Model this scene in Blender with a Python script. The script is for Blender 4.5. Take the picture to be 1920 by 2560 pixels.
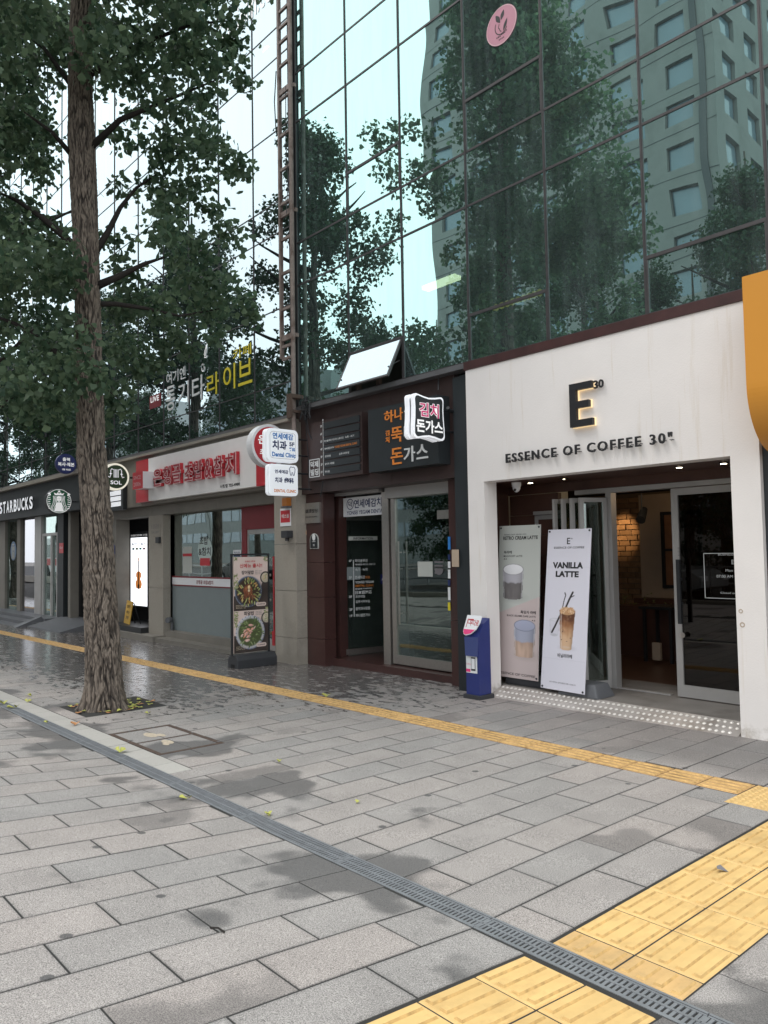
import bpy, bmesh, math, random
import numpy as np
from mathutils import Vector, noise
R = math.radians
random.seed(7); rng = np.random.default_rng(11)
for o in list(bpy.data.objects): bpy.data.objects.remove(o)
SC = bpy.context.scene; COL = SC.collection

# ---------------------------------------------------------------- camera
EYE = 1.62
cR = np.array((0.66165603, 0.74961861, -0.01682979))
cD = np.array((-0.04892633, 0.02076576, -0.9985865))
cF = np.array((-0.74820954, 0.6615442, 0.05041588))
FPX = 1907.94
cam = bpy.data.cameras.new('camera'); co = bpy.data.objects.new('camera', cam); COL.objects.link(co)
cam.sensor_fit = 'VERTICAL'; cam.sensor_height = 36; cam.lens = 36 * FPX / 2560
cam.clip_start = .05; cam.clip_end = 900
from mathutils import Matrix
M = Matrix.Identity(4)
for i in range(3):
    M[i][0] = cR[i]; M[i][1] = -cD[i]; M[i][2] = -cF[i]
M[2][3] = EYE
co.matrix_world = M
SC.camera = co

# ---------------------------------------------------------------- sky, sun, exposure (overcast noon)
SUN_EL, SUN_AZ = R(58), R(205)
w = bpy.data.worlds.new('World'); SC.world = w; w.use_nodes = True
nt = w.node_tree; nt.nodes.clear()
sky = nt.nodes.new('ShaderNodeTexSky'); sky.sky_type = 'NISHITA'; sky.sun_disc = False
sky.sun_elevation = SUN_EL; sky.sun_rotation = SUN_AZ; sky.dust_density = 3; sky.air_density = 1.2
hs = nt.nodes.new('ShaderNodeHueSaturation'); hs.inputs['Saturation'].default_value = .3
tc = nt.nodes.new('ShaderNodeTexCoord')
cn = nt.nodes.new('ShaderNodeTexNoise'); cn.inputs['Scale'].default_value = 2.2; cn.inputs['Detail'].default_value = 5
cr = nt.nodes.new('ShaderNodeMapRange'); cr.inputs['From Min'].default_value = .3; cr.inputs['From Max'].default_value = .7
cr.inputs['To Min'].default_value = .72; cr.inputs['To Max'].default_value = .95
mx = nt.nodes.new('ShaderNodeMix'); mx.data_type = 'RGBA'
mx.inputs['B'].default_value = (12.5, 12.9, 13.3, 1)
bg = nt.nodes.new('ShaderNodeBackground'); bg.inputs['Strength'].default_value = .105
ow = nt.nodes.new('ShaderNodeOutputWorld')
L = nt.links.new
L(sky.outputs[0], hs.inputs['Color']); L(hs.outputs[0], mx.inputs['A']); L(tc.outputs['Generated'], cn.inputs['Vector'])
L(cn.outputs['Fac'], cr.inputs['Value']); L(cr.outputs[0], mx.inputs['Factor']); L(mx.outputs['Result'], bg.inputs['Color'])
L(bg.outputs[0], ow.inputs[0])
sl = bpy.data.lights.new('sun', 'SUN'); sl.energy = .8; sl.angle = R(25); sl.color = (1, .96, .9)
so = bpy.data.objects.new('sun', sl); COL.objects.link(so)
sd = Vector((math.sin(SUN_AZ) * math.cos(SUN_EL), math.cos(SUN_AZ) * math.cos(SUN_EL), math.sin(SUN_EL)))
so.rotation_euler = sd.to_track_quat('Z', 'Y').to_euler(); so.location = (0, 0, 30)
SC.view_settings.view_transform = 'Standard'; SC.view_settings.look = 'None'
SC.view_settings.exposure = 0.68; SC.view_settings.gamma = 1; SC.view_settings.use_curve_mapping = False
SC.cycles.max_bounces = 8; SC.cycles.transparent_max_bounces = 24; SC.cycles.use_denoising = True

# ---------------------------------------------------------------- helpers
def ray(px, py): return cF + cR * (px - 960) / FPX + cD * (py - 1280) / FPX
def A(px, py, Y):                     # point of the street elevation at depth Y
    d = ray(px, py); d = d * (Y / d[1]); return (d[0], Y, d[2] + EYE)
def AX(px, py, X):                    # point on a plane facing along the street
    d = ray(px, py); d = d * (X / d[0]); return (X, d[1], d[2] + EYE)
SX, SY, SN = 0.0085872, -0.0111518, 0.095
YD = 2.62
def gz(x, y):
    if y >= YD: return SX * x + SY * y
    return SX * x + SY * YD + SN * (YD - max(y, .3))
def bx(pl, pt, pb, pr, Y):            # rectangle of the elevation: left edge top/bottom and right edge
    a = A(pl, pt, Y); b = A(pl, pb, Y); c = A(pr, pt, Y)
    return a[0], c[0], b[2], a[2]     # x0,x1,z0,z1

def tag(o, label=None, cat=None, group=None, kind=None):
    if label: o['label'] = label
    if cat: o['category'] = cat
    if group: o['group'] = group
    if kind: o['kind'] = kind
    return o
WL = {}
def wl(o):
    v = Vector((0, 0, 0))
    while o is not None: v += o.location; o = o.parent
    return v
def thing(name, loc, label, cat, group=None):
    o = bpy.data.objects.new(name, None); COL.objects.link(o); o.location = loc
    o.empty_display_size = .1
    return tag(o, label, cat, group)
def link(name, me, parent=None):
    o = bpy.data.objects.new(name, me); COL.objects.link(o)
    if parent is not None: o.parent = parent
    return o
class MB:
    def __init__(s): s.v = []; s.f = []; s.m = []
    def add(s, vs, fs, m=0):
        n = len(s.v); s.v += [tuple(map(float, p)) for p in vs]
        for f in fs: s.f.append(tuple(i + n for i in f)); s.m.append(m)
        return s
    def box(s, x0, x1, y0, y1, z0, z1, m=0):
        if x0 > x1: x0, x1 = x1, x0
        if y0 > y1: y0, y1 = y1, y0
        if z0 > z1: z0, z1 = z1, z0
        v = [(x, y, z) for z in (z0, z1) for y in (y0, y1) for x in (x0, x1)]
        return s.add(v, [(0, 2, 3, 1), (4, 5, 7, 6), (0, 1, 5, 4), (2, 6, 7, 3), (0, 4, 6, 2), (1, 3, 7, 5)], m)
    def hexa(s, b, t, m=0):           # bottom quad, top quad (ccw seen from above)
        return s.add(list(b) + list(t), [(3, 2, 1, 0), (4, 5, 6, 7), (0, 1, 5, 4), (1, 2, 6, 5), (2, 3, 7, 6), (3, 0, 4, 7)], m)
    def slabp(s, o, u, v, w_, h, d, m=0):   # box from origin o along u (w_), v (h), depth d along -n
        o = Vector(o); u = Vector(u).normalized(); v = Vector(v).normalized(); n = u.cross(v)
        q = [o, o + u * w_, o + u * w_ + v * h, o + v * h]
        b = [p - n * d for p in q]
        return s.add(b + q, [(3, 2, 1, 0), (4, 5, 6, 7), (0, 1, 5, 4), (1, 2, 6, 5), (2, 3, 7, 6), (3, 0, 4, 7)], m)
    def tube(s, pts, rad, n=8, m=0, cap=True):
        pts = [Vector(p) for p in pts]
        if not isinstance(rad, (list, tuple)): rad = [rad] * len(pts)
        rings = []; up = Vector((.13, .31, .94))
        for i, p in enumerate(pts):
            t = (pts[min(i + 1, len(pts) - 1)] - pts[max(i - 1, 0)]).normalized()
            a = t.cross(up)
            if a.length < .05: a = t.cross(Vector((1, 0, 0)))
            a.normalize(); b = t.cross(a)
            rings.append([p + (a * math.cos(2 * math.pi * k / n) + b * math.sin(2 * math.pi * k / n)) * rad[i] for k in range(n)])
        vs = [q for r in rings for q in r]; fs = []
        for i in range(len(pts) - 1):
            for k in range(n):
                k2 = (k + 1) % n
                fs.append((i * n + k, i * n + k2, (i + 1) * n + k2, (i + 1) * n + k))
        if cap:
            fs.append(tuple(range(n - 1, -1, -1))); fs.append(tuple((len(pts) - 1) * n + k for k in range(n)))
        return s.add(vs, fs, m)
    def poly(s, pts, o, u, v, d, m=0):      # outline (2-D, ccw) on plane o,u,v extruded d along n
        o = Vector(o); u = Vector(u).normalized(); v = Vector(v).normalized(); n = u.cross(v)
        k = len(pts); f = [o + u * p[0] + v * p[1] + n * d for p in pts]; b = [o + u * p[0] + v * p[1] for p in pts]
        return s.add(b + f, [tuple(range(k - 1, -1, -1)), tuple(range(k, 2 * k))] + [(i, (i + 1) % k, k + (i + 1) % k, k + i) for i in range(k)], m)
    def build(s, name, mats, parent=None, smooth=False, bevel=0):
        if not isinstance(mats, (list, tuple)): mats = [mats]
        me = bpy.data.meshes.new(name)
        off = wl(parent) if parent is not None else Vector((0, 0, 0))
        me.from_pydata([Vector(p) - off for p in s.v], [], s.f)
        for m in mats: me.materials.append(m)
        if len(mats) > 1: me.polygons.foreach_set('material_index', s.m)
        if smooth: me.polygons.foreach_set('use_smooth', [True] * len(me.polygons))
        me.update()
        if bevel:
            bm = bmesh.new(); bm.from_mesh(me)
            bmesh.ops.bevel(bm, geom=[e for e in bm.edges if e.is_manifold and e.calc_face_angle(0) > .6], offset=bevel, segments=2, affect='EDGES', profile=.7)
            bm.to_mesh(me); bm.free()
        return link(name, me, parent)
def circ(r, n=32, cx=0, cy=0, ry=None, a0=0, a1=2 * math.pi):
    ry = ry or r
    full = abs(a1 - a0 - 2 * math.pi) < 1e-6
    k = n if full else n + 1
    return [(cx + r * math.cos(a0 + (a1 - a0) * i / n), cy + ry * math.sin(a0 + (a1 - a0) * i / n)) for i in range(k)]
def rrect(w_, h, r, n=5, x=0, y=0):
    out = []
    for cx, cy, a in ((w_ - r, r, -90), (w_ - r, h - r, 0), (r, h - r, 90), (r, r, 180)):
        out += [(x + cx + r * math.cos(R(a + 90 * i / n)), y + cy + r * math.sin(R(a + 90 * i / n))) for i in range(n + 1)]
    return out
_tc = {}
TS = bpy.data.scenes.new('typesetting')     # scratch scene, removed at the end
def glyphs(s, bold=0, space=1.0):
    k = (s, bold, space)
    if k in _tc: return _tc[k]
    c = bpy.data.curves.new('text', 'FONT'); c.body = s; c.size = 1; c.offset = bold; c.resolution_u = 3; c.fill_mode = 'FRONT'
    c.space_character = space
    o = bpy.data.objects.new('text', c); TS.collection.objects.link(o)
    with bpy.context.temp_override(scene=TS, view_layer=TS.view_layers[0]):
        me = bpy.data.meshes.new_from_object(o.evaluated_get(bpy.context.evaluated_depsgraph_get()))
    v = np.array([p.co[:2] for p in me.vertices]); f = [tuple(p.vertices) for p in me.polygons]
    bpy.data.objects.remove(o); bpy.data.curves.remove(c); bpy.data.meshes.remove(me)
    mn = v.min(0); mxx = v.max(0); v = (v - mn)
    _tc[k] = (v, f, mxx - mn); return _tc[k]
def text(mb, s, o, u, v, w_, h, d=.002, bold=0, m=0, side=None, lift=.0, space=1.0):
    """lettering in the box o..o+w u+h v, raised d; solid letters when side (a material index) is given"""
    g, f, ext = glyphs(s, bold, space)
    o = Vector(o); u = Vector(u).normalized(); v = Vector(v).normalized(); n = u.cross(v)
    sx, sy = w_ / ext[0], h / ext[1]
    P = [o + u * (p[0] * sx) + v * (p[1] * sy) + n * (lift + d) for p in g]
    mb.add(P, f, m)
    if side is not None:
        cnt = {}
        for q in f:
            for a, b in zip(q, q[1:] + q[:1]):
                k = (min(a, b), max(a, b)); cnt.setdefault(k, []).append((a, b))
        ed = [e[0] for e in cnt.values() if len(e) == 1]
        B = [p - n * d for p in P]
        base = len(mb.v); mb.v += [tuple(p) for p in P] + [tuple(p) for p in B]; k = len(P)
        for a, b in ed: mb.f.append((base + b, base + a, base + k + a, base + k + b)); mb.m.append(side)
    return mb
def layered(mb, s, o, u, v, w_, h, b_out, b_in, **kw):      # inner lettering registered on a bolder outer one
    e0, eo = glyphs(s, 0)[2], glyphs(s, b_out)[2]; kx, ky = w_ / eo[0], h / eo[1]; gi = glyphs(s, b_in)[2]; q = b_out - b_in
    return text(mb, s, Vector(o) + Vector(u) * (q * kx) + Vector(v) * (q * ky), u, v, gi[0] * kx, gi[1] * ky, bold=b_in, **kw)
def ptext(mb, s, pl, pt, pb, pr, Y, **kw):     # flat lettering on the elevation plane Y
    x0, x1, z0, z1 = bx(pl, pt, pb, pr, Y)
    return text(mb, s, (x0, Y, z0), (1, 0, 0), (0, 0, 1), x1 - x0, z1 - z0, **kw)
UX, UY, UZ = (1, 0, 0), (0, 1, 0), (0, 0, 1)

# ---------------------------------------------------------------- materials
def mat(name, col=(.5, .5, .5), rough=.6, metal=0, spec=.5, emit=None, es=1.0, var=0, vs=6, bump=0, bs=60, bd=.01, dirt=None, ds=1.5, dt=(.5, .7), alpha=None, sat_obj=0, coat=0):
    m = bpy.data.materials.new(name); m.use_nodes = True
    t = m.node_tree; p = t.nodes['Principled BSDF']; l = t.links.new
    p.inputs['Base Color'].default_value = (*col, 1); p.inputs['Roughness'].default_value = rough
    p.inputs['Metallic'].default_value = metal; p.inputs['Specular IOR Level'].default_value = spec
    if coat: p.inputs['Coat Weight'].default_value = coat; p.inputs['Coat Roughness'].default_value = .08
    if emit: p.inputs['Emission Color'].default_value = (*emit, 1); p.inputs['Emission Strength'].default_value = es
    if var or bump or dirt or sat_obj:
        tc = t.nodes.new('ShaderNodeNewGeometry'); pos = tc.outputs['Position']
    cur = None
    if var:
        n = t.nodes.new('ShaderNodeTexNoise'); n.inputs['Scale'].default_value = vs; n.inputs['Detail'].default_value = 6; l(pos, n.inputs['Vector'])
        r = t.nodes.new('ShaderNodeMapRange'); r.inputs['From Min'].default_value = .25; r.inputs['From Max'].default_value = .75
        r.inputs['To Min'].default_value = 1 - var; r.inputs['To Max'].default_value = 1 + var; l(n.outputs['Fac'], r.inputs['Value'])
        h = t.nodes.new('ShaderNodeHueSaturation'); h.inputs['Color'].default_value = (*col, 1); l(r.outputs[0], h.inputs['Value'])
        cur = h.outputs[0]
    if sat_obj:
        oi = t.nodes.new('ShaderNodeObjectInfo'); r = t.nodes.new('ShaderNodeMapRange'); r.inputs['To Min'].default_value = 1 - sat_obj; r.inputs['To Max'].default_value = 1 + sat_obj
        l(oi.outputs['Random'], r.inputs['Value']); h = t.nodes.new('ShaderNodeHueSaturation'); l(r.outputs[0], h.inputs['Value'])
        if cur is None: h.inputs['Color'].default_value = (*col, 1)
        else: l(cur, h.inputs['Color'])
        cur = h.outputs[0]
    if dirt:
        n = t.nodes.new('ShaderNodeTexNoise'); n.inputs['Scale'].default_value = ds; n.inputs['Detail'].default_value = 8; n.inputs['Roughness'].default_value = .65; l(pos, n.inputs['Vector'])
        r = t.nodes.new('ShaderNodeMapRange'); r.inputs['From Min'].default_value = dt[0]; r.inputs['From Max'].default_value = dt[1]; l(n.outputs['Fac'], r.inputs['Value'])
        x = t.nodes.new('ShaderNodeMix'); x.data_type = 'RGBA'; x.inputs['A'].default_value = (*col, 1); x.inputs['B'].default_value = (*dirt, 1)
        l(r.outputs[0], x.inputs['Factor'])
        if cur is not None: l(cur, x.inputs['A'])
        cur = x.outputs['Result']
    if cur is not None: l(cur, p.inputs['Base Color'])
    if bump:
        n = t.nodes.new('ShaderNodeTexNoise'); n.inputs['Scale'].default_value = bs; n.inputs['Detail'].default_value = 4; l(pos, n.inputs['Vector'])
        b = t.nodes.new('ShaderNodeBump'); b.inputs['Strength'].default_value = bump; b.inputs['Distance'].default_value = bd
        l(n.outputs['Fac'], b.inputs['Height']); l(b.outputs[0], p.inputs['Normal'])
    return m
def glassmat(name, tint, trans, base, amp, wave=.012, wscale=.6, rough=0.0, dust_veil=0):
    """coated window glass: mirror share rising towards grazing, the rest looks through a tinted pane"""
    m = bpy.data.materials.new(name); m.use_nodes = True; t = m.node_tree; t.nodes.clear(); l = t.links.new
    out = t.nodes.new('ShaderNodeOutputMaterial'); g = t.nodes.new('ShaderNodeBsdfGlossy'); g.inputs['Roughness'].default_value = rough; g.inputs['Color'].default_value = (*tint, 1)
    tr = t.nodes.new('ShaderNodeBsdfTransparent'); tr.inputs['Color'].default_value = (*trans, 1)
    lw = t.nodes.new('ShaderNodeLayerWeight'); lw.inputs['Blend'].default_value = .5
    pw = t.nodes.new('ShaderNodeMath'); pw.operation = 'POWER'; pw.inputs[1].default_value = 1.5; l(lw.outputs['Facing'], pw.inputs[0])
    ma = t.nodes.new('ShaderNodeMath'); ma.operation = 'MULTIPLY_ADD'; ma.inputs[1].default_value = amp; ma.inputs[2].default_value = base; ma.use_clamp = True
    l(pw.outputs[0], ma.inputs[0])
    mx = t.nodes.new('ShaderNodeMixShader'); l(ma.outputs[0], mx.inputs[0]); l(tr.outputs[0], mx.inputs[1]); l(g.outputs[0], mx.inputs[2])
    ge = t.nodes.new('ShaderNodeNewGeometry'); oi = t.nodes.new('ShaderNodeObjectInfo')
    ad = t.nodes.new('ShaderNodeVectorMath'); ad.operation = 'MULTIPLY_ADD'; ad.inputs[1].default_value = (7, 7, 7)
    cb = t.nodes.new('ShaderNodeCombineXYZ'); 
    for i in range(3): l(oi.outputs['Random'], cb.inputs[i])
    l(cb.outputs[0], ad.inputs[0]); l(ge.outputs['Position'], ad.inputs[2])
    n = t.nodes.new('ShaderNodeTexNoise'); n.inputs['Scale'].default_value = wscale; n.inputs['Detail'].default_value = 1; l(ad.outputs[0], n.inputs['Vector'])
    b = t.nodes.new('ShaderNodeBump'); b.inputs['Strength'].default_value = 1; b.inputs['Distance'].default_value = wave; l(n.outputs['Fac'], b.inputs['Height'])
    l(b.outputs[0], g.inputs['Normal'])
    last = mx
    if dust_veil:  # streaky dust plus a pale teal veil painted on to lift dark reflections
        df = t.nodes.new('ShaderNodeBsdfDiffuse'); df.inputs['Color'].default_value = (.34, .44, .44, 1)
        n2 = t.nodes.new('ShaderNodeTexNoise'); n2.inputs['Scale'].default_value = 3; n2.inputs['Detail'].default_value = 7
        mp = t.nodes.new('ShaderNodeMapping'); mp.inputs['Scale'].default_value = (3, 3, .35); l(ge.outputs['Position'], mp.inputs['Vector']); l(mp.outputs[0], n2.inputs['Vector'])
        r = t.nodes.new('ShaderNodeMapRange'); r.inputs['From Min'].default_value = .45; r.inputs['From Max'].default_value = .8; r.inputs['To Min'].default_value = dust_veil * .42; r.inputs['To Max'].default_value = dust_veil
        l(n2.outputs['Fac'], r.inputs['Value'])
        m2 = t.nodes.new('ShaderNodeMixShader'); l(r.outputs[0], m2.inputs[0]); l(mx.outputs[0], m2.inputs[1]); l(df.outputs[0], m2.inputs[2]); last = m2
    l(last.outputs[0], out.inputs[0]); return m
def pavemat():
    """flamed granite slab: speckle, a tone per slab, damp dark patches, gum spots"""
    m = bpy.data.materials.new('granite_paving'); m.use_nodes = True; t = m.node_tree; p = t.nodes['Principled BSDF']; l = t.links.new
    N = t.nodes.new
    g = N('ShaderNodeNewGeometry'); pos = g.outputs['Position']; oi = N('ShaderNodeObjectInfo')
    sp = N('ShaderNodeTexNoise'); sp.inputs['Scale'].default_value = 210; sp.inputs['Detail'].default_value = 3; l(pos, sp.inputs['Vector'])
    r1 = N('ShaderNodeValToRGB'); e = r1.color_ramp.elements; e[0].position = .3; e[0].color = (.125, .117, .111, 1); e[1].position = .74; e[1].color = (.585, .55, .52, 1)
    k = r1.color_ramp.elements.new(.5); k.color = (.335, .315, .30, 1); l(sp.outputs['Fac'], r1.inputs[0])
    lg = N('ShaderNodeTexNoise'); lg.inputs['Scale'].default_value = 3.0; lg.inputs['Detail'].default_value = 4; l(pos, lg.inputs['Vector'])
    tn = N('ShaderNodeValToRGB'); e = tn.color_ramp.elements; e[0].color = (.88, .885, .89, 1); e[1].color = (1.06, 1.01, .99, 1); l(oi.outputs['Random'], tn.inputs[0])
    mu = N('ShaderNodeMix'); mu.data_type = 'RGBA'; mu.blend_type = 'MULTIPLY'; mu.inputs['Factor'].default_value = 1; l(r1.outputs[0], mu.inputs['A']); l(tn.outputs[0], mu.inputs['B'])
    r2 = N('ShaderNodeMapRange'); r2.inputs['From Min'].default_value = .3; r2.inputs['From Max'].default_value = .7; r2.inputs['To Min'].default_value = .9; r2.inputs['To Max'].default_value = 1.08; l(lg.outputs['Fac'], r2.inputs['Value'])
    h = N('ShaderNodeHueSaturation'); l(mu.outputs['Result'], h.inputs['Color']); l(r2.outputs[0], h.inputs['Value'])
    # damp: broad wet zone near the shops and to the left, blotchy; separate damp patches beside the drain
    sx = N('ShaderNodeSeparateXYZ'); l(pos, sx.inputs[0])
    mp = N('ShaderNodeMapping'); mp.inputs['Scale'].default_value = (3.4, 6.5, 1); l(pos, mp.inputs['Vector'])
    w1 = N('ShaderNodeTexNoise'); w1.inputs['Scale'].default_value = 1.7; w1.inputs['Detail'].default_value = 7; w1.inputs['Roughness'].default_value = .62; l(mp.outputs[0], w1.inputs['Vector'])
    def math_(op, a, b=None, c=None, clamp=False):
        n = N('ShaderNodeMath'); n.operation = op; n.use_clamp = clamp
        for i, q in enumerate((a, b, c)):
            if q is None: continue
            if isinstance(q, (int, float)): n.inputs[i].default_value = q
            else: l(q, n.inputs[i])
        return n.outputs[0]
    def mr(v, a, b, c=0., d=1.):
        n = N('ShaderNodeMapRange'); n.interpolation_type = 'SMOOTHSTEP'
        for i, q in ((1, a), (2, b), (3, c), (4, d)): n.inputs[i].default_value = q
        l(v, n.inputs[0]); return n.outputs[0]
    zoneX = mr(sx.outputs['X'], -4.2, -9.5); zoneY = mr(sx.outputs['Y'], 4.0, 6.1)
    zone = math_('MULTIPLY', zoneX, zoneY)
    zb = math_('MULTIPLY', mr(sx.outputs['X'], -6.2, -10), mr(sx.outputs['Y'], 2.9, 4.4))
    zone = math_('MAXIMUM', zone, math_('MULTIPLY', zb, .95))
    wt = math_('ADD', w1.outputs['Fac'], math_('MULTIPLY', zone, .27))
    wet1 = math_('MULTIPLY', mr(wt, .60, .70), mr(zone, .02, .25))
    rightz = math_('MULTIPLY', mr(sx.outputs['Y'], 5.5, 6.0), mr(sx.outputs['X'], -8, -3))
    w2 = N('ShaderNodeTexNoise'); w2.inputs['Scale'].default_value = 1.35; w2.inputs['Detail'].default_value = 3; w2.inputs['Roughness'].default_value = .5
    l(pos, w2.inputs['Vector'])
    dr = math_('SUBTRACT', 1.0, mr(math_('ABSOLUTE', math_('SUBTRACT', sx.outputs['Y'], 2.62)), .15, 1.3))
    pt = math_('MULTIPLY', mr(math_('ADD', w2.outputs['Fac'], math_('MULTIPLY', dr, .11)), .60, .67), mr(sx.outputs['Y'], 4.6, 3.6))
    # a slab here and there stays damp to its edges
    od = math_('MULTIPLY', mr(oi.outputs['Random'], .93, .935), mr(w2.outputs['Fac'], .42, .5))
    damp = math_('MAXIMUM', math_('MULTIPLY', pt, .62), math_('MULTIPLY', od, .42))
    damp = math_('MAXIMUM', damp, math_('MULTIPLY', rightz, .34)); damp = math_('MAXIMUM', damp, math_('MULTIPLY', zone, .40))
    wet = math_('MAXIMUM', wet1, 0)
    dk = math_('MAXIMUM', math_('MULTIPLY', wet, .70), damp)
    vo = N('ShaderNodeTexVoronoi'); vo.inputs['Scale'].default_value = 2.3; l(pos, vo.inputs['Vector'])
    gum = math_('MULTIPLY', mr(vo.outputs['Distance'], .072, .05), .75)
    dk = math_('MAXIMUM', dk, gum)
    tcg = N('ShaderNodeTexCoord'); sg = N('ShaderNodeSeparateXYZ'); l(tcg.outputs['Generated'], sg.inputs[0])
    ed = lambda o_, wd: math_('MULTIPLY', math_('MINIMUM', o_, math_('SUBTRACT', 1.0, o_)), wd)
    dist = math_('MINIMUM', ed(sg.outputs['X'], .3), ed(sg.outputs['Y'], .6))
    gn = N('ShaderNodeTexNoise'); gn.inputs['Scale'].default_value = 9; gn.inputs['Detail'].default_value = 6; l(pos, gn.inputs['Vector'])
    dd = math_('SUBTRACT', dist, math_('MULTIPLY', math_('SUBTRACT', gn.outputs['Fac'], .5), .02))
    dk = math_('MAXIMUM', dk, math_('MAXIMUM', mr(dist, .0045, .001, 0, .5), mr(dd, .022, .0, 0, .2)))
    st_ = N('ShaderNodeTexNoise'); st_.inputs['Scale'].default_value = 5; st_.inputs['Detail'].default_value = 9; st_.inputs['Roughness'].default_value = .7; l(pos, st_.inputs['Vector'])
    dk = math_('MAXIMUM', dk, mr(st_.outputs['Fac'], .62, .75, 0, .22))
    x = N('ShaderNodeMix'); x.data_type = 'RGBA'; x.inputs['B'].default_value = (.035, .037, .04, 1); l(dk, x.inputs['Factor']); l(h.outputs[0], x.inputs['A'])
    l(x.outputs['Result'], p.inputs['Base Color'])
    rg = mr(wet, 0, 1, .72, .26); l(math_('SUBTRACT', rg, math_('MULTIPLY', damp, .15)), p.inputs['Roughness'])
    b = N('ShaderNodeBump'); b.inputs['Distance'].default_value = .002; l(sp.outputs['Fac'], b.inputs['Height'])
    l(mr(wet, 0, 1, .55, .12), b.inputs['Strength']); l(b.outputs[0], p.inputs['Normal'])
    return m
PAVE = pavemat()
def leafmat(name, c0, c1, trans=.25):
    m = bpy.data.materials.new(name); m.use_nodes = True; t = m.node_tree; t.nodes.clear(); l = t.links.new; N = t.nodes.new
    at = N('ShaderNodeAttribute'); at.attribute_name = 'tone'
    r = N('ShaderNodeValToRGB'); e = r.color_ramp.elements; e[0].color = (*c0, 1); e[1].color = (*c1, 1); l(at.outputs['Fac'], r.inputs[0])
    p = N('ShaderNodeBsdfPrincipled'); p.inputs['Roughness'].default_value = .48; p.inputs['Specular IOR Level'].default_value = .35; l(r.outputs[0], p.inputs['Base Color'])
    tl = N('ShaderNodeBsdfTranslucent'); h = N('ShaderNodeHueSaturation'); h.inputs['Value'].default_value = 1.5; h.inputs['Hue'].default_value = .485; l(r.outputs[0], h.inputs['Color']); l(h.outputs[0], tl.inputs['Color'])
    mx = N('ShaderNodeMixShader'); mx.inputs[0].default_value = trans; l(p.outputs[0], mx.inputs[1]); l(tl.outputs[0], mx.inputs[2])
    o = N('ShaderNodeOutputMaterial'); l(mx.outputs[0], o.inputs[0]); return m
def barkmat():
    m = bpy.data.materials.new('ginkgo_bark'); m.use_nodes = True; t = m.node_tree; p = t.nodes['Principled BSDF']; l = t.links.new; N = t.nodes.new
    at = N('ShaderNodeAttribute'); at.attribute_name = 'ridge'
    g = N('ShaderNodeNewGeometry'); mp = N('ShaderNodeMapping'); mp.inputs['Scale'].default_value = (1, 1, .3); l(g.outputs['Position'], mp.inputs['Vector'])
    n = N('ShaderNodeTexNoise'); n.inputs['Scale'].default_value = 42; n.inputs['Detail'].default_value = 8; n.inputs['Roughness'].default_value = .7; l(mp.outputs[0], n.inputs['Vector'])
    ad = N('ShaderNodeMath'); ad.operation = 'MULTIPLY_ADD'; ad.inputs[1].default_value = .4; l(n.outputs['Fac'], ad.inputs[0]); 
    mu = N('ShaderNodeMath'); mu.operation = 'MULTIPLY'; mu.inputs[1].default_value = .7; l(at.outputs['Fac'], mu.inputs[0]); l(mu.outputs[0], ad.inputs[2])
    r = N('ShaderNodeValToRGB'); e = r.color_ramp.elements; e[0].position = .3; e[0].color = (.016, .012, .01, 1); e[1].position = 1.0; e[1].color = (.25, .205, .165, 1)
    k = e.new(.66); k.color = (.085, .068, .055, 1); l(ad.outputs[0], r.inputs[0]); l(r.outputs[0], p.inputs['Base Color'])
    p.inputs['Roughness'].default_value = .85
    b = N('ShaderNodeBump'); b.inputs['Distance'].default_value = .012; b.inputs['Strength'].default_value = .7; l(n.outputs['Fac'], b.inputs['Height']); l(b.outputs[0], p.inputs['Normal'])
    return m
def stuccomat():
    m = mat('white_stucco', (.77, .735, .71), .8, var=.04, vs=1.6, bump=.35, bs=70, bd=.004, dirt=(.56, .47, .34), ds=1, dt=(.5, .9))
    t = m.node_tree; l = t.links.new
    for n in t.nodes:                                  # rust streaks running down the wall
        if n.type == 'TEX_NOISE' and abs(n.inputs['Scale'].default_value - 1) < .01:
            mp = t.nodes.new('ShaderNodeMapping'); mp.inputs['Scale'].default_value = (9, 1, .5)
            src = n.inputs['Vector'].links[0].from_socket; l(src, mp.inputs['Vector']); l(mp.outputs[0], n.inputs['Vector'])
        if n.type == 'MAP_RANGE' and abs(n.inputs['From Max'].default_value - .9) < .01: n.inputs['From Min'].default_value = .58
    p = t.nodes['Principled BSDF']; old = p.inputs['Base Color'].links[0].from_socket
    ge = t.nodes.new('ShaderNodeNewGeometry'); n1 = t.nodes.new('ShaderNodeTexNoise'); n1.inputs['Scale'].default_value = 9; n1.inputs['Detail'].default_value = 9; n1.inputs['Roughness'].default_value = .75; l(ge.outputs['Position'], n1.inputs['Vector'])
    sp = t.nodes.new('ShaderNodeSeparateXYZ'); l(ge.outputs['Position'], sp.inputs[0])
    m1 = t.nodes.new('ShaderNodeMath'); m1.operation = 'MULTIPLY_ADD'; m1.inputs[1].default_value = -1.1; l(sp.outputs['Z'], m1.inputs[0]); l(n1.outputs['Fac'], m1.inputs[2])
    r1 = t.nodes.new('ShaderNodeMapRange'); r1.inputs['From Min'].default_value = .50; r1.inputs['From Max'].default_value = .72; r1.inputs['To Max'].default_value = .55; l(m1.outputs[0], r1.inputs['Value'])
    x1 = t.nodes.new('ShaderNodeMix'); x1.data_type = 'RGBA'; x1.inputs['B'].default_value = (.26, .22, .16, 1); l(r1.outputs[0], x1.inputs['Factor']); l(old, x1.inputs['A']); l(x1.outputs['Result'], p.inputs['Base Color'])
    return m
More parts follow.
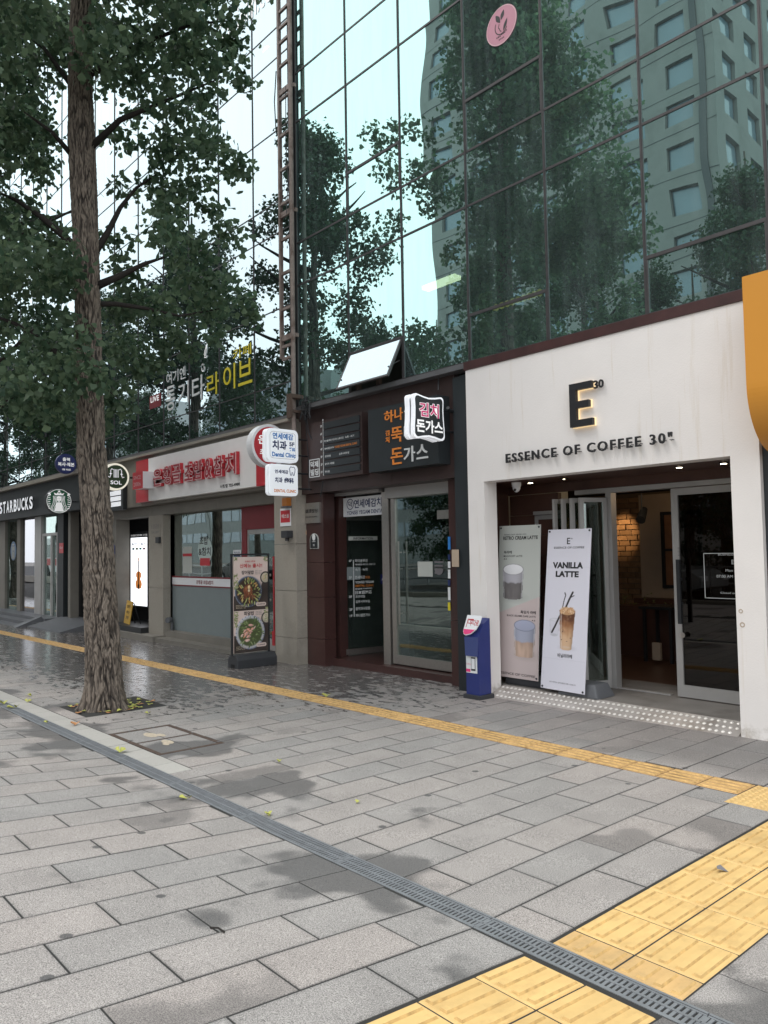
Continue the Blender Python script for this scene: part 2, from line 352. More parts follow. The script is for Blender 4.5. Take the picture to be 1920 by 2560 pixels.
def printmat():
    m = bpy.data.materials.new('colour_print'); m.use_nodes = True; t = m.node_tree; p = t.nodes['Principled BSDF']; at = t.nodes.new('ShaderNodeAttribute'); at.attribute_name = 'ink'
    t.links.new(at.outputs['Color'], p.inputs['Base Color']); p.inputs['Roughness'].default_value = .45; return m
PRINT = printmat()
def print_sheet(name, o, u, v, W, H, img, lift, par):
    """a printed picture: img[row, col] colours (row 0 at the bottom) carried by a fine flat grid"""
    ny, nx = img.shape[:2]; o = np.array(o); u = np.array(Vector(u).normalized()); v = np.array(Vector(v).normalized()); n = np.cross(u, v)
    U, V_ = np.meshgrid(np.linspace(0, W, nx), np.linspace(0, H, ny)); P = o + n * lift + U[..., None] * u + V_[..., None] * v
    P = P.reshape(-1, 3) - np.array(wl(par)); i, j = np.meshgrid(np.arange(ny - 1), np.arange(nx - 1), indexing='ij')
    F = np.stack([i * nx + j, i * nx + j + 1, (i + 1) * nx + j + 1, (i + 1) * nx + j], -1).reshape(-1, 4)
    me = bpy.data.meshes.new(name); me.from_pydata(P.tolist(), [], F.tolist()); at = me.attributes.new('ink', 'FLOAT_COLOR', 'POINT')
    at.data.foreach_set('color', np.concatenate([np.clip(img, 0, 1), np.ones((ny, nx, 1))], -1).astype(np.float32).ravel()); me.materials.append(PRINT); me.update()
    return link(name, me, par)
class Paint:
    def __init__(s, nx, ny, asp, bg):
        s.X, s.Y = np.meshgrid(np.linspace(0, 1, nx), np.linspace(0, asp, ny)); s.im = np.ones((ny, nx, 3)) * np.array(bg); s.asp = asp
    def mix(s, m, c): s.im = s.im * (1 - m[..., None]) + np.array(c) * m[..., None] if np.ndim(c) == 1 else s.im * (1 - m[..., None]) + c * m[..., None]
    def ell(s, cx, cy, rx, ry, c, soft=.03, rot=0, shade=0, al=1.0):
        x, y = s.X - cx, s.Y - cy; ca, sa = math.cos(rot), math.sin(rot); a, b_ = (x * ca + y * sa) / rx, (-x * sa + y * ca) / ry; r = np.sqrt(a * a + b_ * b_)
        m = np.clip((1 - r) / soft, 0, 1) * al; col = np.ones(s.im.shape) * np.array(c)
        if shade: col = col * (1 + shade * (b_ - a * .6))[..., None]
        s.mix(m, col)
    def quad(s, m, c): s.mix(m.astype(float), c)
K = dict(
    stucco=stuccomat(),
    grout=mat('grout', (.03, .029, .027), .9, var=.2, vs=20),
    asphalt=mat('asphalt', (.05, .05, .052), .8, var=.15, vs=3, bump=.4, bs=90),
    concrete=mat('concrete', (.2, .185, .17), .62, var=.15, vs=3, bump=.15, bs=50, dirt=(.1, .09, .08), ds=1.2),
    yellow=mat('yellow_tile', (.70, .47, .19), .62, var=.1, vs=7, bump=.25, bs=140, bd=.004, dirt=(.45, .28, .11), ds=5, dt=(.52, .85), sat_obj=.07),
    yellow2=mat('worn_yellow_tile', (.54, .33, .14), .65, var=.12, vs=7, bump=.25, bs=140, bd=.004, dirt=(.2, .12, .05), ds=6, dt=(.48, .75), sat_obj=.1),
    tile_grime=mat('tile_grime', (.55, .36, .14), .8, var=.3, vs=30), yellow3=mat('faded_yellow_tile', (.62, .40, .17), .65, var=.1, vs=8, bump=.25, bs=140, bd=.004, dirt=(.42, .28, .13), ds=7, dt=(.5, .8)),
    iron=mat('drain_iron', (.24, .25, .265), .5, metal=.35, var=.15, vs=14, bump=.15, bs=80),
    black=mat('black_void', (.006, .006, .007), .8),
    rust=mat('rusty_steel', (.085, .055, .042), .75, var=.3, vs=20, bump=.3, bs=60),
    ladder=mat('rusty_pink_steel', (.23, .185, .165), .65, var=.25, vs=9, dirt=(.09, .05, .035), ds=5, bump=.2, bs=60),
    soil=mat('soil', (.06, .048, .035), .95, var=.4, vs=30, bump=1, bs=60, bd=.03),
    beige=mat('beige_granite', (.30, .275, .235), .6, var=.08, vs=40, bump=.1, bs=150, bd=.003, dirt=(.17, .15, .125), ds=1.2, dt=(.5, .85)),
    beige2=mat('grey_beige_panel', (.20, .185, .16), .55, var=.06, vs=5, dirt=(.12, .11, .095), ds=1.5, dt=(.5, .9)),
    granite=mat('dark_red_granite', (.062, .03, .027), .28, var=.25, vs=60, dirt=(.045, .025, .024), ds=2),
    granite2=mat('brown_fascia', (.045, .027, .025), .45, var=.18, vs=4, bump=.05),
    blackm=mat('black_metal', (.018, .02, .023), .45, var=.1),
    charcoal=mat('charcoal_panel', (.02, .025, .028), .5, var=.1, vs=3),
    steel=mat('brushed_steel', (.5, .47, .44), .32, metal=.9, var=.08, vs=30),
    alu=mat('aluminium_frame', (.42, .41, .40), .42, metal=.35, var=.04),
    mull=mat('mullion_metal', (.075, .07, .072), .45, metal=.4, var=.15, vs=9),
    trimred=mat('dark_red_trim', (.05, .018, .017), .5, var=.3, vs=6),
    greytrim=mat('grey_flashing', (.14, .14, .145), .5, metal=.3, var=.15),
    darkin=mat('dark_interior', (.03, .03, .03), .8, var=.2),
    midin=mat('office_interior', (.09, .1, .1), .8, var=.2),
    white=mat('white_plastic', (.75, .76, .78), .35, spec=.5),
    whitelit=mat('lit_white_acrylic', (.8, .82, .85), .35, emit=(.93, .95, 1), es=.25),
    signwhite=mat('backlit_sign_face', (.78, .8, .83), .35, emit=(.9, .95, 1), es=.2), paver=mat('pale_paver', (.42, .40, .37), .7, var=.12, vs=120, bump=.3, bs=200, bd=.002, sat_obj=.06),
    whitebright=mat('lit_screen_white', (.8, .8, .8), .4, emit=(.92, .95, 1), es=1.0),
    red=mat('sign_red', (.5, .028, .04), .4, var=.05),
    darkred=mat('dark_red_frame', (.2, .02, .026), .45, var=.06),
    pinkwhite=mat('pink_white_edge', (.62, .42, .44), .5),
    orange=mat('orange_panel', (.62, .27, .035), .42, var=.04, vs=2),
    orangeink=mat('orange_letter', (.75, .24, .04), .5),
    yellowink=mat('yellow_letter', (.65, .55, .03), .5),
    gold=mat('gold_board', (.55, .33, .05), .5, var=.1),
    ink=mat('black_ink', (.018, .018, .02), .5),
    greyink=mat('grey_ink', (.16, .15, .16), .5),
    whiteink=mat('white_vinyl', (.7, .72, .72), .5),
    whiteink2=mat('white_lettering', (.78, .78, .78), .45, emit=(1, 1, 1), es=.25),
    blueink=mat('blue_ink', (.03, .2, .55), .4), navy=mat('navy_plastic', (.022, .03, .14), .38),
    navyink=mat('navy_ink', (.015, .03, .11), .45),
    cobalt=mat('cobalt_box', (.024, .036, .165), .38, var=.06),
    magenta=mat('magenta_print', (.72, .05, .2), .45),
    green=mat('coffee_green', (.01, .12, .055), .4), greenlit=mat('olive_green_face', (.035, .075, .035), .5),
    creamlit=mat('cream_lit_rim', (.7, .68, .58), .5, emit=(1, .95, .8), es=.35),
    warm=mat('warm_glow', (.9, .7, .4), .5, emit=(1, .75, .42), es=.42),
    lamp=mat('lamp_glow', (1, .9, .7), .5, emit=(1, .85, .6), es=6),
    tube=mat('office_tube', (1, 1, .8), .5, emit=(1, .95, .62), es=3.2),
    yband=mat('yellow_blind', (.4, .32, .06), .8),
    frost=mat('frosted_film', (.20, .235, .24), .5, var=.03),
    bannerw=mat('banner_white', (.66, .65, .72), .55, var=.02, vs=2), bannerg=mat('banner_grey', (.47, .49, .46), .55, var=.02), bannerp=mat('banner_pink', (.52, .44, .43), .55, var=.02),
    plastic=mat('dark_grey_plastic', (.035, .037, .042), .5, var=.1, bump=.1), greyplastic=mat('grey_plastic', (.11, .115, .125), .5, var=.08),
    stud=mat('chequer_plate', (.50, .46, .43), .42, metal=.35, var=.1, vs=8, dirt=(.3, .26, .22), ds=3),
    studhi=mat('chequer_stud', (.72, .69, .65), .35, metal=.3),
    wood=mat('brown_wood', (.075, .034, .024), .5, var=.2, vs=5), woodl=mat('light_wood', (.22, .11, .06), .5, var=.2, vs=6),
    plaster=mat('warm_plaster', (.42, .33, .25), .85, var=.05), brick=mat('room_brick', (.26, .16, .09), .85, var=.25, vs=14, sat_obj=.25),
    mortar=mat('mortar', (.16, .12, .085), .9),
    skin=mat('print_skin', (.8, .8, .78), .5),
    glassred=mat('tail_light', (.5, .01, .01), .3, emit=(1, .03, .02), es=.8),
    silver=mat('car_silver', (.42, .43, .44), .3, metal=.5, coat=.8), carblack=mat('car_black', (.02, .02, .024), .25, coat=1), tyre=mat('tyre', (.02, .02, .02), .8),
    carglass=mat('car_glass', (.02, .025, .025), .05, spec=.8),
    tower=mat('tower_panel', (.24, .235, .225), .75, var=.06, vs=.4, dirt=(.18, .175, .165), ds=.3), towerg=mat('tower_glass', (.16, .22, .27), .08, spec=1.0, var=.15, vs=.2),
    towerf=mat('tower_frame', (.07, .07, .075), .5),
    lowgrey=mat('grey_block', (.2, .22, .22), .7, var=.08, vs=.2), lowlight=mat('pale_block', (.45, .47, .47), .7, var=.08, vs=.2),
    bark=barkmat(),
    leaf=leafmat('ginkgo_leaf', (.045, .085, .055), (.14, .20, .115), .58), leaf2=leafmat('far_leaf', (.02, .048, .028), (.065, .12, .055)),
    leafy=mat('yellow_leaf', (.42, .42, .10), .6, var=.2, vs=60), leafo=mat('dry_leaf', (.5, .24, .1), .7, var=.2, vs=60),
    pink=mat('pink_decal', (.48, .22, .28), .55), violin=mat('violin_print', (.55, .2, .05), .4, emit=(.7, .25, .07), es=.35), violind=mat('violin_dark_print', (.06, .025, .02), .4),
    coffee1=mat('coffee_print_dark', (.16, .065, .03), .5), coffee2=mat('coffee_print_mid', (.4, .19, .085), .5), coffee3=mat('coffee_print_light', (.62, .40, .23), .5), foam=mat('foam_print', (.66, .36, .17), .5),
    cup=mat('cup_print', (.6, .6, .64), .5), cupd=mat('cup_print_grey', (.23, .215, .215), .5), cupb=mat('cup_print_blue', (.38, .4, .5), .5), cupt=mat('cup_print_tan', (.48, .36, .29), .5),
    food1=mat('print_brown', (.13, .06, .035), .5), food2=mat('print_amber', (.65, .36, .12), .5), food3=mat('print_green', (.2, .26, .07), .5), food4=mat('print_salmon', (.7, .3, .2), .5), food5=mat('print_cream', (.68, .58, .42), .5), plate=mat('print_blue_bowl', (.09, .12, .2), .4), foodbg=mat('print_dark', (.05, .04, .038), .5), posterpk=mat('poster_blush', (.66, .53, .48), .5),
    teal=mat('print_teal', (.1, .5, .5), .5),
)
GL = glassmat('curtain_wall_glass', (.66, 1.0, .95), (.20, .30, .28), .47, .5, wave=.009, wscale=.55, dust_veil=.15)
GL2 = glassmat('grey_curtain_glass', (.82, .97, 1.0), (.2, .25, .25), .40, .42, wave=.008, wscale=.5, dust_veil=.06)
GSHOP = glassmat('shop_glass', (.9, 1, .97), (.55, .6, .58), .1, .8, wave=.004, wscale=.8)
GDARK = glassmat('dark_shop_glass', (.85, 1, .96), (.62, .66, .65), .085, .55, wave=.004, wscale=.8)
# ================================================================ GROUND
def struct(name, mb, m, parent=None): return tag(mb.build(name, m, parent), kind='structure')
mb = MB()   # bedding under the slabs, following the falls of the pavement
for x0, x1 in ((-70, -30), (-30, -15), (-15, -8), (-8, -3), (-3, 3), (3, 40)):
    for y0, y1 in ((-3.2, .3), (.3, YD), (YD, 9)):
        q = [(x0, y0), (x1, y0), (x1, y1), (x0, y1)]
        mb.add([(x, y, gz(x, y) - .0022) for x, y in q], [(0, 1, 2, 3)])
struct('ground', mb, K['grout'])
mb = MB(); mb.add([(-140, -30, .0), (60, -30, .0), (60, -3.4, .0), (-140, -3.4, .0)], [(0, 1, 2, 3)]); struct('road', mb, K['asphalt'])
mb = MB(); mb.box(-140, 60, -3.4, -3.2, -.25, .2); struct('kerb', mb, K['beige'])
mb = MB(); mb.box(-140, 60, -47, -30, -.2, .13); struct('far_pavement', mb, K['concrete'])
mb = MB(); mb.add([(-400, -400, -1.2), (400, -400, -1.2), (400, 400, -1.2), (-400, 400, -1.2)], [(0, 1, 2, 3)]); struct('terrain', mb, K['concrete'])

_slab = {}
def sub(rects, hole):
    out = []
    for x0, x1, y0, y1 in rects:
        hx0, hx1, hy0, hy1 = hole
        if hx1 <= x0 or hx0 >= x1 or hy1 <= y0 or hy0 >= y1: out.append((x0, x1, y0, y1)); continue
        if hx0 > x0 + .02: out.append((x0, hx0, y0, y1))
        if hx1 < x1 - .02: out.append((hx1, x1, y0, y1))
        a, b = max(x0, hx0), min(x1, hx1)
        if hy0 > y0 + .02: out.append((a, b, y0, hy0))
        if hy1 < y1 - .02: out.append((a, b, hy1, y1))
    return [r for r in out if r[1] - r[0] > .04 and r[3] - r[2] > .04]
def slab_mesh(w_, l_, zone, name, m, gap=.008, bev=.002, bars=0, dots=0):
    k = (round(w_, 2), round(l_, 2), zone, name, bars, dots, m.name)
    if k in _slab: return _slab[k]
    sy = {'n': -SN, 'f': SY, 'b': SY}[zone]
    a, b = w_ / 2 - gap / 2, l_ / 2 - gap / 2
    z = lambda x, y, h: (x, y, h + SX * x + sy * y)
    v = []; f = []
    for h, i in ((-.05, 0), (-bev, 0), (0, bev)):
        v += [z(sx * (a - i), s * (b - i), h) for sx, s in ((-1, -1), (1, -1), (1, 1), (-1, 1))]
    f = [(8, 9, 10, 11)] + [(j + i, j + (i + 1) % 4, j + 4 + (i + 1) % 4, j + 4 + i) for j in (0, 4) for i in range(4)]
    def bar(x0, x1, y0, y1, h=.0085, t=.0055):
        n = len(v)
        v.extend([z(x, y, .0003) for x, y in ((x0, y0), (x1, y0), (x1, y1), (x0, y1))])
        v.extend([z(x, y, h) for x, y in ((x0 + t, y0 + t), (x1 - t, y0 + t), (x1 - t, y1 - t), (x0 + t, y1 - t))])
        f.append((n + 4, n + 5, n + 6, n + 7)); f.extend((n + i, n + (i + 1) % 4, n + 4 + (i + 1) % 4, n + 4 + i) for i in range(4))
    if bars == 1:                               # raised guiding bars along y
        for i in range(4):
            c = -a + (i + .5) * 2 * a / 4; bar(c - .019, c + .019, -b + .016, b - .016)
    if bars == 2:
        for i in range(4):
            c = -b + (i + .5) * 2 * b / 4; bar(-a + .012, a - .012, c - .018, c + .018)
    if dots:
        nx, ny = max(2, round(w_ / .05)), max(2, round(l_ / .05))
        for i in range(nx):
            for j in range(ny):
                cx, cy = -a + (i + .5) * 2 * a / nx, -b + (j + .5) * 2 * b / ny; bar(cx - .014, cx + .014, cy - .014, cy + .014, .008, .007)
    me = bpy.data.meshes.new(name); me.from_pydata(v, [], f); me.materials.append(m)
    if bars:
        me.materials.append(K['tile_grime']); me.polygons.foreach_set('material_index', [1 if i >= 9 and (i - 9) % 5 else 0 for i in range(len(f))])
    me.update()
    _slab[k] = me; return me
def lay(rect, zone, parent, name='paving_slab', m=PAVE, dz=0, **kw):
    x0, x1, y0, y1 = rect; cx, cy = (x0 + x1) / 2, (y0 + y1) / 2
    o = link(name, slab_mesh(x1 - x0, y1 - y0, zone, name, m, **kw), parent)
    o.location = (cx, cy, gz(cx, cy) + dz + random.uniform(-.0012, .0012))
    o.rotation_euler = (random.uniform(-.0018, .0018), random.uniform(-.0018, .0018), random.uniform(-.0015, .0015))
    return o
def low(mb, rect, h=0.0, gap=.008):
    x0, x1, y0, y1 = rect; g = gap / 2
    q = [(x0 + g, y0 + g), (x1 - g, y0 + g), (x1 - g, y1 - g), (x0 + g, y1 - g)]
    mb.hexa([(x, y, gz(x, y) - .05) for x, y in q], [(x, y, gz(x, y) + h) for x, y in q])
TREEPIT = (-9.645, -7.82, 2.90, 4.32); HATCH = (-7.33, -6.22, 2.90, 3.53)
DR0, DR1 = 2.553, 2.690
def region(name, edges_x0, pitch, n, y0, y1, yoff, zone, holes, near_lim, label_far=True):
    par = bpy.data.objects.new(name, None); COL.objects.link(par); tag(par, kind='structure')
    far = MB(); cnt = 0
    for k in range(n):
        xb = edges_x0 - pitch * k; xa = xb - pitch
        off = yoff + (.305 if k % 2 else 0) + random.uniform(-.008, .008)
        j = math.floor((y0 - off) / .608)
        while off + j * .608 < y1:
            a, b = max(y0, off + j * .608), min(y1, off + (j + 1) * .608); j += 1
            if b - a < .05: continue
            for r in [(xa, xb, a, b)]:
                rs = [r]
                for h in holes: rs = sub(rs, h)
                for q in rs:
                    if q[0] > near_lim and cnt < 299: lay(q, zone, par); cnt += 1
                    else: low(far, q)
    if far.f:
        o = far.build('distant_slabs', PAVE, par); tag(o, kind='stuff')
    return par
# middle band between drain and guide strip; band by the shops; band on the street side of the drain
BORDER = (-40, -5.62, 2.69, 2.90)
STRIP = (-2.035, -1.452)
random.seed(3)
region('pavement', -2.045, .3035, 130, DR1, 5.285, 3.195 - .305, 'f', [TREEPIT, HATCH, BORDER], -14.3)
region('pavement', -.83, .3035, 140, 5.585, 8.2, 5.905, 'f', [], -14.3)
region('pavement', -2.048, .2925, 60, .42, DR0, 1.325 - .608, 'n', [], -13.2)
# the kerb side behind the viewer, paved the same way
region('pavement', -2.048, .2925, 60, -3.15, .415, 1.325 - .608 * 8, 'n', [], 99)
region('pavement', -1.452 + .2925 * 16, .2925, 16, -3.15, .415, 1.325 - .608 * 8, 'n', [], 99)
# right of the yellow strip
pr = bpy.data.objects.new('pavement', None); COL.objects.link(pr); tag(pr, kind='structure')
for k in range(5):
    xa = STRIP[1] + .3035 * k
    off = 2.98 + (.305 if k % 2 else 0)
    for j in range(-1, 5):
        a, b = max(DR1, off + j * .608), min(5.285, off + (j + 1) * .608)
        if b - a > .06: lay((xa, xa + .3035, a, b), 'f', pr)
    for j in range(-5, 2):
        a, b = max(.42, 2.6 + off - 2.98 + j * .608), min(DR0, 2.6 + off - 2.98 + (j + 1) * .608)
        if b - a > .06: lay((xa, xa + .3035, a, b), 'n', pr)
bo = bpy.data.objects.new('pavement_border', None); COL.objects.link(bo); tag(bo, kind='structure')
x = -5.62; k = 0
while x > -24:
    lay((x - .3035, x, 2.69, 2.9), 'f', bo, 'border_paver', K['paver']); x -= .3035; k += 1
# ---- yellow tactile paving
par = bpy.data.objects.new('tactile_strip', None); COL.objects.link(par); tag(par, kind='structure')
for s in (0, 1):
    xa = STRIP[0] + s * .2915
    for j in range(8):
        a = 2.868 + .3065 * j; b = a + .3065
        if b > 5.06: b = 5.06
        if b - a > .05: lay((xa, xa + .2915, a, b), 'f', par, 'tactile_tile', K['yellow'], dz=.003, bars=1, bev=.005)
    lay((xa, xa + .2915, 2.70, 2.868), 'f', par, 'tactile_tile', K['yellow3'], dz=.001, bars=1, bev=.004)
    for j in range(7):
        b = 2.52 - .3025 * j
        lay((xa, xa + .2915, b - .3025, b), 'n', par, 'tactile_tile', K['yellow'], dz=.003, bars=1, bev=.005)
m = MB()
for s in (0, 1):
    for j in range(12): low(m, (STRIP[0] + s * .2915, STRIP[0] + (s + 1) * .2915, .4 - .3025 * (j + 1), .4 - .3025 * j), .003)
tag(m.build('distant_tactile_tiles', K['yellow'], par), kind='stuff')
par = bpy.data.objects.new('tactile_guide_line', None); COL.objects.link(par); tag(par, kind='structure')
x = -2.39
far = MB()
for k in range(110):
    r = (x - .303, x, 5.287, 5.583)
    if x > -24: lay(r, 'f', par, 'guide_tile', K['yellow2'], dz=.002, bars=2)
    else: low(far, r, .003)
    x -= .303
tag(far.build('distant_guide_tiles', K['yellow2'], par), kind='stuff')
par = bpy.data.objects.new('tactile_warning_patch', None); COL.objects.link(par); tag(par, kind='structure')
for i in range(7):
    xa = -2.388 + .3 * i
    for (a, b) in ((5.287, 5.583), (5.065, 5.283)): lay((xa, xa + .3, a, b), 'f', par, 'warning_tile', K['yellow'], dz=.002, dots=1)
# ---- slot drain: grate segments over a dark channel
ch = MB(); 
for x0, x1 in ((-34, -20), (-20, -10), (-10, -4), (-4, 2)):
    ch.add([(x0, DR0 - .01, gz(x0, YD) - .0045), (x1, DR0 - .01, gz(x1, YD) - .0045), (x1, DR1 + .01, gz(x1, YD) - .0045), (x0, DR1 + .01, gz(x0, YD) - .0045)], [(0, 1, 2, 3)])
dr = thing('drain_channel', (-4, YD, gz(-4, YD)), 'long dark iron slot drain running between the paving slabs', 'drain')
ch.build('channel', K['black'], dr)
def grate_mesh():
    L_ = 1.0; m = MB(); z = lambda x: SX * x
    def b(x0, x1, y0, y1, h=0., t=.006): m.hexa([(x, y, z(x) + h - t) for x, y in ((x0, y0), (x1, y0), (x1, y1), (x0, y1))], [(x, y, z(x) + h) for x, y in ((x0, y0), (x1, y0), (x1, y1), (x0, y1))])
    for y0, y1, h in ((-.068, -.056, .004), (-.054, -.046, .001), (-.006, .006, .001), (.046, .054, .001), (.056, .068, .004)): b(.002, L_ - .002, y0, y1, h)
    n = 44; p = L_ / n
    for i in range(n + 1):
        xc = min(max(i * p, .006), L_ - .006); wd = .0062 if 0 < i < n else .006
        for y0, y1, sk in ((-.0455, -.0065, .0), (.0065, .0455, .0)):
            m.hexa([(xc - wd, y0, z(xc) - .006), (xc + wd, y0, z(xc) - .006), (xc + wd, y1, z(xc) - .006), (xc - wd, y1, z(xc) - .006)],
                   [(xc - wd, y0, z(xc)), (xc + wd, y0, z(xc)), (xc + wd, y1, z(xc)), (xc - wd, y1, z(xc))])
    return m
gm = None
x = -2.345 + 3.0
for k in range(34):
    xx = x - k
    if gm is None:
        o = grate_mesh().build('grate_segment', K['iron'], None); gm = o.data; o.parent = dr
    else: o = link('grate_segment', gm, dr)
    o.location = Vector((xx, YD + .002, gz(xx, YD) + .003)) - dr.location
# ---- tree pit plate
tp = thing('tree_pit_frame', (-8.73, 3.6, gz(-8.73, 3.6)), 'grey stone tree pit slabs with a square hole of leaf litter round the trunk', 'tree pit')
PIT = (-9.16, -8.30, 3.05, 3.98)
x0, x1, y0, y1 = TREEPIT
for r in ((x0, PIT[0], y0, y1), (PIT[1], x1, y0, y1), (PIT[0], PIT[1], y0, PIT[2]), (PIT[0], PIT[1], PIT[3], y1)):
    m = MB(); low(m, r, .001, .004); m.build('pit_slab', PAVE, tp)
m = MB()
for i in range(9):
    for j in range(7):
        cx, cy = x0 + .1 + i * .2, y0 + .1 + j * .2
        if PIT[0] - .06 < cx < PIT[1] + .06 and PIT[2] - .06 < cy < PIT[3] + .06: continue
        m.add([(cx + dx, cy + dy, gz(cx, cy) + .0028) for dx, dy in ((-.022, -.008), (.022, -.008), (.022, .008), (-.022, .008))], [(0, 1, 2, 3)])
tag(m.build('drain_holes', K['black'], tp), kind='stuff')
m = MB(); n = 12
vs = []; 
for i in range(n + 1):
    for j in range(n + 1):
        xx = PIT[0] + (PIT[1] - PIT[0]) * i / n; yy = PIT[2] + (PIT[3] - PIT[2]) * j / n
        vs.append((xx, yy, gz(xx, yy) - .004 + .008 * noise.noise((xx * 9, yy * 9, 0))))
m.add(vs, [(i * (n + 1) + j, (i + 1) * (n + 1) + j, (i + 1) * (n + 1) + j + 1, i * (n + 1) + j + 1) for i in range(n) for j in range(n)])
m.build('soil_bed', K['soil'], tp, smooth=True)
m = MB(); m2 = MB()
def fan(mb_, p, s, yaw, tilt, curl=.2, m=0):
    c, sn = math.cos(yaw), math.sin(yaw); pts = [(0, 0), (-.55, .7), (-.28, .98), (0, .9), (.28, .98), (.55, .7)]
    vs = []
    for a, b in pts:
        u, v_ = a * s, b * s; h = curl * s * (abs(a) * 1.3 + b * tilt)
        vs.append((p[0] + u * c - v_ * sn, p[1] + u * sn + v_ * c, p[2] + h))
    n0 = len(mb_.v); mb_.v += vs
    for i in range(1, 5): mb_.f.append((n0, n0 + i + 1, n0 + i)); mb_.m.append(m)
for i in range(80):
    a = random.random() * 6.28; rr = random.uniform(.22, .5)
    xx, yy = -8.73 + rr * math.cos(a), 3.5 + rr * math.sin(a)
    if PIT[0] + .03 < xx < PIT[1] - .03 and PIT[2] + .03 < yy < PIT[3] - .03:
        fan(m if random.random() < .6 else m2, (xx, yy, gz(xx, yy) + .003 + random.random() * .01), random.uniform(.04, .07), random.random() * 6.28, random.random())
tag(m.build('leaf_litter', K['leafy'], tp), kind='stuff'); tag(m2.build('leaf_litter', K['leafo'], tp), kind='stuff')
# ---- inset access cover
hc = thing('access_cover', (-6.78, 3.2, gz(-6.78, 3.2)), 'rusty framed access cover inset with two grey stone panels', 'access cover')
x0, x1, y0, y1 = HATCH; t = .045
def flat(mb_, r, h, m=0):
    q = [(r[0], r[2]), (r[1], r[2]), (r[1], r[3]), (r[0], r[3])]
    mb_.hexa([(x, y, gz(x, y) - .05) for x, y in q], [(x, y, gz(x, y) + h) for x, y in q], m)
m = MB()
for r in ((x0 + .004, x1 - .004, y0 + .004, y0 + t), (x0 + .004, x1 - .004, y1 - t, y1 - .004), (x0 + .004, x0 + t, y0 + t, y1 - t), (x1 - t, x1 - .004, y0 + t, y1 - t)): flat(m, r, .001)
xm = (x0 + x1) / 2
flat(m, (xm - .012, xm + .012, y0 + t, y1 - t), .0)
m.build('frame', K['rust'], hc)
for a, b in ((x0 + t, xm - .014), (xm + .014, x1 - t)):
    p0, p1 = y0 + t, y1 - t
    for r in ((a, b, p0, p0 + (p1 - p0) * .52), (a, b, p0 + (p1 - p0) * .52, p1)):
        m = MB(); flat(m, (r[0] + .003, r[1] - .003, r[2] + .003, r[3] - .003), -.001); m.build('stone_panel', PAVE, hc)
pm = mat('old_paint', (.5, .42, .32), .8, var=.2, vs=40)
for cx, cy, s in ((-7.0, 3.18, .11), (-6.93, 3.25, .07), (-6.62, 3.17, .09), (-6.55, 3.12, .05)):
    m = MB(); k = 11; m.add([(cx + s * (1 + .4 * noise.noise((i * 1.7, cx * 5, 0))) * math.cos(6.28 * i / k), cy + .5 * s * math.sin(6.28 * i / k), gz(cx, cy) + .0022) for i in range(k)], [tuple(range(k))]); m.build('paint_spot', pm, hc)
for cx, cy in ((-7.31, 3.1), (-7.31, 3.35), (-6.8, 3.51), (-6.3, 3.51), (-6.9, 2.92)):
    m = MB(); flat(m, (cx - .018, cx + .018, cy - .008, cy + .008), .003); m.build('lifting_eye', K['greytrim'], hc)
# ---- fallen leaves, each its own
def gpt(px, py):
    d = ray(px, py); k = -EYE / (d[2] - SX * d[0] - SY * d[1]); p = d * k
    if p[1] < YD:
        h0 = -EYE + SY * YD + SN * YD; k = h0 / (d[2] - SX * d[0] + SN * d[1]); p = d * k
    return p[0], p[1]
for (px, py, s, yaw, cm, lb) in (
    (814, 1744, .085, .6, 'leafy', 'crumpled yellow green leaf lying on the narrow yellow guide tiles'),
    (673, 2042, .05, 1.2, 'leafy', 'small yellow leaf on a damp slab just beyond the drain grate'),
    (469, 1999, .06, 2.5, 'leafy', 'yellow ginkgo leaf on the near edge of the drain, largest on that side'),
    (297, 1884, .085, .3, 'leafy', 'upright curled yellow leaf standing on the drain grate beside the access cover'),
    (117, 1808, .05, 2.0, 'leafy', 'yellow leaf lying on the drain grate in front of the tree pit'),
    (187, 1815, .075, 1.0, 'leafo', 'orange brown dry leaf on the pale border pavers below the tree'),
    (38, 1771, .09, 2.9, 'leafy', 'long yellow leaf on the drain edge near the left end of the grate'),
    (66, 1757, .07, .2, 'leafy', 'yellow leaf on the border pavers left of the tree pit'),
    (77, 1741, .07, 1.9, 'leafy', 'yellow green leaf pair on grey slabs left of the tree trunk'),
    (697, 1907, .04, .8, 'leafy', 'tiny yellow leaf on a dry slab between drain and guide line'),
    (10, 1762, .09, 1.4, 'leafy', 'yellow leaf heap at the far left end of the drain'),
    (890, 2010, .035, .1, 'leafy', 'tiny olive leaf scrap on a dry slab near the middle of the pavement'),
    (372, 1785, .05, 2.2, 'leafy', 'single green leaf on the stone plate just in front of the tree pit')):
    x, y = gpt(px, py); m = MB(); z = gz(x, y) + .006
    fan(m, (x, y, z), s, yaw, .5, .35); fan(m, (x + .012, y + .006, z + .004), s * .7, yaw + 1.7, 1.0, .5)
    o = m.build('fallen_leaf', K[cm]); tag(o, lb, 'leaf', 'fallen ginkgo leaves')
m = MB(); x, y = gpt(546, 2330)
m.tube([(x - .05, y - .01, gz(x, y) + .004), (x - .01, y + .004, gz(x, y) + .012), (x + .03, y + .012, gz(x, y) + .006)], .004, 6)
tag(m.build('twig', K['bark']), 'dark curled twig lying across a joint between slabs', 'twig')
x, y = gpt(1822, 2186); m = MB(); fan(m, (x, y, gz(x, y) + .012), .06, 1.9, .4, .3)
tag(m.build('fallen_leaf', K['greyink']), 'dark brown leaf lying on the wide yellow tactile strip', 'leaf', 'fallen ginkgo leaves')
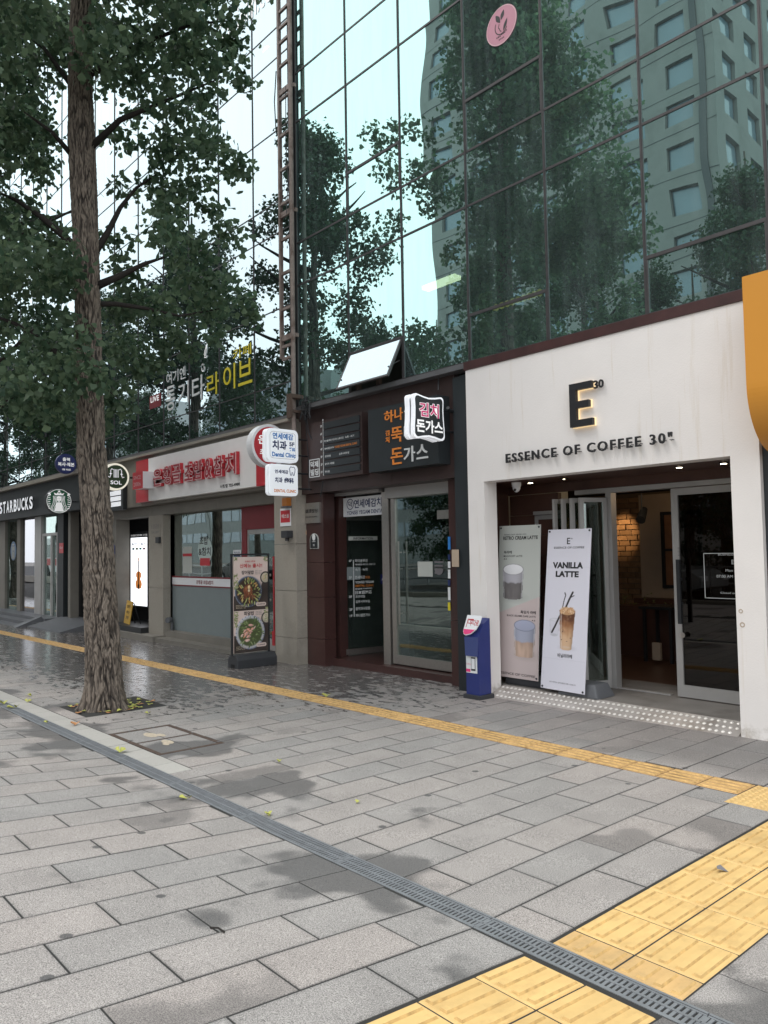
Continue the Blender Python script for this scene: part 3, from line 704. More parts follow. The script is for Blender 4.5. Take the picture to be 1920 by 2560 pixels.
# raised plinth along the shops to the left, with stairs and ramp at the coffee shop
m = MB(); m.box(-15.2, -11.0, 7.0, 7.5, -.4, -.115); struct('shop_kerb', m, K['beige2'])
m = MB(); m.box(-19.0, -15.2, 6.95, 8.6, -.4, -.09); struct('shop_plinth', m, K['beige2'])
m = MB()
m.hexa([(-21.5, 6.3, -.5), (-19.02, 6.3, -.5), (-19.02, 8.2, -.5), (-21.5, 8.2, -.5)], [(-21.5, 6.35, -.215), (-19.02, 6.35, -.215), (-19.02, 7.2, -.03), (-21.5, 7.2, -.03)])
m.box(-21.5, -19.02, 7.2, 8.2, -.5, -.03); struct('entrance_ramp', m, K['greyplastic'])
m = MB()
for i in range(3): m.box(-31, -21.52, 6.2 + i * .3, 8.2, -.5, -.24 + .09 * i)
struct('entrance_steps', m, K['greyplastic'])
m = MB(); m.add([(-22.3, 6.15, -.28), (-21.6, 6.0, -.28), (-21.6, 6.9, -.28), (-22.3, 6.9, -.28), (-21.9, 6.75, .0), (-21.65, 6.75, .0)], [(0, 1, 5, 4), (1, 2, 5), (2, 3, 4, 5), (3, 0, 4)])
tag(m.build('wheel_ramp', K['greyplastic']), 'grey wedge shaped wheel ramp against the coffee shop steps', 'ramp')
# ================================================================ GLASS BUILDINGS
GY = 7.05
def curtain(par, xs, zs, zmax, glass, vents, ind_x, mw=.032):
    stuff = MB(); rnd = random.Random(5)
    zl = [z for z in zs if z < zmax]
    for i in range(len(xs) - 1):
        xa, xb = sorted((xs[i], xs[i + 1]))
        for j in range(len(zl) - 1):
            a, b = zl[j], zl[j + 1]; cells = [(a, b)]
            for (vx, vz) in vents:
                if vx != 'open' and abs(vx - (xa + xb) / 2) < .5 and a + .1 < vz < b - .1: cells = [(a, vz), (vz, b)]
            for (p, q) in cells:
                if ('open', round((xa + xb) / 2, 1)) in vents and abs(p - zl[0]) < .01: continue
                tx, tz = rnd.uniform(-.0022, .0022), rnd.uniform(-.0016, .0016)
                m = MB(); w2, h2 = (xb - xa) / 2 - mw * .35, (q - p) / 2 - mw * .35; cx, cz = (xa + xb) / 2, (p + q) / 2
                m.add([(cx + sx * w2, GY + tx * sx * w2 + tz * s * h2, cz + s * h2) for sx, s in ((-1, -1), (1, -1), (1, 1), (-1, 1))], [(0, 1, 2, 3)])
                if xa > ind_x: m.build('window_pane', glass, par)
                else: stuff.add(m.v, m.f)
    if stuff.f: tag(stuff.build('distant_panes', glass, par), kind='stuff')
    for x in xs:
        m = MB(); m.box(x - mw / 2, x + mw / 2, GY - .010, GY + .012, zl[0], zmax)
        m.box(x - mw * .16, x + mw * .16, GY - .016, GY - .0105, zl[0], zmax)
        m.build('mullion', K['mull'], par)
    x0, x1 = min(xs), max(xs)
    for z in zl:
        m = MB(); m.box(x0, x1, GY - .008, GY + .011, z - mw * .42, z + mw * .42); m.build('transom', K['mull'], par)
    for i in range(len(xs) - 1):
        xa, xb = sorted((xs[i], xs[i + 1]))
        for v in vents:
            if v[0] == 'open': continue
            if abs(v[0] - (xa + xb) / 2) < .5:
                m = MB(); m.box(xa + mw / 2, xb - mw / 2, GY - .014, GY + .01, v[1] - .018, v[1] + .018)
                m.build('vent_transom', K['mull'], par)
                zb = max(z for z in zl if z < v[1] - .05)
                m = MB(); m.box(xa + mw / 2, xa + mw / 2 + .014, GY - .012, GY + .01, zb + .014, v[1] - .0185); m.build('vent_frame', K['mull'], par); m = MB(); m.box(xb - mw / 2 - .014, xb - mw / 2, GY - .012, GY + .01, zb + .014, v[1] - .0185)
                m.build('vent_frame', K['mull'], par)
XS_R = [-10.0, -8.69, -7.51, -6.31, -5.11, -3.91, -2.71, -1.51, -.31, .9, 2.1, 3.3]
ZS_R = [3.95, 5.92, 6.62, 8.64, 9.46, 11.4, 12.2, 14.2]
office = thing('office_building', (-5, 7.05, 3.9), 'green mirror glass office facade above the white café front, with a tilted open vent', 'office building')
VR = [(-5.71, 4.53), (-3.31, 4.53), (-8.1, 7.27), (-5.71, 7.27), (-8.1, 4.53), ('open', -8.1)]
curtain(office, XS_R, ZS_R, 14.2, GL, VR, -11)
m = MB(); m.box(-10, -6.35, GY - .07, GY + .12, 3.865, 3.93); m.build('sill_flashing', K['greytrim'], office)
m = MB(); m.box(-6.345, 3.3, GY - .085, GY + .12, 3.83, 3.93); m.build('sill_flashing', K['trimred'], office)
m = MB()
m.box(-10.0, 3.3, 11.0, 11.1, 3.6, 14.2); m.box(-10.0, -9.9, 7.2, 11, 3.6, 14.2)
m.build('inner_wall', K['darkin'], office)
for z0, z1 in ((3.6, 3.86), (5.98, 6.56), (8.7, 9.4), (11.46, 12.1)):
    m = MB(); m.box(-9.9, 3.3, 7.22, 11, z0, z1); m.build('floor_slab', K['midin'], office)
# open vent: sash hinged at its head
m = MB(); xa, xb = -8.665, -7.535
top = Vector((0, 7.03, 4.50)); bot = Vector((0, 6.765, 3.965)); v = (top - bot); Lh = v.length
m.slabp((xa + .03, bot.y, bot.z), UX, v, xb - xa - .06, Lh, .008)
sash = m.build('open_sash', GL2, office)
m = MB(); vn = v.normalized()
m.slabp((xa, bot.y - .002, bot.z), UX, v, .03, Lh, .03); m.slabp((xb - .03, bot.y - .002, bot.z), UX, v, .03, Lh, .03)
m.slabp((xa + .03, bot.y - .002, bot.z), UX, v, xb - xa - .06, .03, .03)
o = m.build('sash_frame', K['mull'], office)
m = MB()
for x in (xa + .05, xb - .05): m.tube([(x, 6.82, 4.1), (x, 7.04, 4.22)], .008, 6)
m.build('stay_arm', K['mull'], office)
m = MB(); m.box(-8.64, -8.6, 7.12, 7.2, 3.95, 4.5); m.box(-8.2, -8.14, 7.14, 7.2, 3.95, 4.5)
m.build('inner_mullion', K['rust'], office)
# lights and blinds seen through the glass
a = A(1060, 722, 8.2); b = A(1141, 690, 8.2)
m = MB(); m.box(a[0], b[0], 8.15, 8.3, (a[2] + b[2]) / 2 - .03, (a[2] + b[2]) / 2 + .03); m.build('ceiling_tube', K['tube'], office)
a = A(1300, 385, 7.6); b = A(1590, 290, 7.6)
m = MB(); m.box(a[0], b[0], 7.6, 7.62, 6.66, 7.0); m.build('yellow_blind', K['yband'], office)
m = MB(); m.box(-6.62, -6.40, 7.6, 7.62, 3.97, 5.0); m.build('yellow_blind', K['yband'], office)
m = MB()
for i in range(11):
    p = A(1215 + 13.5 * i, 778 - 4.6 * i, 9.4); m.poly(circ(.055, 14), p, UX, UZ, .02)
m.build('string_light', mat('dim_warm', (.3, .22, .05), .5, emit=(1, .75, .2), es=.5), office)
# round pink emblem on the upper pane
p = A(1253, 63, GY - .01)
em = thing('window_emblem', p, 'round pink emblem sticker of a woman with leaves on the upper glass', 'sticker')
m = MB(); m.poly(circ(.235, 40), (p[0], GY - .006, p[2]), UX, UZ, .002); m.build('disc', K['pink'], em)
def ringp(mb_, o, r0, r1, n=40, a0=0, a1=2 * math.pi, u=UX, v=UZ, lift=.003, m=0, sx=1, sy=1):
    o = Vector(o); u = Vector(u); v = Vector(v); nn = u.cross(v)
    vs = []
    for i in range(n + 1):
        t = a0 + (a1 - a0) * i / n
        for r in (r0, r1): vs.append(o + u * (r * sx * math.cos(t)) + v * (r * sy * math.sin(t)) + nn * lift)
    mb_.add(vs, [(2 * i, 2 * i + 1, 2 * i + 3, 2 * i + 2) for i in range(n)], m)
def blob(mb_, o, rx, ry, rot=0, u=UX, v=UZ, lift=.003, m=0, n=16, pinch=0):
    o = Vector(o); u = Vector(u); v = Vector(v); nn = u.cross(v); c, s = math.cos(rot), math.sin(rot); vs = []
    for i in range(n):
        t = 2 * math.pi * i / n; x, y = rx * math.cos(t), ry * math.sin(t) * (1 - pinch * abs(math.cos(t)))
        vs.append(o + u * (x * c - y * s) + v * (x * s + y * c) + nn * lift)
    mb_.add(vs, [tuple(range(n))], m)
def stroke(mb_, pts, w_, o=(0, 0, 0), u=UX, v=UZ, lift=.003, m=0):
    o = Vector(o); u = Vector(u); v = Vector(v); nn = u.cross(v); vs = []
    P = [Vector((p[0], p[1], 0)) for p in pts]
    for i, q in enumerate(P):
        t = (P[min(i + 1, len(P) - 1)] - P[max(i - 1, 0)]).normalized(); k = Vector((-t.y, t.x, 0)) * (w_ / 2)
        for z in (q - k, q + k): vs.append(o + u * z.x + v * z.y + nn * lift)
    mb_.add(vs, [(2 * i, 2 * i + 1, 2 * i + 3, 2 * i + 2)[::-1] for i in range(len(P) - 1)], m)
E_ = (p[0], GY - .009, p[2])
m = MB(); ringp(m, E_, .222, .232, lift=.001); m.build('rim', K['pinkwhite'], em)
m = MB()
ringp(m, E_, .10, .112, 24, R(150), R(330), lift=.001, sx=.9)
blob(m, (E_[0] - .05, E_[1], E_[2] + .1), .03, .07, .5, lift=.001, pinch=.5); blob(m, (E_[0] + .02, E_[1], E_[2] + .12), .028, .06, -.4, lift=.001, pinch=.5)
blob(m, (E_[0] + .06, E_[1], E_[2] - .02), .022, .075, -.45, lift=.001, pinch=.5)
stroke(m, [(-.03, .03), (-.045, -.01), (-.03, -.03), (-.02, -.06), (.0, -.075)], .01, E_, lift=.001)
for i in range(7): blob(m, (E_[0] - .07 + .024 * i, E_[1], E_[2] - .125 - .004 * (i % 3) + .004 * i), .009, .012, .3 * i, lift=.001, n=7)
for i in range(4): blob(m, (E_[0] - .035 + .022 * i, E_[1], E_[2] - .165), .008, .01, .3 * i, lift=.001, n=7)
m.build('drawing', K['ink'], em)

office2 = thing('office_building', (-20, 7.05, 3.8), 'long grey mirror glass office block behind the street tree and ladder', 'office building')
XS_L = [-10.17, -11.31, -12.53, -13.72, -14.86, -16.12, -17.46] + [-17.46 - 1.22 * i for i in range(1, 24)]
ZS_L = [3.86, 4.40, 5.68] + [z + 1.62 + 3.03 * k for k in range(6) for z in (5.36, 5.89, 7.13)]
curtain(office2, XS_L, ZS_L, 24.5, GL2, [], -25.5, mw=.02)
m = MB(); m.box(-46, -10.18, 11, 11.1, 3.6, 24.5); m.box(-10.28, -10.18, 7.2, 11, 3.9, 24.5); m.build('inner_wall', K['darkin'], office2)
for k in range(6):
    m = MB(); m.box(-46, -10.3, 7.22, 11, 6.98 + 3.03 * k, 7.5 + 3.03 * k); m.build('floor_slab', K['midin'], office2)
m = MB()
for px, py in ((667, 128), (664, 158), (575, 165)):
    q = A(px, py, 7.9); m.poly(circ(.11, 18, ry=.085), q, UX, UZ, .03)
m.build('ceiling_lamp', K['tube'], office2)
m = MB(); m.box(-46, -10.17, GY - .05, GY + .1, 3.77, 3.842); m.build('sill_band', K['greytrim'], office2)
# stone band, fascia beam and recessed wall below the glass
m = MB(); m.box(-46, -10.1, 6.90, 7.2, 3.72, 3.768); m.build('stone_ledge', K['beige'], office2)
# black corner strip between the two glass fronts
m = MB(); m.box(-10.10, -10.03, 6.965, 7.25, 3.95, 24.5); m.build('corner_strip', K['blackm'], office)
# rusty ladder like sign frame
Yf = 6.93
a = A(700, 400, Yf)[0]; b = A(728, 400, Yf)[0]; zb = A(709, 896, Yf)[2]
ld = thing('sign_ladder', (a, Yf, zb), 'rusty ladder like steel frame bolted up the corner between the glass fronts', 'steel frame')
m = MB(); m.box(a - .022, a + .022, Yf - .03, Yf + .03, zb, 15); m.build('rail', K['ladder'], ld)
m = MB(); m.tube([(b, Yf, 3.5), (b, Yf, 15)], .036, 10); m.build('rail', K['ladder'], ld)
for py in (17, 58, 96, 156, 223, 240, 333, 420, 506, 534, 596, 682, 772, 845, 866, 897, -60, -110, -190, -270, -350):
    z = A(714, py, Yf)[2]; h = .045 if py in (223, 534, 845) else .022
    m = MB(); m.box(a + .023, b - .037, Yf - .02, Yf + .02, z - h, z + h); m.build('rung', K['ladder'], ld)
    if py in (223, 534, 845, -190):
        m = MB(); m.box(b + .037, -10.02, Yf - .015, Yf + .02, z - .03, z + .03); m.box(b + .037, b + .06, Yf + .02, 7.0, z - .03, z + .03); m.build('bracket', K['ladder'], ld)
m = MB(); m.tube([(b - .06, Yf - .05, 9.2), (b - .08, Yf - .05, 8.3), (b - .02, Yf - .05, 7.6), (b - .1, Yf - .04, 7.1)], .007, 5)
m.tube([(a - .03, Yf - .04, 9.6), (a - .09, Yf - .04, 9.1), (a - .05, Yf - .04, 8.6)], .01, 5); m.build('cable', K['blackm'], ld)
# lettering on the glass
def decal(name, items, label, mat_list, Y=GY - .008):
    t = None
    for i, (s, pl, pt, pb, pr, mi, kw) in enumerate(items):
        x0, x1, z0, z1 = bx(pl, pt, pb, pr, Y)
        if t is None: t = thing(name, (x0, Y, z0), label, 'window lettering')
        m = MB(); text(m, s, (x0, Y, z0), UX, UZ, x1 - x0, z1 - z0, d=.002, **kw); m.build('lettering', mat_list[mi], t)
    return t
bd = dict(bold=.008)
t = decal('window_lettering', [('통', 415, 969, 1030, 438, 0, bd), ('기', 445, 960, 1014, 472, 0, bd), ('타', 480, 945, 1007, 511, 0, bd), ('라', 517, 938, 993, 548, 1, bd), ('이', 558, 917, 980, 588, 1, bd), ('브', 595, 905, 967, 630, 1, bd),
     ('카페', 582, 874, 902, 628, 1, bd), ('여기엔', 416, 934, 964, 464, 0, bd)], 'big white and yellow Korean guitar bar lettering on the dark glass above the sushi shop', [K['whiteink'], K['yellowink']])
m = MB(); x0, x1, z0, z1 = bx(503, 868, 931, 533, GY - .008); q = (x0, GY - .008, z0)
stroke(m, [(.20, .62), (.24, .58), (.23, .5), (.17, .42), (.12, .32), (.15, .28), (.2, .36), (.22, .48)], .022, q); stroke(m, [(.12, .27), (.18, .25), (.24, .28)], .016, q)
ringp(m, (q[0] + .07, q[1], q[2] + .06), .045, .06, 20, R(160), R(400)); stroke(m, [(.02, .13), (.05, .16)], .012, q); stroke(m, [(.07, .12), (.09, .15)], .012, q)
m.build('doodle', K['whiteink2'], t)
x0, x1, z0, z1 = bx(374, 992, 1024, 402, GY - .008)
lv = thing('window_sticker', (x0, GY, z0), 'red square LIVE sticker on the glass left of the guitar bar lettering', 'sticker')
m = MB(); m.box(x0, x1, GY - .010, GY - .007, z0, z1); m.build('panel', K['darkred'], lv)
m = MB(); text(m, 'LIVE', (x0 + .06, GY - .011, z0 + .13), UX, UZ, (x1 - x0) * .75, (z1 - z0) * .42, bold=.02); m.build('lettering', K['whiteink2'], lv)
decal('window_lettering', [('Solviolin.com', 548, 62, 128, 703, 0, dict(bold=.005))], 'pale web address lettering on the top left glass beside the ladder', [K['whiteink2']])

# ================================================================ CAFÉ FRONT
WY = 6.98
wx0 = A(1163.6, 935, WY)[0]; wx1 = A(1901, 1190, WY)[0]; ox0 = A(1209.5, 1204, WY)[0]; ox1 = A(1829, 1240, WY)[0]; oz = A(1209, 1204, WY)[2]; wz = 3.828
gf = -.03     # alcove floor level
cafe = thing('cafe_building', ((wx0 + wx1) / 2, WY, -.1), 'white stucco café front with a deep open doorway and black metal lettering', 'café')
m = MB()
m.box(wx0, wx1, WY, WY + .23, oz, wz); m.box(wx0, ox0, WY, WY + .23, -.4, oz); m.box(ox1, wx1, WY, WY + .23, -.4, oz)
m.build('stucco_wall', K['stucco'], cafe)
m = MB(); m.box(wx1, wx1 + .3, WY + .06, WY + .3, -.4, wz); m.build('side_pilaster', K['charcoal'], cafe)
DY = 8.0
axl = -6.55
m = MB(); m.box(axl, -2.6, WY + .232, DY + .6, -.4, gf); m.build('alcove_floor', K['concrete'], cafe)
m = MB(); m.box(axl, -2.6, WY + .232, DY - .05, oz + .0, oz + .06); m.build('alcove_ceiling', K['wood'], cafe)
m = MB()
hz = A(1660, 1222, DY)[2]
for i in range(2): m.box(axl, -2.6, DY - .05 + .004 * i, DY + .02, hz + .06 + .3 * i, hz + .06 + .3 * i + .296)
m.build('header_board', K['wood'], cafe)
m = MB(); m.box(axl, axl + .06, WY + .232, DY - .05, gf, oz); m.build('alcove_side', K['wood'], cafe)
for i in range(10):
    z = gf + .26 * i
    m = MB(); m.box(axl + .061, -5.72, DY - .02 - .003 * (i % 2), DY + .05, z, min(z + .254, hz)); m.build('cladding_plank', K['wood'], cafe)
m = MB(); m.box(-6.5, -5.95, WY + .236, WY + .25, gf, oz); 
# folding doors
def door(par, x0, x1, z0, z1, y, fr=.055, glass=GSHOP, dirv=None, name='door_panel', th=.04, bot=.09):
    """framed glass leaf; dirv bends it out of the elevation plane"""
    u = Vector(dirv or UX).normalized(); o = Vector((x0, y, z0)); W = (x1 - x0) if dirv is None else x1; H = z1 - z0
    m = MB()
    m.slabp(o, u, UZ, fr, H, th); m.slabp(o + u * (W - fr), u, UZ, fr, H, th)
    m.slabp(o + u * fr, u, UZ, W - 2 * fr, bot, th); m.slabp(o + u * fr + Vector(UZ) * (H - fr), u, UZ, W - 2 * fr, fr, th)
    f = m.build(name, K['alu'], par)
    m = MB(); n = u.cross(Vector(UZ)); m.slabp(o + u * fr + Vector(UZ) * bot - n * (th * .45), u, UZ, W - 2 * fr, H - bot - fr, .006); m.build('pane', glass, f)
    return f
xA = A(1343, 1400, DY)[0]; xB = A(1436, 1400, DY)[0]
door(cafe, xA, xB, gf, hz - .22, DY - .03)
m = MB(); m.box(xA, xB + .12, DY - .06, DY + .0, hz - .215, hz - .17); m.build('track', K['alu'], cafe)
for i in range(4):      # folded stack of leaves, nearly square to the front
    x = A(1450, 1500, DY)[0] + .085 * i
    door(cafe, x + .02 * i, .45 - .03 * i, gf + .01, hz - .06, DY - .47 + .02 * i, dirv=(.16 + .10 * i, 1, 0), fr=.05, name='folding_leaf', th=.035)
xp0, xp1 = A(1527, 1500, DY)[0], A(1541, 1500, DY)[0]
m = MB(); m.box(xp0, xp1, DY - .05, DY + .06, gf, hz); m.build('door_post', K['alu'], cafe)
m = MB(); m.box(-5.45, -2.7, DY - .055, DY + .07, hz, hz + .056); m.build('track', K['alu'], cafe)
m = MB(); m.box(xp1, -4.3, DY - .03, DY + .03, gf + .001, gf + .012); m.build('threshold', K['alu'], cafe)
sx0 = A(1692, 1480, DY)[0]
sd_ = door(cafe, sx0, sx0 + 1.25, gf + .012, hz - .01, DY - .06, fr=.075, glass=glassmat('brown_door_glass', (1, .95, .9), (.16, .13, .11), .03, .35, wave=.002), name='sliding_door', bot=.13)
m = MB()
hx = A(1702, 1480, DY - .12)[0]; z0, z1 = A(1702, 1556, DY)[2], A(1702, 1398, DY)[2]
m.box(hx - .02, hx + .02, DY - .17, DY - .14, z0, z1); m.box(hx - .012, hx + .012, DY - .14, DY - .1, z0 + .2, z0 + .23); m.box(hx - .012, hx + .012, DY - .14, DY - .1, z1 - .23, z1 - .2)
m.build('handle', K['blackm'], sd_)
m = MB(); x0, x1, z0, z1 = bx(1758, 1383, 1495, 1845, DY - .11); Y = DY - .108; x1 = x0 + .62
for r in ((x0, x1, z0, z0 + .006), (x0, x1, z1 - .006, z1), (x0, x0 + .006, z0, z1), (x1 - .006, x1, z0, z1)): m.box(r[0], r[1], Y, Y + .002, r[2], r[3])
cx = (x0 + x1) / 2
for s, w_, h, dz in (('BUSINESS HOURS', .36, .034, .48), ('E', .035, .055, .385), ('Mon - Fri', .19, .034, .30), ('07:00 AM - 6:00 PM', .42, .034, .235), ('Closed on Sunday', .34, .03, .05)):
    text(m, s, (cx - w_ * .42, Y, z0 + dz * .93), UX, UZ, w_ * .84, h * .8, d=.001, bold=.0)
m.build('opening_hours', K['whiteink'], sd_)
m = MB(); ptext(m, 'ESSENCE', 1694, 1368, 1390, 1699, DY - .102, bold=.0); m.build('sticker', K['greyink'], sd_)
m = MB(); q = A(1706, 1588, DY - .101); m.poly(circ(.03, 16), (q[0], DY - .101, q[2]), UX, UZ, .006); m.build('lock', K['steel'], sd_)
# ramp of chequer plate
rp = thing('chequer_ramp', (-4.6, 7.0, -.12), 'sloped chequer plate threshold ramp in front of the café doorway', 'ramp')
rx0, rx1 = ox0 + .02, ox1 - .02
g0, g1 = gz(rx0, WY) + .004, gz(rx1, WY) + .004
m = MB(); yb = WY + .25
m.hexa([(rx0, WY - .03, g0 - .06), (rx1, WY - .03, g1 - .06), (rx1, yb, g1 - .06), (rx0, yb, g0 - .06)], [(rx0, WY - .03, g0), (rx1, WY - .03, g1), (rx1, yb, gf + .006), (rx0, yb, gf + .006)])
m.build('plate', K['stud'], rp)
m = MB(); nst = 46
for row in range(3):
    for i in range(nst):
        t = (i + (.5 if row % 2 else 0.05)) / nst; x = rx0 + .03 + (rx1 - rx0 - .06) * t; s = (row + .5) / 3
        y = WY - .03 + (yb - WY + .03) * s; z = (g0 + (g1 - g0) * t) * (1 - s) + (gf + .006) * s
        dzx = (gf - g0) / (yb - WY) * .018
        k = [(x + .02 * math.cos(a), y + .02 * math.sin(a), z + dzx * math.sin(a) + .0005) for a in np.arange(6) * math.pi / 3]
        tp_ = [(x + .009 * math.cos(a), y + .009 * math.sin(a), z + .5 * dzx * math.sin(a) + .009) for a in np.arange(6) * math.pi / 3]
        m.add(k + tp_, [(6, 7, 8, 9, 10, 11)] + [(i2, (i2 + 1) % 6, 6 + (i2 + 1) % 6, 6 + i2) for i2 in range(6)])
tag(m.build('studs', K['studhi'], rp), kind='stuff')
# downlights and camera
for px, py in ((1326, 1206), (1410, 1196), (1698, 1167), (1809, 1157)):
    d = ray(px, py); k = (oz - .004 - EYE) / d[2]; q = d * k
    if q[1] > DY - .1 or q[1] < 7.25: q = np.array((q[0], min(max(q[1], 7.3), 7.8), 0))
    t = thing('downlight', (q[0], q[1], oz), 'small recessed warm downlight %s' % {1326: 'beside the dome camera in the café alcove ceiling', 1410: 'above the folded café doors, faintest of the four', 1698: 'above the sliding café door, left of the pair', 1809: 'nearest the right pillar of the café doorway'}[px], 'ceiling light', 'café alcove downlights')
    m = MB(); m.tube([(q[0], q[1], oz - .001), (q[0], q[1], oz - .012)], .045, 16); m.build('trim', K['blackm'], t)
    m = MB(); m.tube([(q[0], q[1], oz - .0125), (q[0], q[1], oz - .016)], .03 if px != 1410 else .012, 12); m.build('bulb', K['lamp'], t)
q = A(1291, 1213, 7.45)
t = thing('dome_camera', (q[0], 7.45, oz), 'white dome security camera under the café alcove ceiling', 'camera')
m = MB(); m.tube([(q[0], 7.45, oz - .001), (q[0], 7.45, oz - .05)], [.06, .055], 18); m.build('mount', K['white'], t)
m = MB()
for i in range(5): pass
m.tube([(q[0], 7.45, oz - .05), (q[0], 7.45, oz - .08), (q[0], 7.45, oz - .105), (q[0], 7.45, oz - .12)], [.05, .046, .033, .01], 18); m.build('dome', K['white'], t, smooth=True)
m = MB(); m.tube([(q[0] + .01, 7.41, oz - .09), (q[0] + .015, 7.395, oz - .098)], .016, 10); m.build('lens', K['ink'], t)
# letters
def letters(root, s, pl, pt, pb, pr, ptr, pbr, Y, d, m_, bold=.02, space=1.2):
    x0 = A(pl, pb, Y)[0]; x1 = A(pr, pbr, Y)[0]; z0 = (A(pl, pb, Y)[2] + A(pr, pbr, Y)[2]) / 2; z1 = (A(pl, pt, Y)[2] + A(pr, ptr, Y)[2]) / 2
    full = glyphs(s, 0, space)[2][0]; H = z1 - z0; k = (x1 - x0) / full
    for i, ch in enumerate(s):
        if ch == ' ': continue
        right = glyphs(s[:i + 1], 0, space)[2][0]; g0 = glyphs(ch, 0)[2]; g = glyphs(ch, bold)[2]
        a = right - g0[0] - bold
        hh = H * (1.0 if g[1] > .5 else .45)
        m = MB(); text(m, ch, (x0 + a * k, Y, z0 + (H - hh)), UX, UZ, g[0] * k, hh, d=d, bold=bold, side=0); lt = m.build('letter', m_, root)
        for f_ in (.25, .75):
            m = MB(); xx = x0 + (a + g[0] * f_) * k; m.tube([(xx, Y + .0005, z0 + H * .3), (xx, WY, z0 + H * .3)], .004, 5); m.build('standoff_pin', K['blackm'], lt)
ls = thing('wall_lettering', A(1440, 1120, WY), 'row of black standing letters reading ESSENCE OF COFFEE 30 across the white wall', 'sign lettering')
letters(ls, 'ESSENCE OF COFFEE 30"', 1267, 1136, 1157, 1682, 1079, 1107, WY - .045, .02, K['ink'], bold=.014, space=1.3)
el = thing('wall_emblem', A(1450, 1010, WY), 'large black halo lit letter E with small 30 above the café lettering', 'sign')
x0 = A(1425, 1000, WY - .06)[0]; x1 = A(1481, 1000, WY - .06)[0]; z0 = A(1425, 1070, WY - .06)[2]; z1 = A(1425, 962, WY - .06)[2]
W_, H_ = x1 - x0, z1 - z0; b_ = .155 * H_; c_ = .29 * W_
Eo = [(0, 0), (W_, 0), (W_, b_), (c_, b_), (c_, H_ * .425), (W_ * .86, H_ * .425), (W_ * .86, H_ * .425 + b_), (c_, H_ * .425 + b_), (c_, H_ - b_), (W_, H_ - b_), (W_, H_), (0, H_)]
m = MB(); m.poly(Eo, (x0, WY - .03, z0), UX, UZ, .045); m.build('letter', K['ink'], el)
m = MB(); e = .007
Eg = [(0 + .004, -e), (W_ + e, -e), (W_ + e, b_ + e), (c_ + e, b_ + e), (c_ + e, H_ * .425 - e), (W_ * .86 + e, H_ * .425 - e), (W_ * .86 + e, H_ * .425 + b_ + e), (c_ + e, H_ * .425 + b_ + e), (c_ + e, H_ - b_ - e), (W_ + e, H_ - b_ - e), (W_ + e, H_ - .004), (.004, H_ - .004)]
m.poly(Eg, (x0, WY - .012, z0), UX, UZ, .0175); m.build('halo_light', K['warm'], el)
m = MB(); xx0, xx1, zz0, zz1 = bx(1484, 952, 973, 1509, WY - .04); text(m, '30', (xx0, WY - .035, zz0), UX, UZ, xx1 - xx0, zz1 - zz0, d=.012, bold=.03, side=0); m.build('numeral', K['ink'], el)
# mark stains on right pillar
m = MB()
for px, py, r_ in ((1852, 1528, .02), (1856, 1562, .024)):
    q = A(px, py, WY - .001); ringp(m, (q[0], WY - .001, q[2]), r_ * .55, r_, 14, lift=.001)
m.build('patch_mark', mat('old_glue', (.45, .36, .28), .8, var=.2, vs=90), cafe)

# room inside
rm = thing('cafe_room', (-4.6, 11, -.1), 'dim café room behind the doorway with a lit brick wall', 'room')
m = MB(); m.box(-8.5, -2.5, DY + .6, 13, -.2, gf); m.build('floor', mat('room_floor', (.09, .05, .035), .35, var=.2, vs=3), rm)
m = MB(); m.box(-8.5, -2.5, DY + .08, 13, hz + .25, hz + .3); m.build('ceiling', K['black'], rm)
m = MB(); m.box(-8.6, -8.5, DY + .08, 13, gf, hz + .25); m.box(-2.5, -2.4, DY + .08, 13, gf, hz + .25); m.build('side_wall', K['darkin'], rm)
BY = 11.6
m = MB(); m.box(-8.5, -2.5, BY + .05, BY + .1, gf, hz + .25); m.build('back_wall', K['mortar'], rm)
bx0, bx1 = A(1535, 1400, BY)[0], A(1604, 1400, BY)[0]
me_b = None; rr = random.Random(4)
zz = .55; row = 0
while zz < hz + .15:
    x = bx0 - .1 + (.12 if row % 2 else 0)
    while x < bx1:
        wd = rr.uniform(.2, .25)
        m = MB(); m.box(x + .008, x + wd - .008, BY + rr.uniform(-.012, .012), BY + .048, zz + .007, zz + .083); m.build('brick', K['brick'], rm)
        x += wd
    zz += .09; row += 1
m = MB(); px0 = A(1598, 1300, BY - .15); px1 = A(1700, 1300, BY - .15)
m.box(px0[0], px1[0] + .9, BY - .15, BY + .04, A(1600, 1493, BY - .15)[2], hz + .2); m.build('plaster_wall', K['plaster'], rm)
xf0, xf1, zf0, zf1 = bx(1650, 1288, 1462, 1690, BY - .2)
m = MB()
for r in ((xf0, xf0 + .05, zf0, zf1), (xf1 + .35, xf1 + .4, zf0, zf1), (xf0, xf1 + .4, zf0 - .05, zf0), (xf0, xf1 + .4, zf1, zf1 + .05), (xf0 + .05, xf1 + .35, (zf0 + zf1) / 2 - .02, (zf0 + zf1) / 2 + .02), (xf0 + .36, xf0 + .40, zf0, zf1)): m.box(r[0], r[1], BY - .2, BY - .155, r[2], r[3])
m.build('window_frame', K['blackm'], rm)
m = MB(); m.box(xf0 + .05, xf1 + .35, BY - .165, BY - .155, zf0, zf1); m.build('window_blind', K['woodl'], rm)
m = MB(); m.box(-6.5, -4.9, BY - 1.1, BY - .5, gf, .72); m.box(-6.5, -4.9, BY - .6, BY - .5, .72, .8); m.build('bench', K['wood'], rm)
m = MB(); rr = np.random.default_rng(2)
q0 = A(1590, 1530, BY - .8)
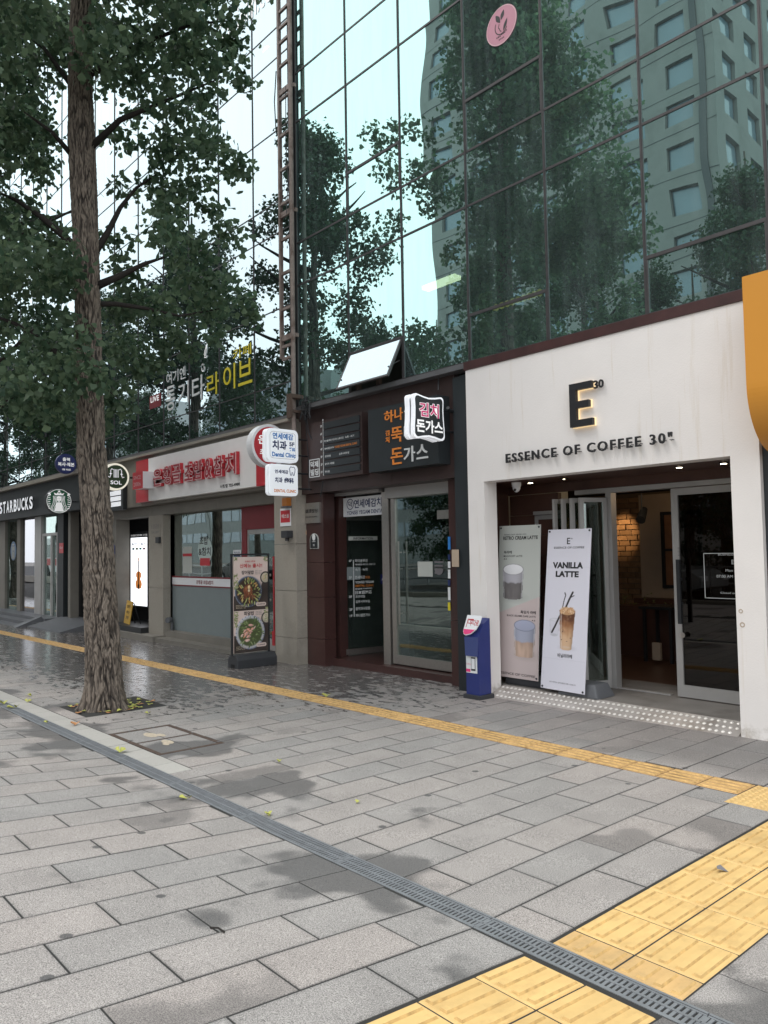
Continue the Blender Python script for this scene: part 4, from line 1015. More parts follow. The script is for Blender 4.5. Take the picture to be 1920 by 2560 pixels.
for i in range(420):
    p = Vector((q0[0] + rr.normal() * .28, BY - .8 + rr.normal() * .12, q0[2] + rr.normal() * .11)); s = .03
    a, b, c = (Vector(rr.normal(size=3)).normalized() * s for _ in range(3)); m.add([p + a, p + b, p + c], [(0, 1, 2)])
pl_ = m.build('potted_plant', mat('room_plant', (.16, .17, .07), .6, var=.3, vs=20), None); tag(pl_, 'leafy pale plant standing on the planter box inside the café', 'plant')
m = MB(); q = A(1605, 1285, 10.2)
m.tube([(q[0], 10.2, q[2] + .3), (q[0], 10.2, q[2] + .05)], .012, 8); m.tube([(q[0] - .02, 10.3, q[2] + .07), (q[0] + .03, 10.1, q[2] - .09)], [.05, .07], 14)
sp = m.build('spot_lamp', K['blackm'], None); tag(sp, 'black track spotlight hanging from the café ceiling', 'spotlight')
sl2 = bpy.data.lights.new('brick_spot', 'SPOT'); sl2.energy = 34; sl2.color = (1, .62, .28); sl2.spot_size = R(42); sl2.spot_blend = .8; sl2.shadow_soft_size = .04
o = bpy.data.objects.new('brick_spot', sl2); COL.objects.link(o); tg = Vector(A(1560, 1330, BY)); o.location = (tg[0] + .1, BY - .75, hz + .1)
o.rotation_euler = (Vector(o.location) - tg).to_track_quat('Z', 'Y').to_euler()
for i, (x, y) in enumerate(((-5.6, 9.6), (-3.9, 9.8))):
    pl = bpy.data.lights.new('room_glow', 'POINT'); pl.energy = 5; pl.color = (1, .7, .42); pl.shadow_soft_size = .1
    o = bpy.data.objects.new('room_glow', pl); COL.objects.link(o); o.location = (x, y, hz + .1)
m = MB(); q = A(1645, 1628, 10); m.box(q[0] - .06, q[0] + .06, 9.95, 10, q[2] - .12, q[2] + .12)
m.build('wall_socket', K['plaster'], rm)
m = MB(); x = A(1660, 1560, 10.3)[0]
for dx in (-.2, .2):
    for dy in (-.18, .18): m.box(x + dx - .02, x + dx + .02, 10.3 + dy - .02, 10.3 + dy + .02, gf, .72)
m.box(x - .25, x + .25, 10.05, 10.55, .72, .76)
tag(m.build('cafe_table', K['blackm']), 'small dark table inside the café doorway', 'table')
# ================================================================ RED GRANITE ENTRANCE
FY = 7.12; DG = 7.56
jx = A(830, 1450, DG)[0]
ge = thing('granite_entrance', (-8.2, FY, -.1), 'dark red granite building entrance with brown fascia and glass doors', 'entrance')
gx0 = A(752, 1237, FY)[0]; gx1 = A(1141, 1195, FY)[0]; fz0 = A(752, 1237, FY)[2]; fz1 = 3.864
m = MB(); n = 3
for i in range(n):
    a = gx0 - .25 + (gx1 - gx0 + .25) * i / n; b = gx0 - .25 + (gx1 - gx0 + .25) * (i + 1) / n
    m = MB(); m.box(a + .002, b - .002, FY, FY + .5, fz0, fz1); m.build('fascia_panel', K['granite2'], ge)
px0 = A(759, 1500, 7.2)[0] - .15; px1 = A(811, 1500, 7.2)[0]
for a, b in ((-.3, .25), (.25, .9), (.9, 1.45), (1.45, fz0 - .002)):
    m = MB(); m.box(px0, px1, 7.2, 7.42, a + .003, b - .003); m.build('granite_block', K['granite'], ge)
rx0_ = A(1124, 1400, 7.25)[0]; rx1_ = A(1140, 1400, 7.25)[0]
for a, b in ((-.3, .7), (.7, fz0 - .002)):
    m = MB(); m.box(rx0_, rx1_ + .15, 7.25, 7.9, a + .003, b - .003); m.build('granite_block', K['granite'], ge)
m = MB(); m.box(px1, rx0_, 7.36, 9.6, -.35, -.05); m.build('step', K['granite'], ge)
m = MB(); m.box(px1 - .3, rx0_ + .1, 9.6, 9.7, -.1, fz0 + .2); m.box(px1 - .3, px1 - .2, 7.42, 9.6, -.1, fz0); m.box(rx0_ + .16, rx0_ + .22, 7.9, 9.6, -.1, fz0); m.build('lobby_wall', mat('lobby_paint', (.34, .35, .33), .7, var=.15), ge)
m = MB(); m.box(px1 - .0, jx - .002, DG - .05, DG + .1, -.05, fz0); m.build('granite_return', K['granite'], ge)
m = MB(); m.box(px1 - .3, rx0_ + .1, 7.65, 9.6, fz0 + .001, fz0 + .1); m.build('lobby_ceiling', K['midin'], ge)
# black pillar next to the white front
m = MB(); m.box(A(1143, 1500, 7.05)[0], wx0 - .004, 7.05, 7.3, -.4, 3.80); m.build('black_pilaster', K['charcoal'], ge)
m = MB(); m.box(jx, jx + .035, DG - .12, DG - .06, -.05, fz0); m.box(jx + .05, jx + .07, DG - .09, DG - .04, -.05, fz0); m.build('steel_jamb', K['steel'], ge)
cx0, cx1 = A(963, 1450, DG)[0], A(980, 1450, DG)[0]; dx1 = A(1128, 1450, DG)[0]
m = MB(); m.box(cx0, cx1, DG - .05, DG + .05, -.05, fz0 - .05); m.build('steel_mullion', K['steel'], ge)
cz = A(1000, 1245, DG)[2]
m = MB(); m.box(cx1 + .004, rx0_ - .004, DG - .12, DG + .05, cz, fz0); m.build('shutter_box', K['alu'], ge)
m = MB(); m.box(jx + .12, cx0 - .004, DG - .1, DG + .05, A(860, 1240, DG)[2], fz0); m.build('shutter_box', K['alu'], ge)
# fixed / closed right leaf
z0 = -.03
r0 = cx1 + .03
m = MB(); m.box(r0, r0 + .09, DG - .03, DG + .03, z0, cz); m.box(r0 + .09, rx0_ - .01, DG - .03, DG + .03, z0, z0 + .13)
m.box(r0 + .2, r0 + .22, DG - .09, DG - .07, .55, 1.75); m.box(r0 + .2, r0 + .215, DG - .07, DG - .02, .7, .72); m.box(r0 + .2, r0 + .215, DG - .07, DG - .02, 1.58, 1.6)
ld_ = m.build('door_leaf', K['steel'], ge)
m = MB(); m.box(r0 + .09, rx0_ - .01, DG - .006, DG + .006, z0 + .13, cz); m.build('pane', GDARK, ld_)
m = MB(); q = A(1108, 1286, DG - .04); m.box(q[0] - .12, q[0] + .1, DG - .04, DG - .01, q[2] - .06, q[2] + .06); m.build('patch_fitting', K['steel'], ld_)
def sheet(name, pl, pt, pb, pr, Y, m_, par, th=.003):
    x0, x1, z0, z1 = bx(pl, pt, pb, pr, Y); b = MB(); b.box(x0, x1, Y, Y + th, z0, z1); return b.build(name, m_, par)
sheet('notice', 1044, 1404, 1441, 1081, DG - .012, K['bannerg'], ld_)
b = MB(); x0, x1, z0_, z1_ = bx(1086, 1402, 1442, 1108, DG - .012); ringp(b, ((x0 + x1) / 2, DG - .011, (z0_ + z1_) / 2), .0, .085, 20, R(180), R(360)); 
for i in range(4): b.box(x0, x1 - .01 * i, DG - .012, DG - .01, z1_ - .03 - .05 * i, z1_ - .005 - .05 * i)
b.build('badge', K['greyink'], ld_)
b = MB(); q = A(1075, 1463, DG - .4); ringp(b, (q[0], DG + .35, q[2] - .02), .235, .25, 36, lift=0, sx=1, sy=.62); b.build('hanging_ring', K['gold'], ge)
b = MB(); q = A(1082, 1260, 9.2); ringp(b, (q[0], 9.2, q[2]), .0, .3, 30, lift=0); b.build('wall_disc', K['black'], ge)
# stickers on the right jamb edge
for py0, py1, c in ((1342, 1374, 'blueink'), (1386, 1400, 'navyink'), (1404, 1420, 'white'), (1424, 1446, 'whiteink'), (1450, 1464, 'navyink'), (1468, 1500, 'whiteink'), (1506, 1526, 'yellowink')):
    sheet('sticker', 1119.5, py0, py1, 1125.5, 7.235, K[c], ge)
sheet('pin_board', 1129, 1374, 1417, 1146.5, 7.02, K['plaster'], ge)
# left leaf swung inward
hx_ = A(855, 1450, DG)[0]
ang = R(80); dv = Vector((math.cos(ang), math.sin(ang), 0)); u = dv; nrm = u.cross(Vector(UZ)); LW = .98
zt = A(862, 1300, DG)[2]
b = MB(); o = Vector((hx_, DG + .02, z0)); b.slabp(o, u, UZ, LW, .09, .03); b.slabp(o, u, UZ, .04, zt - z0, .03); b.slabp(o + u * (LW - .05), u, UZ, .05, zt - z0, .03)
sw = b.build('open_door', K['steel'], ge)
b = MB(); b.slabp(o + Vector((0, 0, .09)) - nrm * .012, u, UZ, LW - .05, zt - z0 - .09, .006); b.build('pane', GDARK, sw)
def leafpt(px, py):
    d = Vector(ray(px, py)); e = Vector((0, 0, EYE)); k = ((o - e).dot(nrm)) / d.dot(nrm); p = e + d * k
    return (p - o).dot(u), p.z
def leaftext(b, s, pl, pt, pb, pr, mi=0, **kw):
    a, za = leafpt(pl, pt); c, _ = leafpt(pr, pt); _, zb = leafpt(pl, pb)
    text(b, s, Vector((0, 0, zb)) + Vector((o.x, o.y, 0)) + u * a + nrm * .004, u, UZ, max(c - a, .05), za - zb, d=.001, m=mi, **kw)
def leafrect(b, pl, pt, pb, pr, mi=0, lift=.003):
    a, za = leafpt(pl, pt); c, _ = leafpt(pr, pt); _, zb = leafpt(pl, pb)
    b.slabp(Vector((o.x, o.y, zb)) + u * a + nrm * lift, u, UZ, c - a, za - zb, .002, mi)
b = MB(); leafrect(b, 871, 1341, 1351, 943); b.build('heading_strip', K['bannerg'], sw)
b = MB(); leafrect(b, 867, 1418, 1450, 901); b.build('paper', K['frost'], sw)
b = MB(); mi = 0
leaftext(b, 'INFORMATION', 883, 1343, 1349.5, 932, 1, bold=.02)
for s, pl, pt, pb, pr, c in (('6F', 872, 1399, 1405, 879, 0), ('하이솔루션', 887, 1398, 1406, 918, 0), ('하이테크 미디어 스튜디오', 888, 1409, 1414, 938, 0), ('속기 · 녹취', 888, 1421, 1428, 918, 0), ('5F', 872, 1441, 1447, 879, 0), ('연세예감', 887, 1439.5, 1447.5, 912, 0), ('치과', 913, 1439.5, 1447.5, 924, 2),
    ('YONSEI YEGAM', 888, 1453, 1459, 934, 0), ('DENTAL CLINIC', 888, 1462, 1467.5, 934, 2), ('(English Available)', 888, 1470, 1475, 930, 0), ('日本語対応', 888, 1477, 1486, 929, 0), ('3F', 872, 1489, 1495, 880, 0), ('코코네일', 888, 1488, 1495, 912, 0), ('김루시피부실', 889, 1501, 1508, 924, 0), ('2F', 873, 1521, 1527, 881, 0), ('음악과사람들', 889, 1518, 1526, 925, 0), ('1F', 874, 1537, 1543, 881, 0), ('하나셀돈가스', 889, 1535, 1543, 925, 0)):
    leaftext(b, s, pl, pt, pb, pr, c, bold=.012)
leafrect(b, 882.6, 1400, 1542, 884.2)
b.build('floor_directory', [K['whiteink'], K['ink'], K['orangeink']], sw)
b = MB(); leafrect(b, 951, 1436, 1460, 965); b.build('sticker', K['navy'], sw)
b = MB(); leaftext(b, 'ADT', 953.5, 1445, 1452, 963, 0, bold=.02); b.build('sticker_print', K['whiteink'], sw)
# mop standing in the lobby
b = MB(); q = A(915, 1625, 8.6); q2 = A(904, 1545, 8.75)
b.tube([(q[0], 8.6, -.03), (q2[0], 8.75, q2[2])], .014, 8); mp_ = thing('mop', (q[0], 8.6, -.05), 'blue handled mop leaning inside the granite entrance', 'mop'); b.build('handle', K['blueink'], mp_)
b = MB(); 
for i in range(26): b.tube([(q[0], 8.6, .5), (q[0] + random.uniform(-.12, .1), 8.6 + random.uniform(-.08, .08), .36 + random.uniform(-.1, .05))], .022, 5)
b.build('mop_head', K['bannerg'], mp_)
# transom sign of the dental clinic
x0, x1, z0_, z1_ = bx(858, 1246, 1293, 963, DG + .03)
ts = thing('transom_sign', (x0, DG, z0_), 'white dental clinic panel above the open glass door, navy lettering', 'sign')
b = MB(); b.box(x0, x1, DG + .03, DG + .06, z0_, z1_); b.build('panel', K['white'], ts)
b = MB(); Hh = z1_ - z0_; Wt = x1 - x0
text(b, '연세예감치과', (x0 + .27 * Wt, DG + .029, z0_ + .42 * Hh), UX, UZ, .80 * Wt, .45 * Hh, bold=.02)
text(b, 'YONSEI YEGAM DENTAL CLINIC', (x0 + .09 * Wt, DG + .029, z0_ + .1 * Hh), UX, UZ, 1.16 * Wt, .2 * Hh, bold=.015)
c_ = (x0 + .175 * Wt, DG + .028, z0_ + .65 * Hh); ringp(b, c_, .075, .088, 24, lift=0); text(b, '덕', (c_[0] - .045, c_[1], c_[2] - .045), UX, UZ, .09, .09, bold=.01)
b.v = [(min(v[0], x1), v[1], v[2]) for v in b.v]
b.build('lettering', K['navyink'], ts)
# small plates beside the entrance
def plate(name, pl, pt, pb, pr, Y, m_, label, cat, th=.02, bevel=0):
    x0, x1, z0, z1 = bx(pl, pt, pb, pr, Y); t = thing(name, (x0, Y, z0), label, cat)
    b = MB(); b.box(x0, x1, Y, Y + th, z0, z1); b.build('plate', m_, t, bevel=bevel); return t, x0, x1, z0, z1
t, x0, x1, z0_, z1_ = plate('name_plate', 760, 1259, 1309, 798, 7.17, K['steel'], 'brushed steel building name plate on the red granite pier', 'plaque', .029)
b = MB(); w_ = x1 - x0; h = z1_ - z0_; text(b, '德濟빌딩', (x0 + .1 * w_, 7.169, z0_ + .5 * h), UX, UZ, .78 * w_, .2 * h, bold=.01); text(b, 'DUK JE BUILDING', (x0 + .12 * w_, 7.169, z0_ + .26 * h), UX, UZ, .72 * w_, .08 * h, bold=.01); b.build('lettering', K['ink'], t)
x0, x1, z0_, z1_ = bx(774, 1334, 1372, 794.5, 7.18)
t = thing('arched_plaque', (x0, 7.18, z0_), 'small dark arched address plaque below the steel name plate', 'plaque'); w_ = x1 - x0; h = z1_ - z0_
def arch(w_, h): return [(0, 0), (w_, 0), (w_, h - w_ / 2)] + [(w_ / 2 + w_ / 2 * math.cos(a), h - w_ / 2 + w_ / 2 * math.sin(a)) for a in np.linspace(.2, math.pi - .2, 9)] + [(0, h - w_ / 2)]
b = MB(); b.poly(arch(w_, h), (x0, 7.199, z0_), UX, UZ, .015); b.build('rim', K['bannerg'], t)
b = MB(); b.poly([(p[0] * .88 + .06 * w_, p[1] * .93 + .03 * h) for p in arch(w_, h)], (x0, 7.1845, z0_), UX, UZ, .004); b.build('plate', K['charcoal'], t)
b = MB(); ringp(b, (x0 + w_ / 2, 7.18, z0_ + h * .76), 0, w_ * .2, 14, lift=0, sy=1.3); text(b, '남대문로', (x0 + .28 * w_, 7.18, z0_ + .44 * h), UX, UZ, .44 * w_, .07 * h, bold=.02); text(b, '70', (x0 + .4 * w_, 7.18, z0_ + .16 * h), UX, UZ, .2 * w_, .13 * h, bold=.03); b.build('print', K['whiteink'], t)
t, *_ = plate('warning_sticker', 759.5, 1325, 1338, 766, 7.195, K['plaster'], 'tiny pale sticker with orange square at the granite edge', 'sticker', .004)
b = MB(); x0, x1, z0_, z1_ = bx(761, 1328, 1335, 765, 7.193); b.box(x0, x1, 7.192, 7.194, z0_, z1_); b.build('print', K['orangeink'], t)
# building directory
Y = 6.99
x0, x1 = A(769, 1130, Y)[0], A(906, 1110, Y)[0]; z0_ = A(772, 1203, Y)[2]; z1_ = A(769, 1061, Y)[2]
t = thing('building_directory', (x0, Y, z0_), 'dark brown building directory board with black floor slats and small white names', 'sign')
b = MB(); xm = A(810.5, 1120, Y)[0] - .03
b.box(x0, x1, Y, FY - .002, z0_, z1_); b.build('board', K['granite2'], t)
zs = np.linspace(A(811, 1190, Y)[2], A(811, 1056, Y)[2], 8)
xs0, xs1 = A(811, 1120, Y)[0], A(901, 1105, Y)[0]
for i in range(7):
    b = MB(); b.box(xs0, xs1, Y - .018, Y - .0005, zs[i] + .012, zs[i + 1] - .012); b.build('slat', K['charcoal'], t)
hs_ = (zs[1] - zs[0])
b = MB(); yb_ = Y - .0195; Wd = xs1 - xs0
for i, items in enumerate(([('하나셀', .04, .13, 0)], [('음악과 사람들', .04, .27, 0)], [('코코네일', .04, .17, 0), ('김루시피부실', .45, .27, 0)], [('연세예감치과', .03, .27, 0), ('YONSEI YEGAM DENTAL CLINIC', .32, .62, 2)], [('하이솔루션 미디어 스튜디오', .02, .56, 0), ('녹취 · 속기', .62, .24, 0)], [], [])):
    for s, fx, fw, c in items: text(b, s, (xs0 + fx * Wd, yb_, zs[i] + hs_ * .36), UX, UZ, fw * Wd, hs_ * .27, d=.001, bold=.015, m=c)
xl = A(808.6, 1120, Y)[0]
b.box(xl - .004, xl + .004, Y - .004, Y - .0005, zs[0] + .02, zs[-1] + .04)
for i in range(7): text(b, '%dF' % (i + 1), (xl - .07, Y - .001, zs[i] + hs_ * .4), UX, UZ, .045, .035, bold=.02)
for z in (zs[0] + .02, zs[-1] + .04): ringp(b, (xl, Y - .004, z), 0, .014, 10, lift=0)
lx0, lx1, lz0, lz1 = bx(773.5, 1150, 1195, 799, Y - .001); e = .012
for r in ((lx0, lx1, lz0, lz0 + e), (lx0, lx1, lz1 - e, lz1), (lx0, lx0 + e, lz0 + e, lz1 - e), (lx1 - e, lx1, lz0 + e, lz1 - e)): b.box(r[0], r[1], Y - .005, Y - .0006, r[2], r[3])
w_ = lx1 - lx0; h = lz1 - lz0
text(b, '덕제', (lx0 + .12 * w_, Y - .001, lz0 + .53 * h), UX, UZ, .76 * w_, .36 * h, bold=.03); text(b, '빌딩', (lx0 + .12 * w_, Y - .001, lz0 + .1 * h), UX, UZ, .76 * w_, .36 * h, bold=.03)
b.build('lettering', [K['whiteink'], K['ink'], K['orangeink']], t)
# charcoal board of the cutlet restaurant
Y = 6.90
x0, x1 = A(921, 1100, Y)[0], A(1095, 1080, Y)[0]; z0_ = A(921, 1182, Y)[2]; z1_ = A(921, 1026, Y)[2]
t = thing('restaurant_sign', (x0, Y, z0_), 'charcoal pork cutlet restaurant board with orange and white Korean letters', 'sign')
b = MB(); b.box(x0, x1, Y, FY - .002, z0_, z1_); b.build('board', K['charcoal'], t)
b = MB(); kb = dict(d=.012, bold=.012)
def T(s, c, pl, pt, pb, pr, Yp=Y): 
    a0, a1, c0, c1 = bx(pl, pt, pb, pr, Yp); text(b, s, (a0, Yp, c0), UX, UZ, a1 - a0, c1 - c0, m=c, side=c, **kb)
T('하', 0, 961, 1029, 1059, 984); T('나', 0, 987, 1022, 1053, 1007); T('셀', 1, 1011, 1014, 1046, 1034)
T('김', 0, 965, 1077, 1090, 974); T('치', 0, 965, 1093, 1108, 974); T('뚝', 0, 979, 1070, 1108, 1006); T('배', 1, 1011, 1063, 1100, 1036); T('기', 1, 1041, 1054, 1092, 1062)
T('돈', 0, 978, 1122, 1163, 1007); T('가', 1, 1010, 1118, 1157, 1038); T('스', 1, 1042, 1113, 1149, 1070)
b.build('lettering', [K['orangeink'], K['whiteink']], t)
# ---- projecting boxes
def rsign(name, X, y0, y1, z0, z1, th, label, face, rim, r=.08, gap=False, wavy=0):
    t = thing(name, (X, y1, z0), label, 'sign'); w_, h = y1 - y0, z1 - z0
    out = rrect(w_, h, r)
    def wave(pts): return [(p[0] + wavy * math.sin(p[1] / h * 2 * math.pi + .5) * (1 if p[0] > w_ / 2 else -1) * .5, p[1] + wavy * (math.cos(p[0] / w_ * 2 * math.pi)) * (1 if p[1] > h / 2 else -1)) for p in pts]
    if wavy:
        d_ = []
        for p, q in zip(out, out[1:] + out[:1]):
            for k in range(4): d_.append((p[0] + (q[0] - p[0]) * k / 4, p[1] + (q[1] - p[1]) * k / 4))
        out = wave(d_)
    if gap:
        b = MB(); b.poly(out, (X - th, y0, z0), UY, UZ, th * .36); b.build('back_shell', rim, t)
        b = MB(); b.poly([(.03 + p[0] * (w_ - .06) / w_, .03 + p[1] * (h - .06) / h) for p in out], (X - th * .64, y0, z0), UY, UZ, th * .28); b.build('core', K['blackm'], t)
        b = MB(); b.poly(out, (X - th * .36, y0, z0), UY, UZ, th * .36 - .006); b.build('front_shell', rim, t)
    else:
        b = MB(); b.poly(out, (X - th, y0, z0), UY, UZ, th - .006); b.build('shell', rim, t)
    s = .045
    b = MB(); b.poly([(s * .5 + p[0] * (w_ - s) / w_, s * .5 + p[1] * (h - s) / h) for p in out], (X - .006, y0, z0), UY, UZ, .006); b.build('face', face, t)
    b = MB()
    for zz in (z0 + h * .25, z0 + h * .75): b.tube([(X - th / 2, y1 - .01, zz), (X - th / 2, FY, zz)], .014, 8)
    b.build('bracket', K['blackm'], t)
    return t, w_, h
def st(b, s, X, y0, z0, w_, h, fx, fz, fw, fh, m=0, bold=.015, d=.002): text(b, s, (X, y0 + fx * w_, z0 + fz * h), UY, UZ, fw * w_, fh * h, d=d, bold=bold, m=m)
X = -6.586; y0, y1, z0_, z1_ = 6.335, 6.855, 2.985, 3.505
t, w_, h = rsign('projecting_sign', X, y0, y1, z0_, z1_, .17, 'wavy black projecting sign with white rim, pink and white pork cutlet lettering', K['charcoal'], K['whitelit'], .06, gap=True, wavy=.018)
b = MB(); 
text(b, '김치', (X + .001, y0 + .15 * w_, z0_ + .48 * h), UY, UZ, .68 * w_, .36 * h, d=.003, bold=.06, m=0); layered(b, '김치', (X + .004, y0 + .15 * w_, z0_ + .48 * h), UY, UZ, .68 * w_, .36 * h, .06, .022, d=.003, m=1)
st(b, '돈가스', X + .001, y0, z0_, w_, h, .06, .12, .88, .31, 0, bold=.03)
b.build('lettering', [K['whiteink2'], K['magenta']], t)
X = -9.735
y0, y1, z0_, z1_ = 6.275, 6.848, 3.0, 3.51
t, w_, h = rsign('projecting_sign', X, y0, y1, z0_, z1_, .13, 'rounded white projecting dental clinic sign marked 5F, upper of two', K['signwhite'], K['signwhite'], .08, gap=True)
b = MB()
b.poly(rrect(w_ - .1, h - .1, .06, x=.05, y=.05), (X - .0, y0, z0_), UY, UZ, .0006, 2); b.poly(rrect(w_ - .108, h - .108, .058, x=.054, y=.054), (X + .0002, y0, z0_), UY, UZ, .0009, 3)
for s, fx, fz, fw, fh, c in (('연세예감', .17, .68, .66, .19, 0), ('치과', .16, .36, .46, .28, 1), ('5F', .70, .50, .17, .12, 1), ('牙科', .69, .34, .2, .12, 0), ('Dental Clinic', .15, .15, .75, .14, 0)): st(b, s, X + .0015, y0, z0_, w_, h, fx, fz, fw, fh, c, bold=.035)
b.build('lettering', [K['blueink'], K['navyink'], K['greyink'], K['signwhite']], t)
y0, y1, z0_, z1_ = 6.30, 6.835, 2.485, 2.965
t, w_, h = rsign('projecting_sign', X, y0, y1, z0_, z1_, .10, 'rounded white projecting dental clinic sign with a tooth drawing, lower of two', K['signwhite'], K['signwhite'], .06, gap=True)
b = MB()
for s, fx, fz, fw, fh, c in (('연세예감', .2, .70, .46, .12, 1), ('치과', .2, .40, .26, .18, 1), ('歯科', .52, .40, .33, .18, 1), ('DENTAL CLINIC', .17, .1, .75, .1, 2)): st(b, s, X + .001, y0, z0_, w_, h, fx, fz, fw, fh, c, bold=.035)
tooth = [(.0, .09), (.02, .12), (.05, .115), (.08, .12), (.1, .09), (.095, .05), (.08, .0), (.065, .0), (.058, .04), (.045, .045), (.035, .0), (.018, .0), (.008, .05), (.0, .09)]
stroke(b, [(p[0] * 1.05, p[1] * 1.1) for p in tooth], .011, (X + .001, y0 + .7 * w_, z0_ + .66 * h), UY, UZ, m=1)
b.build('lettering', [K['blueink'], K['navyink'], K['orangeink']], t)
def roundsign(X, yc, zc, r, th, label, face, rim, rr=.9, name='round_sign', wy=7.0):
    t = thing(name, (X, wy, zc), label, 'sign')
    b = MB(); b.poly(circ(r, 44), (X - th, yc, zc), UY, UZ, th - .004); b.build('drum', rim, t)
    b = MB(); b.poly(circ(r * rr, 44), (X - .004, yc, zc), UY, UZ, .006); b.build('face', face, t)
    b = MB(); b.tube([(X - th / 2, yc + r * .9, zc), (X - th / 2, wy, zc)], .02, 8); b.build('bracket', K['blackm'], t); return t
X = -10.30
t = roundsign(X, 6.70, 3.33, .345, .16, 'round red sushi sign with white rim half hidden behind the dental signs', K['red'], K['white'], .87, wy=6.95)
b = MB(); text(b, '은행골', (X + .003, 6.47, 3.34), UY, UZ, .5, .15, d=.002, bold=.02); text(b, '초밥&참치', (X + .003, 6.5, 3.17), UY, UZ, .44, .1, d=.002, bold=.02); b.build('lettering', K['whiteink2'], t)
b = MB(); b.box(X - .16, X, 6.68, 6.98, 2.90, 2.985); b.build('arm_box', K['red'], t)
X = -16.22
t = roundsign(X, 6.59, 3.32, .295, .13, 'round olive green music shop sign with a glowing cream rim', K['greenlit'], K['creamlit'], .86, wy=7.0)
b = MB(); yo, zo = 6.59, 3.35
for dx in (-.045, -.015, .015, .045): b.box(X + .002, X + .0045, yo + dx - .008, yo + dx + .008, zo - .05, zo + .13)
for sg in (-1, 1): stroke(b, [(sg * .06, .12), (sg * .1, .14), (sg * .12, .1), (sg * .12, 0), (sg * .14, -.05), (sg * .18, -.03)], .018, (X + .002, yo, zo), UY, UZ); 
stroke(b, [(-.15, .03), (-.09, .03)], .014, (X + .002, yo, zo), UY, UZ); stroke(b, [(.09, .03), (.15, .03)], .014, (X + .002, yo, zo), UY, UZ)
text(b, 'SOL', (X + .003, yo - .125, zo - .2), UY, UZ, .25, .085, d=.002, bold=.03); b.build('lettering', K['whitelit'], t)
X = -19.44
t = roundsign(X, 6.63, 3.915, .25, .1, 'round navy blue copy and print shop sign above the coffee shop', K['navy'], K['navy'], .95, wy=7.0)
b = MB(); text(b, '출력', (X + .003, 6.54, 3.98), UY, UZ, .18, .09, d=.001, bold=.02); text(b, '복사·제본', (X + .003, 6.43, 3.85), UY, UZ, .4, .1, d=.001, bold=.02); text(b, '7층 702호', (X + .003, 6.53, 3.745), UY, UZ, .21, .05, d=.001, bold=.02); b.build('lettering', K['whiteink2'], t)
X = -19.71
t = roundsign(X, 6.55, 2.995, .32, .14, 'round green and white coffee shop emblem sign with a crowned siren', K['green'], K['blackm'], .955, wy=7.0)
b = MB(); Oc = (X + .003, 6.55, 2.995); kw = dict(u=UY, v=UZ, lift=.001)
ringp(b, Oc, .288, .300, 48, u=UY, v=UZ, lift=.0005)
for sg in (-1, 1):
    for i in range(4):                                   # wavy hair
        o0 = .052 + .03 * i
        stroke(b, [(sg * (o0 + .012 * math.sin(k * 1.1 + i)) * (1 + .25 * (k > 4)), .13 - .055 * k) for k in range(8)], .011, Oc, **kw)
    for i in range(7):                                   # twin tails
        stroke(b, [(sg * (.20 + .012 * (i % 2)), .15 - .055 * i), (sg * (.275 - .006 * abs(i - 3)), .13 - .052 * i)], .016, Oc, **kw)
    stroke(b, [(sg * .21, .15), (sg * .235, .2), (sg * .27, .17)], .03, Oc, **kw)
b.poly([(-.05, .1), (.05, .1), (.045, .02), (0, -.02), (-.045, .02)][::-1], Oc, UY, UZ, .001)
b.add([(Oc[0] + .0015, Oc[1] + p[0], Oc[2] + p[1]) for p in ((-.05, .02), (0, -.025), (.05, .02), (.05, .1), (.03, .125), (-.03, .125), (-.05, .1))], [tuple(range(7))])
b.add([(Oc[0] + .0012, Oc[1] + p[0], Oc[2] + p[1]) for p in ((-.07, -.06), (-.03, -.03), (.03, -.03), (.07, -.06), (.11, -.26), (-.11, -.26))], [(0, 5, 4, 3, 2, 1)])
b.add([(Oc[0] + .0012, Oc[1] + p[0], Oc[2] + p[1]) for p in ((-.1, .15), (.1, .15), (.13, .21), (.06, .185), (.045, .22), (0, .19), (-.045, .22), (-.06, .185), (-.13, .21))], [tuple(range(9))])
star = []
for i in range(10): a = math.pi / 2 + i * math.pi / 5; rr_ = .045 if i % 2 == 0 else .018; star.append((rr_ * math.cos(a), .245 + rr_ * math.sin(a)))
b.add([(Oc[0] + .0013, Oc[1] + p[0], Oc[2] + p[1]) for p in star], [tuple(range(10))])
b.build('emblem', K['whiteink2'], t)
b = MB(); O2 = (Oc[0] + .002, Oc[1], Oc[2])
for sg in (-1, 1): blob(b, (O2[0], O2[1] + sg * .022, O2[2] + .075), .011, .005, 0, UY, UZ, .001, n=8)
stroke(b, [(0, .075), (-.004, .045), (.006, .042)], .005, O2, **kw); stroke(b, [(-.014, .02), (0, .015), (.014, .02)], .006, O2, **kw)
b.build('face_drawing', K['green'], t)
